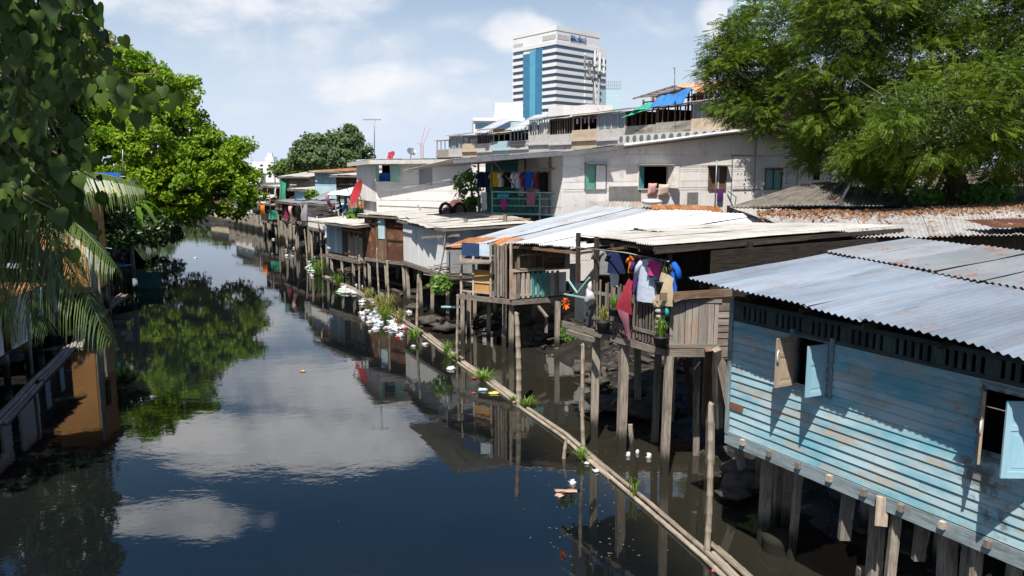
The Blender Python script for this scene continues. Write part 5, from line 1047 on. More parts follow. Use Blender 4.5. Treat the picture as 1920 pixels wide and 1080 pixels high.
m = MB(); m.blob(B_(2.42, -.1, zb+1.0), (.1, .05, .14), .1, 5, 10, 8); tag(m.build('sandal', plain('tan_rubber', (.45, .36, .22, 1))), 'tan sandal hooked on the slat railing', 'sandal')
m = MB(); q = B_(2.8, -.14, zb+.75); m.tube([q, q+V((0, 0, .16)), q+V((0, 0, .2)), q+V((0, 0, .26))], [.05, .05, .02, .02], 10); tag(m.build('plastic_bottle', plain('teal_plastic', (.05, .4, .38, 1), .3)), 'teal plastic bottle hung on the slat railing', 'bottle')
m = MB()
for k in range(9): m.blob(B_(LB_-.12, -.09, zb+.1+k*.12), (.13, .09, .065), .15, k, 10, 6, .8)
tag(m.build('bundled_sacks', plain('grey_sack', (.35, .32, .28, 1))), 'stack of tied grey bundles at the corner of the slat balcony', 'bundle')
def pillow(c, w, h, t, mt):
    m = MB(); c = V(c); n = 10; vs = []; fs = []
    for sd_ in (-1, 1):
        for i in range(n+1):
            for j in range(n+1):
                u, v = i/n*2-1, j/n*2-1; k = (1-u**4)*(1-v**4); e_ = .93+.07*abs(u*v)
                vs.append(c+H_.d*(u*w/2*e_)+V((0, 0, v*h/2*e_))+H_.i*(sd_*t*k*(.5+.12*mnoise.noise(V((u*1.7, v*1.7, w*9)))))-H_.i*.06*v)
    N = (n+1)**2
    for i in range(n):
        for j in range(n): a = i*(n+1)+j; f = (a, a+n+1, a+n+2, a+1); fs.append(f); fs.append(tuple(x+N for x in f[::-1]))
    m.idx(vs, fs, None, True); return m.build('pillow', mt)
# pillows and purple cloth on the long white building
a, z = H_.hit(1219, 356); tag(pillow(H_(a, -.16, z+.02), .56, .66, .2, CL_['rose']), 'rose pillow airing on the open window sill, left of the flowered one', 'pillow')
a, z = H_.hit(1238, 357); tag(pillow(H_(a+.08, -.18, z+.0), .74, .66, .2, mat('flowered_cloth', (.68, .58, .48, 1), (.6, .45, .38, 1), None, 0, 9, (1, 1), .95, isl=0, uv=False)), 'cream flowered pillow airing on the open window sill', 'pillow')
q = P(1222, 378, 38.6); m = MB(); m.blob(q, (.5, .3, .15), .15, 8, 14, 8); tag(m.build('sack', plastic_white), 'white sack lying on the rusty lean-to roof', 'sack')
a, z = H_.hit(1347, 356); hang(H_(a, -.12, z), math.atan2(H_.d.y, H_.d.x), .42, .62, CL_['purple'], 'purple cloth hung under the brown window', 'cloth')
m = MB(); q = P(1344, 300, 40.8); m.tube([V((q.x, q.y, 5.0)), q], .035, 6); tag(m.build('pole', metal_grey), 'thin pole standing before the brown window of the long white building', 'pole')
a, z = H_.hit(1362, 358); m = MB(); m.bar(H_(a, -.1, z), H_(a+.4, -.35, z-.35), .08, .05); m.bar(H_(a+.4, -.35, z-.3), H_(a+.38, -.3, z-.75), .06); tag(m.build('bracket', metal_grey), 'dark bent bracket below the brown window', 'bracket')
# clothes and clutter on the far shacks
FAR = [((583, 398), 57, .9, 1.2, 'pink', 'pale pink blanket hung on the cluttered dark shack'), ((548, 395), 62, .6, 1.3, 'rose', 'dusty pink sheet on the cluttered dark shack'), ((535, 398), 64, .5, 1.1, 'maroon', 'maroon cloth on the cluttered dark shack'), ((560, 396), 60, .5, 1.4, 'black', 'black bundle left of the pale pink blanket'), ((570, 394), 59, .6, 1.5, 'grey', 'grey sheet on the cluttered dark shack'), ((493, 390), 77, .7, 1.0, 'orange', 'orange cloth on the corner of the far canal wall shack'), ((512, 400), 76, 1.5, 1.1, 'green', 'green netting over the rail of the far canal wall shack'), ((530, 350), 70.5, 1.4, 2.4, 'green', 'green netting under the pale green roof edge'), ((517, 358), 70, .3, 1.2, 'white', 'white cloth before the green netting'), ((620, 372), 51.5, .7, 1.2, 'pink', 'pink cloth on the line left of the red dish'), ((637, 375), 51.5, .5, 1.5, 'black', 'black jacket in the dark gap left of the red dish'), ((645, 376), 51, .6, 1.5, 'denim', 'dark denim cloth in the gap left of the red dish'), ((633, 364), 51.4, .3, 1.0, 'white', 'white shirt on the line left of the red dish'), ((658, 376), 50.2, .3, 1.3, 'blue', 'blue cloth under the red dish'), ((668, 384), 50, .6, .9, 'teal', 'turquoise cloth below the red dish'), ((676, 384), 49.8, .3, .8, 'white', 'small white cloth beside the turquoise one'), ((607, 432), 50.6, .25, .9, 'lilac', 'lilac cloth hung at the left end of the plank and blue panel shack'), ((623, 405), 53, .6, 1.1, 'teal', 'teal curtain in the dark bay above the sagging grey roof')]
for (px, py), Y, w, h, c_, lb in FAR: hang(P(px, py-h*.8*FOC/Y*.35, Y), R.uniform(-.9, -.3), w*.72, h*.8, CL_[c_], lb, 'cloth', 'cloths hung on the far shacks', (8, 7), .5)
drape('tarpaulin', plain('pale_blue_tarp', (.6, .66, .72, 1), .5), [P(612, 366, 51), P(655, 366, 50), P(668, 350, 50), P(628, 358, 52)], 'pale tarpaulin stretched left of the red dish', 'tarpaulin', sag=.3)
m = MB()
for k in range(16): q = P(R.uniform(600, 640), R.uniform(388, 402), 51.5); m.bar(q, q+V((R.uniform(-1.4, -.6), R.uniform(.2, 1.0), R.uniform(-.25, .1))), R.uniform(.06, .14), .05)
tag(m.build('timber_pile', wood_brown), 'heap of scrap timber above the sagging grey roof', 'timber pile')
m = MB(); q = P(667, 388, 49.5); 
for k in range(3): m.bar(q+V((-.4, 0, k*.16)), q+V((.5, 0, k*.16)), .05, .12)
m.bar(q+V((-.4, 0, -.1)), q+V((-.4, 0, .5)), .05); m.bar(q+V((.5, 0, -.1)), q+V((.5, 0, .5)), .05); tag(m.build('crate', plain('orange_wood', (.4, .17, .06, 1))), 'orange brown slatted crate beside the white shuttered house', 'crate')
for px, py0, py1, Y, lb in ((640, 395, 440, 48.6, 'leaning pale pole above the sagging grey roof'), (648, 400, 432, 48.2, 'thin blue white pole over the sagging grey roof'), (673, 345, 402, 48.0, 'thin upright pole beside the white shuttered house corner'), (600, 405, 434, 50.3, 'short rail post at the white and grey shack')):
    m = MB(); a = P(px-6, py0, Y); b = P(px, py1, Y); m.tube([a, b], .045, 6); tag(m.build('pole', bamboo), lb, 'pole')
def bush(c, r, n, mt, label, cat='plant', name='plant', size=.16, group=None, zf=1.0):
    c = np.array(c); d = NR.normal(size=(n, 3)); d /= np.linalg.norm(d, axis=1)[:, None]; p = c+d*np.array([r, r, r*zf])*NR.uniform(.35, 1, (n, 1))**.6
    vs, fs = leaf_arr(p, d, size); o = np_mesh(name, vs, fs, mt, loc=tuple(c)); return tag(o, label, cat, group)
def leaf_arr(p, d, size, asp=.55, jit=.9, up=.0):
    n = len(p); nn = d+NR.normal(size=(n, 3))*jit+np.array([0, 0, up]); nn /= np.linalg.norm(nn, axis=1)[:, None]
    t = NR.normal(size=(n, 3)); t -= nn*np.sum(t*nn, 1)[:, None]; t /= np.linalg.norm(t, axis=1)[:, None]; b = np.cross(nn, t)
    s = (size*NR.uniform(.6, 1.35, n))[:, None]
    v = np.stack([p-t*s, p+b*s*asp+nn*s*.12-t*s*.1, p+t*s, p-b*s*asp+nn*s*.12-t*s*.1], 1).reshape(-1, 3)
    i = np.arange(n)[:, None]*4; f = np.concatenate([i+np.array([0, 1, 2]), i+np.array([0, 2, 3])], 0)
    return v, f
lf_pl = leafmat('bright_pot_leaf', (.08, .2, .02, 1), (.2, .32, .06, 1), .3)
bush(P(668, 406, 48), .55, 220, lf_pl, 'yellow green potted bush by the white shuttered house', 'bush', 'bush', .2); bush(P(584, 370, 60), .6, 160, lf_pl, 'pot plant on the ledge by the pale blue tall shack', 'plant', 'plant', .2)
bush(P(826, 534, 32.6), .5, 160, lf_pl, 'green creeper on the posts below the white panel shack', 'creeper', 'creeper', .13); bush(P(1066, 625, 21.6), .28, 90, lf_pl, 'small green creeper under the near slat balcony', 'creeper', 'creeper', .08)
t = thing('papaya_plant', P(882, 400, 42.6), 'leafy green papaya plant against the white shuttered house', 'plant'); m = MB(); a, b = P(884, 402, 42.6), P(880, 330, 42.8); m.tube([a, a.lerp(b, .5)+V((.1, 0, 0)), b], [.08, .07, .04], 8); m.build('stem', wood_grey, t)
pts = []; 
for k in range(13): q = P(872+R.uniform(-12, 24), 325+R.uniform(0, 62), 42.6+R.uniform(-.4, .4)); pts.append(NR.normal(size=(34, 3))*.19+np.array(q))
pts = np.concatenate(pts); vs, fs = leaf_arr(pts, np.tile([-.2, -.6, .6], (len(pts), 1)), .17, .4); np_mesh('leaves', vs, fs, leafmat('papaya_leaf', (.07, .2, .03, 1), (.14, .3, .05, 1), .3), t)
for px, lb in ((836, 'left dark round tyre leaning on the red tin roof'), (862, 'right dark round tyre leaning on the red tin roof')):
    c = P(px, 396, 41.9); m = MB(); m.tube([c+V((math.cos(k*PI/6)*.3, -.1*math.sin(k*PI/6), .42*math.sin(k*PI/6))) for k in range(13)], .085, 8); tag(m.build('tyre', plain('black_rubber', (.02, .02, .022, 1))), lb, 'tyre', 'tyres on the red tin roof')
# ------------------------------------------------------------------ bamboo boom, upright poles
def culms(name, path, n, r, label, mt, spread=.1, sink=.02, group='bamboo booms floating along the banks', cat='boom'):
    m = MB(); path = [V(p) for p in path]
    for k in range(n):
        o = (k-(n-1)/2)*spread; pts = []
        for i, p in enumerate(path):
            d = (path[min(i+1, len(path)-1)]-path[max(i-1, 0)]).normalized(); s = V((d.y, -d.x, 0))
            pts.append(p+s*(o+R.uniform(-.015, .015))+d*R.uniform(-.25, .25)*(i in (0, len(path)-1))+V((0, 0, sink+R.uniform(0, .03)+(.06 if k % 3 == 1 else 0))))
        fine = []; rr = []
        for a, b in zip(pts, pts[1:]):
            L = (b-a).length; q = max(2, int(L/.38))
            for j in range(q):
                for e_, g in ((0, 1.13), (.08, 1), (.92, 1)): fine.append(a.lerp(b, (j+e_)/q)); rr.append(r*g)
        fine.append(pts[-1]); rr.append(r); m.tube(fine, rr, 7)
    tag(m.build(name, mt), label, cat, group)
BP = [(1362, 1085), (1335, 1050), (1100, 852), (985, 766), (975, 757), (880, 692), (868, 680), (800, 636), (790, 628), (745, 598), (700, 568), (655, 540), (610, 520)]
WB = [W(*p) for p in BP]
culms('bamboo_boom', [W(1395, 1115), W(1330, 1050), W(1220, 955), W(1098, 852)], 3, .05, 'nearest grey bamboo boom length, running out of the picture below the pole', bamboo, .085)
culms('bamboo_boom', [W(1405, 1100), W(1338, 1040)], 3, .055, 'short split bamboo bundle behind the nearest pole foot', bamboo, .1, .07)
culms('bamboo_boom', [W(1142, 892), W(1060, 820), W(985, 768)], 3, .05, 'second bamboo boom length, from the low weed to the thick pole', bamboo, .085)
culms('bamboo_boom', [W(975, 758), W(920, 718), W(866, 682)], 4, .05, 'third bamboo boom length, beside the bushy bright weed', bamboo, .09)
culms('bamboo_boom', [W(858, 672), W(830, 654), W(796, 628)], 4, .05, 'fourth bamboo boom length, in front of the teal slat shack posts', bamboo, .09)
culms('bamboo_boom', [W(790, 626), W(745, 598), W(705, 570)], 4, .05, 'fifth bamboo boom length, behind the white bag piles', bamboo_grey, .1)
culms('bamboo_boom', [W(700, 566), W(655, 540), W(612, 520)], 4, .055, 'farthest bamboo boom length on the right bank', bamboo_grey, .1)
for k, (a, b, lb) in enumerate([((0, 792), (65, 722), 'nearest grey bamboo boom length along the left bank'), ((70, 716), (130, 655), 'second grey bamboo boom length along the left bank'), ((143, 655), (152, 616), 'third left bank boom length, turned across the others'), ((168, 610), (200, 578), 'fourth grey bamboo boom length along the left bank'), ((196, 580), (232, 553), 'farthest grey bamboo boom length along the left bank')]):
    culms('bamboo_boom', [W(*a), W((a[0]+b[0])/2+1, (a[1]+b[1])/2+1), W(*b)], 4, .06, lb, bamboo_grey, .12)
POLES = [((1325, 1045), (1335, 755), .06, 'tall pale bamboo pole nearest the blue house'), ((1096, 848), (1091, 645), .055, 'pale bamboo pole left of the near slat balcony posts'), ((1058, 860), (1060, 822), .05, 'short bamboo stump right of the thick pole'), ((973, 762), (970, 586), .085, 'thick pale bamboo pole in front of the teal slat shack'), ((858, 672), (857, 552), .055, 'bamboo pole left of the teal slat shack corner'), ((782, 632), (783, 515), .06, 'bamboo pole standing by the white panel shack corner'), ((729, 592), (727, 488), .06, 'bamboo pole right of the tallest weed clump'), ((711, 565), (707, 465), .055, 'bamboo pole in front of the rusty tin shack'), ((675, 548), (673, 478), .055, 'bamboo pole in front of the plank shack'), ((643, 520), (641, 480), .05, 'short bamboo pole in front of the plank and blue panel shack'), ((605, 510), (601, 432), .06, 'pale pole right of the far pole pair'), ((588, 490), (584, 428), .06, 'right one of the far leaning poles'), ((577, 495), (571, 430), .06, 'left one of the far leaning poles')]
for a, b, r, lb in POLES:
    q = W(*a); t = P(b[0], b[1], q.y+.05); m = MB(); n = max(4, int((t.z+.5)/.33)); pts = []; rr = []; q0 = q-V((0, 0, .5))
    for j in range(n):
        for e_, g in ((0, 1.16), (.1, 1), (.9, 1)): s = (j+e_)/n; pts.append(q0.lerp(t, s)+V((math.sin(s*5+a[0])*.02, 0, 0))); rr.append(r*g*(1-.15*s))
    pts.append(t); rr.append(r*.85); m.tube(pts, rr, 9); tag(m.build('bamboo_pole', bamboo), lb, 'pole', 'upright bamboo poles along the boom')
for (px, py), (qx, qy), lb in (((608, 470), (604, 440), 'stake'), ):
    pass
# other stakes and planks in the mud
m = MB(); m.bar(W(676, 505, 1.0), W(705, 522, .55), .22, .12); m.bar(W(705, 522, .55), W(772, 538, .4), .24, .12); tag(m.build('driftwood', wood_brown), 'long bent driftwood trunk lying under the rusty tin shack', 'driftwood')
m = MB(); m.tube([W(828, 576, .9), W(862, 576, .95)], .06, 8); tag(m.build('pipe', plain('pale_blue_pipe', (.3, .5, .55, 1), .5)), 'pale blue pipe lying between the posts of the white panel shack', 'pipe')
for (a, b, lb) in (((1190, 860), (1182, 796), 'short rotten stake beside the near balcony post'), ((1300, 1000), (1302, 960), 'half sunk dark stake before the blue house')):
    q = W(*a); m = MB(); m.bar(q-V((0, 0, .4)), P(b[0], b[1], q.y), .1, .09); tag(m.build('stake', wood_post), lb, 'stake')
# stones and wreckage on the mud
stone_m = mat('mud_crusted_slab', (.085, .074, .06, 1), (.035, .03, .025, 1), (.03, .026, .02, 1), .6, 3, (1, 1), .8, bump=.6, uv=False)
SL = [((1150, 755), .7, 'broken pale slab leaning between the near balcony posts'), ((1180, 735), .55, 'smaller slab behind the broken pale slab'), ((1210, 765), .8, 'dark slab lying under the near slat balcony'), ((1100, 690), .5, 'flat slab on the mud left of the near balcony'), ((1120, 715), .45, 'round lump by the near balcony post'), ((1395, 905), .5, 'dark rubble lump in the mud by the blue house post'), ((1405, 880), .6, 'grey slab on the mud behind the blue house post'), ((1375, 925), .35, 'black lump at the water edge near the blue house'), ((840, 612), .7, 'mud caked heap under the white panel shack'), ((805, 600), .6, 'dark heap left of the mud caked one'), ((780, 575), .5, 'dark lump by the bamboo pole corner'), ((1240, 745), .5, 'black tub shaped lump under the near slat balcony')]
for k, (p, r, lb) in enumerate(SL):
    q = W(p[0], p[1], .25); m = MB(); m.blob(q, (r, r*.7, r*.32), .35, k*3+1, 12, 8, 1.9); tag(m.build('rubble', stone_m), lb, 'rubble', 'rubble on the mud below the houses')
def debris_field(name, n, zone, mt, label, smin, smax, cat='debris', flat=.3, z=.0):
    m = MB(); 
    for k in range(n):
        x, y, zz = zone(); s = smin+(smax-smin)*R.random()**2; a = R.random()*PI; d = V((math.cos(a), math.sin(a), R.uniform(-.15, .15))); q = V((x, y, zz)); m.bar(q-d*s, q+d*s*.9, s*R.uniform(.2, .7), s*flat*R.uniform(.4, 1))
    tag(m.build(name, mt), label, cat, None, 'stuff')
def along(path, k0, k1, t0, t1):
    pts = dense(path[:-2], 1.0); pts = [p for p in pts if t0 < p[1] < t1]; o0 = offs(pts, k0); o1 = offs(pts, k1)
    def f():
        i = R.randrange(len(pts)); s = R.random(); p = V(o0[i]).lerp(V(o1[i]), s); kk = k0+(k1-k0)*s; z = .05 if kk < 0 else .1+kk*.24
        return p.x+R.uniform(-.5, .5), p.y+R.uniform(-.5, .5), z
    return f
debris_field('wood_debris', 1500, along(RB, .2, 3.0, 8, 90), mat('mud_litter', (.1, .085, .07, 1), (.04, .034, .028, 1), None, 0, 3, (1, 1), .8, isl=.7, uv=False), 'dark wood scraps and muck strewn over the mud under the houses', .08, .4)
debris_field('pale_litter', 420, along(RB, -.3, 2.6, 10, 92), mat('pale_litter_bits', (.5, .48, .45, 1), (.25, .23, .2, 1), None, 0, 3, (1, 1), .8, isl=.6, uv=False), 'pale scraps of litter scattered over the mud bank', .02, .09)
# ------------------------------------------------------------------ floating rubbish
def bagpile(px, py, n, sx, sy, label, cols, group, r0=.04, r1=.13):
    for k in range(n):
        q = W(px+R.gauss(0, sx), py+R.gauss(0, sy), 0); r = R.uniform(r0, r1); m = MB(); c_ = R.choices(cols, [6]+[1]*(len(cols)-1))[0]
        m.blob(q+V((0, 0, r*.25)), (r*R.uniform(.8, 1.4), r*R.uniform(.5, 1), r*R.uniform(.4, .8)), .75, R.random()*99, 10, 7, 2.4); tag(m.build('plastic_bag', c_), label if c_ is cols[0] else label.replace('white', c_.name.split('_')[-1]), 'bag', group)
pw_, pr_, pb_, py_, pg_ = plastic_white, plain('plastic_red', (.42, .07, .1, 1), .6), plain('plastic_blue', (.25, .33, .45, 1), .6), plain('plastic_salmon', (.5, .33, .26, 1), .6), plain('plastic_lime', (.2, .55, .15, 1), .5)
bagpile(705, 600, 60, 12, 9, 'crumpled white bag in the larger floating pile left of the tallest weed clump', [pw_, py_, pb_], 'bags in the larger floating pile')
bagpile(740, 612, 42, 10, 8, 'crumpled white bag in the floating pile right of the tallest weed clump', [pw_, pr_, pb_], 'bags in the right floating pile')
bagpile(652, 543, 36, 12, 4, 'crumpled white bag in the far pile under the plank shack poles', [pw_, pg_], 'bags in the far floating pile', .06, .17)
bagpile(586, 505, 18, 10, 9, 'white scrap caught at the far leaning poles', [pw_, pg_], 'scraps at the far poles', .06, .16)
bagpile(684, 565, 7, 5, 3, 'white bag drifting between the two left piles', [pw_], 'bags between the piles')
bagpile(555, 465, 26, 26, 12, 'small white scrap floating below the far canal wall', [pw_], 'scraps below the far canal wall', .05, .13)
def piece(px, py, r, mt, label, cat='litter', name='plastic_scrap', z=.02, seed=1):
    q = W(px, py); r = tuple(x*.75 for x in r); m = MB(); m.blob(q+V((0, 0, z)), r, .6, seed, 12, 8, 2.2); tag(m.build(name, mt), label, cat, 'single pieces of floating litter')
for i, (px, py, r, mt, lb) in enumerate([(1073, 906, (.1, .1, .09), pw_, 'white ball of foam near the short bamboo stump'), (1118, 884, (.12, .1, .05), pw_, 'white foam bowl resting on the boom joint'), (1100, 870, (.09, .07, .05), pw_, 'white scrap between the two boom lengths'), (1062, 922, (.3, .12, .03), plain('soggy_card', (.45, .3, .2, 1)), 'brown soggy scraps below the white foam ball'), (1048, 930, (.12, .1, .03), py_, 'pale orange scrap left of the soggy one'), (905, 732, (.2, .12, .06), plain('blue_white_pack', (.45, .55, .75, 1)), 'blue and white packet on the water by the bushy weed'), (925, 738, (.22, .12, .05), plain('yellow_pack', (.7, .55, .1, 1)), 'yellow packet beside the blue and white one'), (888, 738, (.1, .06, .03), pr_, 'pink scrap left of the blue and white packet'), (846, 692, (.22, .18, .1), pw_, 'white crumpled bag floating left of the boom'), (890, 710, (.12, .1, .05), pr_, 'red and white scrap by the bushy weed'), (797, 646, (.16, .12, .07), pw_, 'white scrap at the grey bamboo pole'), (826, 650, (.1, .08, .05), pw_, 'tiny white scrap at the boom gap'), (775, 650, (.14, .1, .06), pw_, 'white cup shape below the green weed'), (568, 697, (.13, .05, .04), plain('yellow_leaf', (.5, .35, .08, 1)), 'lone yellow leaf in the middle of the canal'), (1338, 1072, (.06, .05, .05), pr_, 'small red scrap at the nearest boom end'), (1178, 855, (.07, .05, .1), pw_, 'left white bottle by the rotten stake'), (1195, 850, (.06, .05, .1), pw_, 'middle white bottle by the rotten stake'), (1217, 858, (.09, .06, .12), pw_, 'right white bottle by the rotten stake'), (366, 484, (.16, .12, .07), pw_, 'white scrap drifting under the big round tree'), (287, 745, (.12, .1, .06), pw_, 'white scrap in the dark tree reflection'), (768, 586, (.22, .2, .16), plastic_white, 'round pale sack on the mud left of the bamboo pole corner'), (1275, 742, (.25, .1, .05), pb_, 'pale blue scrap deep under the near balcony')]):
    piece(px, py, r, mt, lb, seed=i*2.3+1)
lp = np.array([[*W(R.gauss(1110, 80), R.uniform(840, 1060))[:2], .004] for _ in range(90)]+[[*W(R.uniform(640, 900), R.uniform(600, 760))[:2], .004] for _ in range(50)]+[[*W(R.uniform(200, 1000), R.uniform(520, 1060))[:2], .004] for _ in range(30)])
d = np.tile([0, 0, 1.0], (len(lp), 1)); vs, fs = leaf_arr(lp, d, .024, .4, .05); tag(np_mesh('fallen_leaves', vs, fs, leafmat('floating_leaf', (.34, .25, .07, 1), (.16, .15, .11, 1), .1, .7)), 'small yellow leaves and specks floating on the canal', 'leaves', None, 'stuff')
# litter of dead leaves on the broad roof
# more clutter of the far shacks: small hoods, leaning sticks, pots
for k, (px, py, Y, w, dpt, mt, lb) in enumerate([(600, 375, 55, 2.2, 1.2, roof_grey, 'small grey tin hood beside the pale blue tall shack'), (566, 388, 61, 2.4, 1.3, roof_cement, 'grey tin hood over the hung bundles'), (528, 377, 70, 2.2, 1.4, rust_brown, 'brown tin hood under the green netting'), (505, 372, 76, 2.6, 1.4, roof_cement, 'pale hood over the canal at the crossed timber struts'), (628, 397, 51, 1.8, 1.0, panel_blue, 'pale blue sheet hood above the scrap timber'), (478, 388, 86, 3.0, 1.6, rust, 'rusty hood near the round tree edge')]):
    a = P(px, py, Y); t_ = V((-.5, .86, 0)); i_ = V((.86, .5, 0)); m = MB(); m.roofing(a, a+t_*w, a+t_*w+i_*dpt+V((0, 0, .45)), a+i_*dpt+V((0, 0, .45)), .16, .016, .9, 5, .08, .05, 2)
    t = thing('awning', a, lb, 'awning', 'small hoods on the far shacks'); m.build('sheet', mt, t)
    m = MB(); m.bar(a+t_*.1-V((0, 0, .03)), a+t_*.1+i_*dpt-V((0, 0, .7)), .05); m.bar(a+t_*(w-.1)-V((0, 0, .03)), a+t_*(w-.1)+i_*dpt-V((0, 0, .7)), .05); m.build('bracket', wood_grey, t)
for k, (px, py0, py1, Y, dx) in enumerate([(590, 392, 440, 56, 5), (568, 378, 430, 60, -4), (553, 380, 440, 63, 3), (540, 372, 420, 67, -6), (522, 350, 402, 71, 4), (508, 362, 410, 75, -3), (497, 350, 396, 79, 5), (486, 372, 420, 84, -4), (625, 378, 420, 51, 6), (655, 372, 408, 49.5, -3)]):
    a, b = P(px, py1, Y), P(px+dx, py0, Y-.5); m = MB(); m.tube([a, a.lerp(b, .5)+V((.04, 0, 0)), b], .045, 6)
    tag(m.build('stick', bamboo_grey), ['thin stick by the concrete footing shack', 'stick left of the pale pink blanket', 'stick beside the dusty pink sheet', 'stick near the brown tin hood', 'stick through the green netting', 'stick over the canal wall hood', 'stick among the crossed timber struts', 'stick by the rusty hood', 'stick above the scrap timber heap', 'stick in the dark gap under the pale tarpaulin'][k]+', far right bank', 'stick', 'leaning sticks on the far shacks')
# ------------------------------------------------------------------ trees
bark = mat('grey_bark', (.13, .105, .08, 1), (.06, .048, .038, 1), None, 0, 3, (2, 1), .95, bump=.7)
def limbs(base, targets, r0, fork=.45, seed=0):
    m = MB(); base = V(base); top = V((sum(t[0] for t in targets)/len(targets), sum(t[1] for t in targets)/len(targets), base.z+(max(t[2] for t in targets)-base.z)*fork))
    top = base.lerp(top, .85)+V((0, 0, 0)); n = 6; pts = [base.lerp(top, k/n)+V((mnoise.noise(V((k*.7, seed, 0))), mnoise.noise(V((k*.7, seed, 5))), 0))*r0*1.2 for k in range(n+1)]
    m.tube(pts, [r0*(1.35 if k == 0 else 1-.45*k/n) for k in range(n+1)], 12)
    for i, t in enumerate(targets):
        s = pts[3+i % 3]; e = V(t); mid = s.lerp(e, .5)+V((R.uniform(-.5, .5), R.uniform(-.5, .5), (e-s).length*.08)); q = [s, s.lerp(mid, .5)+V((0, 0, .1)), mid, mid.lerp(e, .6), e]; m.tube(q, [r0*.5, r0*.4, r0*.3, r0*.18, r0*.06], 8)
        for k in range(4):
            b = mid.lerp(e, R.uniform(.1, .8)); o = V((R.uniform(-1, 1), R.uniform(-1, 1), R.uniform(-.2, .9)))*(e-s).length*.16; m.tube([b, b+o*.5+V((0, 0, .1)), b+o], [r0*.14, r0*.09, r0*.03], 6)
    return m
def crown(lobes, n_cl, per, csz, leaf, asp=.55, shell=.55, flat=.7, sd=1.0, up=.5, bias=None):
    """leaf clusters spread through the outer volume of several lobes"""
    vol = np.array([l[1]*l[2] for l in lobes]); pick = NR.choice(len(lobes), n_cl, p=vol/vol.sum()); P_ = []; D_ = []
    for i in pick:
        c, rx, rz = np.array(lobes[i][0]), lobes[i][1], lobes[i][2]; d = NR.normal(size=3); d /= np.linalg.norm(d)
        if bias is not None and np.dot(d, bias) < -.35 and NR.random() < .5: d = -d
        r = NR.uniform(shell, 1.0)**.7; cc = c+d*np.array([rx, rx, rz])*r; k = int(per*NR.uniform(.6, 1.4))
        q = NR.normal(size=(k, 3)); q /= np.linalg.norm(q, axis=1)[:, None]; q *= (NR.uniform(.25, 1, (k, 1))**.5); cs = csz*NR.uniform(.6, 1.3)
        P_.append(cc+q*np.array([cs, cs, cs*flat])); D_.append(q*.8+d*.5)
    return leaf_arr(np.concatenate(P_), np.concatenate(D_), leaf, asp, sd, up)
def tree(name, base, lobes, r0, n_cl, per, csz, leaf, mt, label, group=None, **k):
    t = thing(name, base, label, 'tree', group); limbs(base, [l[0] for l in lobes], r0).build('trunk', bark, t)
    vs, fs = crown(lobes, n_cl, per, csz, leaf, **k); np_mesh('crown', vs, fs, mt, t); return t
def lobe(px, py, Y, rpx, rpy=None): q = P(px, py, Y); return ((q.x, q.y, q.z), rpx/FOC*Y, (rpy or rpx)/FOC*Y)
lf_big = leafmat('fresh_green_leaf', (.085, .20, .010, 1), (.33, .45, .022, 1), .42, .5, .3, .3)
tree('round_tree', (-33.5, 69, .5), [lobe(225, 185, 68, 95), lobe(280, 185, 69, 72, 62), lobe(312, 265, 66, 88, 80), lobe(240, 290, 66, 90), lobe(390, 308, 66, 66, 52), lobe(330, 350, 65, 80, 60), lobe(425, 355, 66, 55, 55), lobe(170, 250, 68, 70, 90), lobe(315, 210, 70, 45, 58), lobe(362, 265, 68, 48, 45), lobe(245, 138, 71, 50, 34), lobe(440, 290, 67, 35, 30), lobe(300, 380, 66, 60, 35)]+[lobe(px_, py_, 67, r_, r_*.8) for px_, py_, r_ in ((325, 146, 20), (358, 200, 22), (395, 250, 22), (440, 275, 20), (458, 330, 22), (290, 126, 20), (235, 112, 22), (150, 170, 30), (478, 370, 18), (355, 405, 26), (250, 375, 34), (365, 165, 20))], .55, 1250, 70, .75, .17, lf_big, 'big bright green round crowned tree overhanging the left side of the canal', shell=.62, flat=.7, up=.4)
tree('yellowish_tree', (-46, 92, .5), [lobe(160, 80, 90, 42, 32), lobe(130, 60, 90, 34, 30), lobe(185, 105, 91, 34, 22), lobe(120, 110, 90, 40)], .4, 230, 60, 1.0, .24, leafmat('olive_yellow_leaf', (.13, .16, .03, 1), (.26, .25, .07, 1), .3), 'yellowish tree top showing behind the big round tree')
lf_far = leafmat('far_green_leaf', (.09, .15, .065, 1), (.18, .24, .11, 1), .3, .6, .2, .2)  # paled leaf colour: the haze of distance is mixed into it
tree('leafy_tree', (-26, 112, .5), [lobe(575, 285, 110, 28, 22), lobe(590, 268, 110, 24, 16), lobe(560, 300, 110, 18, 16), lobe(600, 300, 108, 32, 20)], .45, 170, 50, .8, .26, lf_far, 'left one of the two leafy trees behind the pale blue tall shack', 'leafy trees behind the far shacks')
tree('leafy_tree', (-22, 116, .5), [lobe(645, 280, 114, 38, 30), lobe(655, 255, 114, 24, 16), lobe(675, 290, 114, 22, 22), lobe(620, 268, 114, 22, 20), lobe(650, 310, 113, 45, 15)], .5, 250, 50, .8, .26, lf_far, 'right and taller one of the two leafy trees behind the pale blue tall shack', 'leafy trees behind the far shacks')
tree('leafy_tree', (-36, 122, .5), [lobe(540, 318, 120, 26, 14), lobe(560, 325, 120, 24, 12)], .3, 120, 50, 1.0, .28, leafmat('far_bright_leaf', (.09, .16, .03, 1), (.15, .22, .05, 1), .3), 'low bright bushy tree left of the two leafy trees', 'leafy trees behind the far shacks')
tree('leafy_tree', (-60, 120, .5), [lobe(400, 380, 118, 45, 40), lobe(330, 395, 118, 50, 40), lobe(270, 380, 112, 60, 60)], .4, 220, 60, 1.3, .32, lf_far, 'tree closing the canal at the bend, under the big round crown', 'leafy trees behind the far shacks')
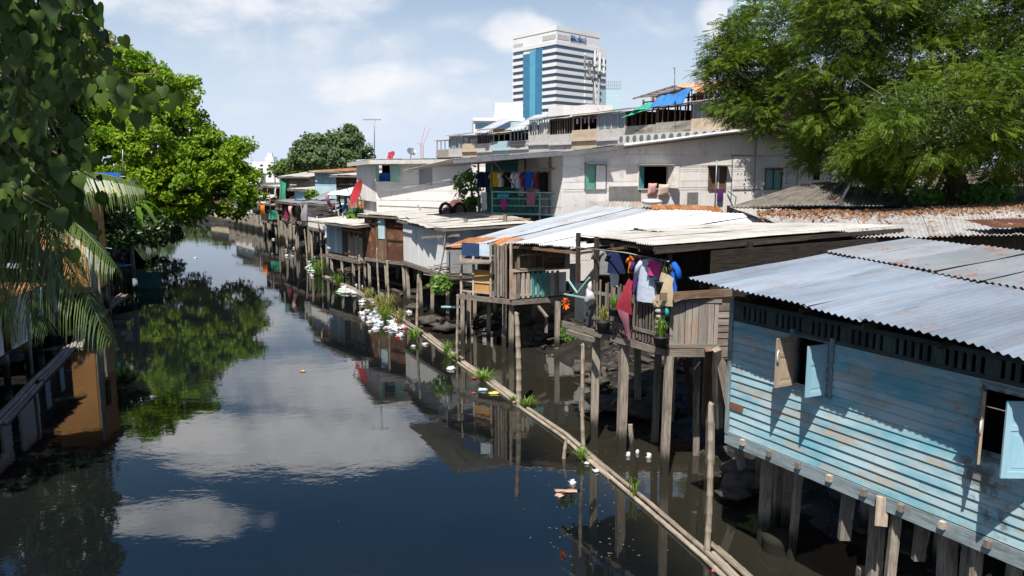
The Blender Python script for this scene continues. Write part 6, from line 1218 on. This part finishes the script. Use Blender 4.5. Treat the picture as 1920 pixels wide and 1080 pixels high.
# dark broad tree on the near left bank
lf_dark = leafmat('dark_glossy_leaf', (.022, .05, .010, 1), (.055, .095, .02, 1), .22, .35, .5, .4)
tree('dark_tree', (-27.5, 42.5, .5), [lobe(40, 220, 42, 105, 90), lobe(95, 290, 42, 50, 40), lobe(40, 110, 42.5, 85, 90), lobe(-80, 200, 42, 150, 150), lobe(105, 225, 42, 40, 50), lobe(-20, 390, 31, 80, 60), lobe(90, 160, 42, 40, 50), lobe(40, 10, 42, 80, 80), lobe(-200, 330, 30, 150, 130), lobe(-300, 150, 28, 170, 170)], .45, 950, 70, .8, .17, lf_dark, 'dark dense tree shading the near left bank behind the palm', up=.2, flat=.8)
# feathery tree on the right
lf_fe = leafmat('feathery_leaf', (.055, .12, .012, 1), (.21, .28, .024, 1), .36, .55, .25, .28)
def feather(lobes, n_sp, L, nl, lw, ll, shell=.55):
    vol = np.array([l[1]*l[2] for l in lobes]); pick = NR.choice(len(lobes), n_sp, p=vol/vol.sum())
    C = np.array([l[0] for l in lobes])[pick]; rad = np.array([(l[1], l[1], l[2]) for l in lobes])[pick]
    d = NR.normal(size=(n_sp, 3)); d /= np.linalg.norm(d, axis=1)[:, None]
    nc = n_sp//46; tuft_c = (C+d*rad*(NR.uniform(shell, 1, (n_sp, 1))**.7))[:nc]; td = d[:nc]; w_ = NR.integers(0, nc, n_sp)
    r_ = NR.normal(size=(n_sp, 3)); r_ /= np.linalg.norm(r_, axis=1)[:, None]
    base = tuft_c[w_]+r_*NR.uniform(.05, .8, (n_sp, 1))**.7*np.array([1, 1, .6])
    o = td[w_]*np.array([.8, .8, .3])+r_*np.array([1, 1, .6])*.8+NR.normal(size=(n_sp, 3))*.3+np.array([-.05, -.1, -.1]); o /= np.linalg.norm(o, axis=1)[:, None]
    sd_ = np.cross(o, np.array([0, 0, 1.0])+NR.normal(size=(n_sp, 3))*.35); sd_ /= np.linalg.norm(sd_, axis=1)[:, None]; nn = np.cross(sd_, o)
    Ls = L*NR.uniform(.6, 1.3, n_sp)[:, None]; V_ = []
    for k in range(nl):
        s = (k+.5)/nl; p = base+o*Ls*s-np.array([0, 0, 1])*(s**2)*Ls*.25
        for sg in (-1, 1):
            dr = sd_*sg+o*.45; dr /= np.linalg.norm(dr, axis=1)[:, None]; l_ = ll*(1-.55*abs(2*s-1)**2)*NR.uniform(.7, 1.25, (n_sp, 1))
            tip = p+dr*l_-np.array([0, 0, 1])*l_*.25; w = o*lw
            V_.append(np.stack([p-w*.5, p+dr*l_*.5-w+nn*.01, tip, p+dr*l_*.5+w], 1))
    V_ = np.stack(V_, 1).reshape(-1, 3); i = np.arange(len(V_)//4)[:, None]*4
    return V_, i+np.array([[0, 1, 2, 3]])
t = thing('feathery_tree', (22, 38, .5), 'broad feathery leaved tree spreading over the right hand roofs', 'tree')
fl_ = [lobe(1400, 150, 46, 85, 90), lobe(1480, 70, 47, 130, 100), lobe(1620, 60, 38, 160, 110), lobe(1800, 60, 40, 190, 120), lobe(1480, 200, 45.3, 105, 50), lobe(1600, 180, 38, 120, 80), lobe(1560, 280, 41, 85, 40), lobe(1700, 190, 31, 90, 65), lobe(1760, 230, 31, 110, 70), lobe(1860, 180, 32, 120, 90), lobe(1900, 260, 33, 100, 70), lobe(1960, 100, 36, 140, 140), lobe(1800, 300, 34, 80, 40), lobe(1700, -60, 40, 260, 110), lobe(1420, 220, 44, 50, 25), lobe(1650, 300, 36, 70, 35), lobe(1380, 80, 46, 50, 45), lobe(1340, 110, 46, 32, 38), lobe(1350, 180, 46, 38, 32), lobe(1930, 320, 35, 90, 40), lobe(1620, 265, 36, 85, 45), lobe(1720, 285, 33.5, 85, 45), lobe(1550, 225, 39.5, 90, 50), lobe(1665, 330, 36.5, 60, 24), lobe(1590, 310, 39.5, 55, 26), lobe(1500, 262, 45.8, 45, 20)]
limbs((22, 38.5, .5), [l[0] for l in fl_[:18]], .36, .42, 3).build('trunk', bark, t)
m = MB(); m.tube([P(1800, 372, 36), P(1795, 330, 36.5)+V((-.1, 0, 0)), P(1770, 290, 37), P(1720, 230, 37)], [.5, .42, .3, .15], 10); m.tube([P(1880, 372, 36), P(1880, 320, 36), P(1900, 240, 36)], [.4, .35, .2], 10); m.build('limb', bark, t)
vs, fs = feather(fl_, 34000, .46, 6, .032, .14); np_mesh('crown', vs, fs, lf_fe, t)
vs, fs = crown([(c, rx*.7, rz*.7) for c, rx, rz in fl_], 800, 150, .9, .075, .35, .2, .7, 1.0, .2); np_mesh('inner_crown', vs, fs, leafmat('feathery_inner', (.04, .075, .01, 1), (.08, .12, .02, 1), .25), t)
bush(P(1735, 368, 33.5), .7, 500, leafmat('shade_fern', (.04, .12, .02, 1), (.09, .2, .03, 1), .3), 'green fern bush on the dark roof under the feathery tree', 'bush', 'bush', .13, None, .45); bush(P(1850, 362, 33.8), 1.1, 700, MATS['shade_fern'], 'wider dark shrub right of the fern bush under the feathery tree', 'bush', 'bush', .15, None, .4)
lq = []
for _ in range(2600):
    px = R.uniform(1420, 1920); e = 382+(px-1420)*-.008; py = e+abs(R.gauss(0, 14)); Y = 33-(py-380)*.2
    n0_ = P(px, py, Y); 
    u = max(0, min(1, (n0_.y-20.6)/(33-20.6))); A_z = (n1.lerp(n2, max(0, min(1, (px-1592)/558)))).lerp(P(1565, 398, 33).lerp(k2, max(0, min(1, (px-1592)/558))), u)
    lq.append((n0_.x, A_z.y, A_z.z+.06) if px > 1592 else (n0_.x, n0_.y, n0.lerp(k0, u).z+.08))
lq = np.array(lq); vs, fs = leaf_arr(lq, np.tile([0, 0, 1.], (len(lq), 1)), .09, .45, .5); tag(np_mesh('dead_leaves', vs, fs, leafmat('dead_leaf', (.2, .1, .05, 1), (.33, .2, .12, 1), .1, .8, .1)), 'brown dead leaves drifted over the broad pale roof', 'leaves', None, 'stuff')
tree('dark_tree', (-18.5, 14, .5), [((-14.6, 13.6, 11.2), 3.6, 2.2), ((-16.5, 16.5, 11.5), 3.4, 2.2), ((-18.5, 12, 10), 3.6, 2.6), ((-19, 18, 11), 3.6, 2.4)], .35, 420, 70, .8, .17, lf_dark, 'unseen dark tree added to shade the coconut palm at the near left edge', up=.2)  # out of view, added to throw shade on the palm fronds
# ------------------------------------------------------------------ left bank houses
LF = lambda a, b: Fr(a, (V(b)-V(a))[:2] if len(a) > 2 else (b[0]-a[0], b[1]-a[1]))
def lhouse(label, n, far, dep, z0, zt, wall, roof, holes=(), name='canal_house', posts=4, over=.5, rise=.4, kind='panel', cat='house'):
    f = Fr(n, (far[0]-n[0], far[1]-n[1])); 
    if f.i.x > 0: f.i = -f.i
    e = Fr(n, f.i[:2]); e.i = f.d.copy(); L = (V(far)-V(n)).length
    h = thing(name, (n[0], n[1], z0), label, cat, 'houses along the left bank'); m = MB()
    if kind == 'panel': m.wall(f, 0, L, z0, zt, holes, t=.08); m.wall(e, 0, dep, z0, zt, (), t=.08)
    else: m.planks(f, 0, L, z0, zt, .2, .012); m.planks(e, 0, dep, z0, zt, .2, .012)
    m.build('wall', wall, h)
    m = MB(); m.box(f, .1, L, dep, dep+.05, z0, zt); m.box(e, .1, dep, L, L+.05, z0, zt); m.box(f, 0, L, .1, dep, z0-.12, z0-.02); m.build('back_wall', wood_dark, h)
    m = MB(); m.roofing(f(L+over, -over, zt+.05), f(-over, -over, zt+.05), f(-over, dep+.3, zt+.05+rise), f(L+over, dep+.3, zt+.05+rise), .16, .018, .95, 5, .05, .03, 3); m.build('roof', roof, h)
    for k in range(posts): post(h, f(L*(k+.1)/max(1, posts-.8), .15, z0-.1), f(L*(k+.1)/max(1, posts-.8), .15, 0), .17)
    return h, f
hh, f = lhouse('orange rendered house on the left bank behind the palm fronds', (-19.3, 36.0), (-19.75, 38.6), 5, 1.3, 6.0, orange_wall, roof_cement, [(1.0, 1.6, 3.2, 4.4)])
window(hh, f, 1.0, 1.6, 3.2, 4.4, frame_brown); m = MB(); m.vbox(f, .0, .6, -.06, -.02, 1.3, 6); m.build('pilaster', concrete, hh)
hh, f = lhouse('low dark shack with a white panel corner on the near left bank', (-15.9, 22.0), (-17.2, 28.0), 5, .9, 2.75, panel_white, rust, [(1.6, 2.9, .9, 2.3), (3.6, 4.4, .9, 2.75)], over=.5)
m = MB(); m.box(f, 1.6, 4.4, .8, .84, .9, 2.7); m.build('inner_wall', wood_dark, hh)
hh, f = lhouse('dark plank shack between the white cornered shack and the orange house', (-18.3, 29.5), (-19.6, 34.5), 4, 1.0, 3.2, wood_dark, roof_grey, kind='plank'); 
for q in ((1.2, 1.8, 1.2, 2.6), (3.2, 3.7, 1.0, 2.4)): m = MB(); m.vbox(f, q[0], q[1], -.08, -.05, q[2], q[3]); m.build('panel', panel_blue, hh)
hh, f = lhouse('two level wooden house with a blue and yellow banner on its balcony, left bank', (-27.2, 53), (-29.6, 60), 5, 3.6, 6.2, wood_dark, roof_cement, kind='plank', posts=4, over=.6)
m = MB(); m.box(f, 0, 7, 1.5, 1.6, .8, 3.6); m.build('lower_wall', wood_dark, hh)
for q in ((2.6, 3.9), (.2, 1.2)): m = MB(); m.vbox(f, q[0], q[1], -.2, -.15, 4.9, 6.05); m.build('panel', panel_white, hh)
m = MB(); m.roofing(f(-.3, -1.6, 3.0), f(7, -1.6, 3.0), f(7, .2, 3.5), f(-.3, .2, 3.5), .16, .018, .95, 5); m.build('awning', roof_grey, hh)
f2 = f
def banner(o, ang, w, h):
    t = thing('banner', o, 'blue over yellow cloth banner on the left bank balcony', 'banner'); o = V(o); d = V((math.cos(ang), math.sin(ang), 0))
    for nm, mt, z0, z1 in (('blue_half', plain('banner_blue', (.02, .16, .5, 1)), .5, 1), ('yellow_half', plain('banner_yellow', (.75, .48, .06, 1)), 0, .5)):
        m = MB(); a, b = o+V((0, 0, z0*h)), o+V((0, 0, z1*h)); m.sheet(a, a+d*w, b+d*w, b, .7, .05, 4, 8); m.build(nm, mt, t)
q = P(182, 372, 51.5); banner(q, -.15, 1.75, 1.65)
m = MB(); m.blob(P(246, 362, 52), (.6, .4, .85), .3, 4, 14, 10); tag(m.build('sack', plain('dark_sack', (.03, .032, .04, 1))), 'bulky black bundle right of the blue and yellow banner', 'bundle')
hh, f = lhouse('low waterside shack with dark openings beneath the big round tree', (-30.5, 62), (-33.5, 69.5), 4, 1.0, 3.4, wood_dark, roof_cement, kind='plank', over=.5); m = MB(); m.vbox(f, .3, .8, -.1, -.06, 1.4, 2.6); m.build('panel', plain('dark_red_panel', (.3, .02, .03, 1)), hh)
hh, f = lhouse('small cabin with a white awning between the banana plant and the orange house', (-22.3, 41.5), (-25.2, 49.5), 4, 1.1, 3.3, wood_dark, roof_cement, kind='plank', over=.5); m = MB(); m.roofing(f(0, -1.2, 2.7), f(4, -1.2, 2.7), f(4, .1, 3.0), f(0, .1, 3.0), .16, .018, .95, 5); m.build('awning', roof_white, hh)
m = MB(); q = W(258, 535, .2); m.sheet(q+V((0, 0, -.2)), q+V((1.3, .3, -.2)), q+V((1.3, .3, .75)), q+V((0, 0, .75)), .16, .02, 2); tag(m.build('tin_fence', mat('teal_tin_fence', (.025, .11, .1, 1), (.015, .07, .07, 1))), 'short teal corrugated fence at the water on the left bank', 'fence')
m = MB(); q = W(178, 515, 1.2); m.tube([q, q+V((0, 0, .62)), q+V((0, 0, .66))], [.3, .38, .4], 14); tag(m.build('bucket', plain('blue_tub', (.06, .25, .42, 1))), 'blue tub on a stand at the left bank', 'tub')
m = MB(); q = W(207, 497, 1.55); t = thing('table', q-V((0, 0, 1.5)), 'blue topped table on posts at the left bank', 'table'); m.box(Fr(q[:2], (1, 0)), 0, 1.0, -.4, .4, 1.5, 1.56); m.build('table_top', plain('blue_table_top', (.05, .3, .5, 1)), t)
for x, y in ((.05, -.35), (.95, -.35), (.05, .35), (.95, .35)): m = MB(); m.bar(q+V((x, y, -.05)), q+V((x, y, -1.9)), .07); m.build('leg', wood_dark, t)

for px, py, h_, lb in ((190, 600, 2.6, 'thin stake near the fourth left boom length'), (207, 585, 2.3, 'thin stake right of the blue tub'), (60, 700, 2.4, 'thin dark stake at the white cornered shack')):
    q = W(px, py); m = MB(); m.tube([q-V((0, 0, .4)), q+V((.05, 0, h_))], .05, 7); tag(m.build('stake', wood_grey), lb, 'stake')
for k, (px, py, Y, w, h_, c_, lb) in enumerate([(225, 425, 46, .5, 1.0, 'white', 'white shirt under the white awning on the left bank'), (238, 428, 47, .4, .9, 'denim', 'denim cloth under the white awning on the left bank'), (215, 430, 45, .4, .9, 'white', 'second white shirt at the left of the awning, left bank'), (255, 440, 49, .3, .6, 'navy', 'navy cloth low at the left bank')]):
    hang(P(px, py, Y), .2, w, h_, CL_[c_], lb, 'cloth', 'cloths on the left bank', (6, 6), .2)
# banana plant
def blade(m, base, out, L, w, droop, n=8, seed=0):
    base = V(base); out = V(out).normalized(); s = out.cross(V((0, 0, 1))).normalized(); vs = []; fs = []; uv = []
    for j in range(n+1):
        t = j/n; c = base+out*L*t*(1-.25*t)+V((0, 0, L*(.45*t-droop*t*t))); ww = w*math.sin(PI*min(1, t*.92+.06))**.7+.004
        jag = 1+.18*math.sin(j*2.7+seed)
        vs += [c-s*ww*jag+V((0, 0, ww*.35)), c, c+s*ww/jag+V((0, 0, ww*.35))]; uv += [(0, t), (.5, t), (1, t)]
    for j in range(n):
        for k in (0, 1): a = j*3+k; fs.append((a, a+1, a+4, a+3))
    m.idx(vs, fs, uv, True)
ban = leafmat('banana_leaf', (.10, .24, .02, 1), (.22, .36, .05, 1), .45, .4, .4)
t = thing('banana_plant', (-21.6, 45, .7), 'banana plant with two bright sunlit blades on the left bank', 'banana plant'); q = P(238, 385, 45); m = MB(); m.tube([V((-21.6, 45, .7)), V((-21.6, 45, 2.5)), q], [.16, .13, .07], 10); m.build('stem', wood_grey, t)
for o, L, w, dr in [((1, -.1, 0), 2.2, .3, .95), ((.9, .45, 0), 2.5, .28, .72), ((.5, -.9, 0), 2.0, .28, 1.0), ((-.9, -.3, 0), 2.2, .28, .8), ((-.3, .9, 0), 2.2, .3, .7), ((.1, -.6, 0), 2.2, .3, .1), ((-.7, .5, 0), 1.8, .26, .6), ((.6, -.4, 0), 1.8, .3, 1.3)]:
    m = MB(); blade(m, q, o, L, w, dr, 10, L); m.build('leaf', ban, t)
bush(P(205, 400, 40), 1.2, 700, lf_dark, 'dark shrub hiding the canal corner of the orange house', 'bush', 'bush', .18, None, .9); bush(P(215, 432, 43), 1.5, 900, leafmat('bank_shrub', (.025, .07, .015, 1), (.06, .12, .03, 1), .25), 'dark shrub beneath the banana plant', 'bush', 'bush', .2, None, .7); bush(P(285, 425, 58), 1.5, 500, lf_dark, 'dark shrub at the foot of the big round tree', 'bush', 'bush', .2, None, .6); bush(P(300, 440, 66), 2.0, 600, lf_dark, 'second dark shrub along the water under the big round tree', 'bush', 'bush', .22, None, .5)
# coconut palm
pal = leafmat('palm_leaflet', (.05, .10, .018, 1), (.12, .17, .04, 1), .3, .4, .45, .5)
def frond(par, base, tip, sag, n=46, ll=.95, seed=0):
    base, tip = V(base), V(tip); vs = []; fs = []; d = tip-base; L = d.length; side = d.cross(V((0, 0, 1))).normalized(); pts = [base+d*s+V((0, 0, sag*L*(s-s*s)*1.6)) for s in [k/14 for k in range(15)]]
    m = MB(); m.tube(pts, [.035*(1-.8*k/14)+.006 for k in range(15)], 6)
    for k in range(n):
        s = .12+.88*k/(n-1); i = min(13, int(s*14)); p = pts[i].lerp(pts[i+1], s*14-i); tg = (pts[i+1]-pts[i]).normalized()
        for sg in (-1, 1):
            l = ll*(math.sin(PI*min(1, s*.86+.14))**.6)*R.uniform(.85, 1.1)+.1; o = (side*sg*R.uniform(.55, .8)+tg*.55+V((0, 0, -.12))).normalized(); w = tg*.024
            q = [p, p+o*l*.4-V((0, 0, l*.1)), p+o*l*.72-V((0, 0, l*.42)), p+o*l*.85-V((0, 0, l*.85))]
            b = len(m.v); vv = []
            for j, x in enumerate(q): ww = (.7, 1, .8, .1)[j]; vv += [x-w*ww, x+w*ww]
            m.idx(vv, [(0, 1, 3, 2), (2, 3, 5, 4), (4, 5, 7, 6)], None, False)
    m.build('frond', pal, par)
pc = P(-40, 400, 18.5); t = thing('coconut_palm', (-16.4, 17.5, .6), 'coconut palm arching its fronds over the near left bank', 'palm'); m = MB(); m.tube([V((-16.4, 17.5, .4)), V((-15.2, 17.8, 2.6)), V((pc.x-.5, 18.3, pc.z-1)), pc], [.22, .17, .15, .13], 10); m.build('trunk', bark, t)
for (px, py), Y, sag, ll in [((268, 352), 19.0, .42, .9), ((215, 500), 17.5, .55, 1.1), ((205, 640), 17.2, .62, 1.2), ((140, 560), 20, .5, 1.0), ((90, 620), 17.5, .5, 1.1), ((170, 420), 21.0, .5, .95), ((30, 640), 19, .4, 1.0), ((-150, 250), 19, .3, 1), ((60, 180), 18, .2, .9), ((-250, 420), 18.5, .4, 1), ((-160, 560), 17.5, .4, 1), ((60, 330), 15.8, .3, .8)]:
    frond(t, pc, P(px, py, Y), sag, 74, ll)
# sacred fig reaching in from the bridge side: heart shaped leaves close by
fig_l = leafmat('fig_leaf', (.014, .04, .008, 1), (.085, .145, .017, 1), .28, .42, .3, 1.2)
t = thing('fig_tree', (-7.2, 4.6, .5), 'fig tree reaching heart shaped leaves in from the left near the viewer', 'tree'); m = MB()
m.tube([V((-7.2, 4.6, .3)), V((-7.0, 4.7, 3.5)), V((-6.2, 4.8, 6.8)), V((-5.4, 4.9, 9))], [.3, .24, .2, .14], 12); m.build('trunk', bark, t)
tw_ = []
def twig(pts, r):
    pts = [V(p) for p in pts]; m = MB(); m.tube(pts, [r*(1-.75*k/(len(pts)-1)) for k in range(len(pts))], 7); m.build('branch', mat('fig_twig', (.22, .16, .1, 1), (.12, .085, .055, 1), None, 0, 3, (2, 1), .9), t); tw_.append(pts)
R2 = random.Random(21)
FB = [[(-200, -60, 4.9), (-20, 12, 4.5), (60, 20, 4.3), (110, 45, 4.2), (150, 85, 4.1), (195, 120, 4.0), (250, 140, 3.9), (300, 138, 3.9)], [(-200, -200, 4.7), (-60, -60, 4.4), (60, -30, 4.2), (130, -20, 4.1), (150, 20, 4.0)], [(-200, 60, 4.9), (-40, 110, 4.5), (40, 160, 4.3), (90, 220, 4.2), (120, 280, 4.1)], [(-200, 160, 4.8), (-60, 220, 4.5), (20, 270, 4.3), (70, 330, 4.2), (110, 360, 4.1)], [(-200, 300, 4.6), (-40, 335, 4.3), (15, 345, 4.1), (60, 372, 4.0), (100, 392, 4.0)], [(-100, 30, 5.2), (40, 80, 4.8), (110, 140, 4.6), (150, 190, 4.5)], [(110, 45, 4.2), (135, 110, 4.2), (160, 150, 4.15), (190, 175, 4.1)], [(-120, -120, 4.5), (0, -60, 4.3), (80, 60, 4.2), (70, 140, 4.15)], [(-150, 250, 5.3), (0, 240, 5.0), (80, 270, 4.9), (150, 320, 4.8), (185, 340, 4.7)], [(-100, 40, 5.6), (30, 110, 5.4), (60, 200, 5.3), (40, 290, 5.2)]]
for b in FB: twig([P(*p) for p in b], .012)
hv = []; hf = []
def heart(p, hang, nrm, s):
    """a heart shaped leaf with a drip tip hanging from p"""
    h = hang.normalized(); n = (nrm-h*nrm.dot(h)).normalized(); w = h.cross(n)
    prof = [(0, 0), (-.10, .18), (-.06, .36), (.12, .48), (.35, .46), (.58, .32), (.78, .14), (.95, .04), (1.25, .0)]
    i0 = len(hv); c = []
    for k, (y, x) in enumerate(prof):
        bend = -.10*y*y*s
        if k in (0, len(prof)-1): hv.append(tuple(p+h*y*s+n*bend)); c.append((i0+len(c),)*1)
    hv.pop(); hv.pop(); mid = []; L = []; Rr = []
    for k, (y, x) in enumerate(prof):
        ym = max(y, 0); b = -.12*y*y*s; mid.append(len(hv)); hv.append(tuple(p+h*ym*s+n*b))
        if 0 < k < len(prof)-1:
            L.append(len(hv)); hv.append(tuple(p+h*y*s+w*x*s+n*(b+.16*x*s))); Rr.append(len(hv)); hv.append(tuple(p+h*y*s-w*x*s+n*(b+.16*x*s)))
        else: L.append(mid[-1]); Rr.append(mid[-1])
    for k in range(len(prof)-1):
        for S, fl in ((L, 0), (Rr, 1)):
            q = [mid[k], mid[k+1], S[k+1], S[k]]; q = list(dict.fromkeys(q)); q = q[::-1] if fl else q
            if len(q) >= 3: hf.append(tuple(q))
for pts in tw_:
    tot = sum((b-a).length for a, b in zip(pts, pts[1:]))
    n = int(tot/.017)
    for k in range(n):
        s = R2.uniform(.15, 1)**.8*tot; 
        for a, b in zip(pts, pts[1:]):
            l = (b-a).length
            if s <= l or b is pts[-1]: p = a.lerp(b, min(1, s/l)); break
            s -= l
        o = V((R2.uniform(-1, 1), R2.uniform(-.9, .5), R2.uniform(-.9, .25))).normalized(); q = p+o*R2.uniform(.04, .3)
        heart(q, V((o.x*.5, o.y*.4, -1)), V((R2.uniform(-.6, .6), -1, R2.uniform(.0, .8))), R2.uniform(.045, .10))
hm = bpy.data.meshes.new('crown'); hm.from_pydata([tuple(V(v)-V(t['_o'])) for v in hv], [], hf); hm.materials.append(fig_l); hm.update()
for p_ in hm.polygons: p_.use_smooth = True
ho = bpy.data.objects.new('crown', hm); COL.objects.link(ho); ho.parent = t
# unseen upper crown of the fig, added to shade its near leaves
vs, fs = crown([((-3.9, 2.2, 11.2), 2.3, 1.3), ((-5.8, 1.5, 10.2), 2.4, 1.6), ((-7.5, 4, 10.4), 2.4, 1.8)], 300, 50, .6, .1, .5, .3, .7, 1, .2); np_mesh('shading_crown', vs, fs, fig_l, t)
for o in bpy.data.objects:
    if '_o' in o: del o['_o']
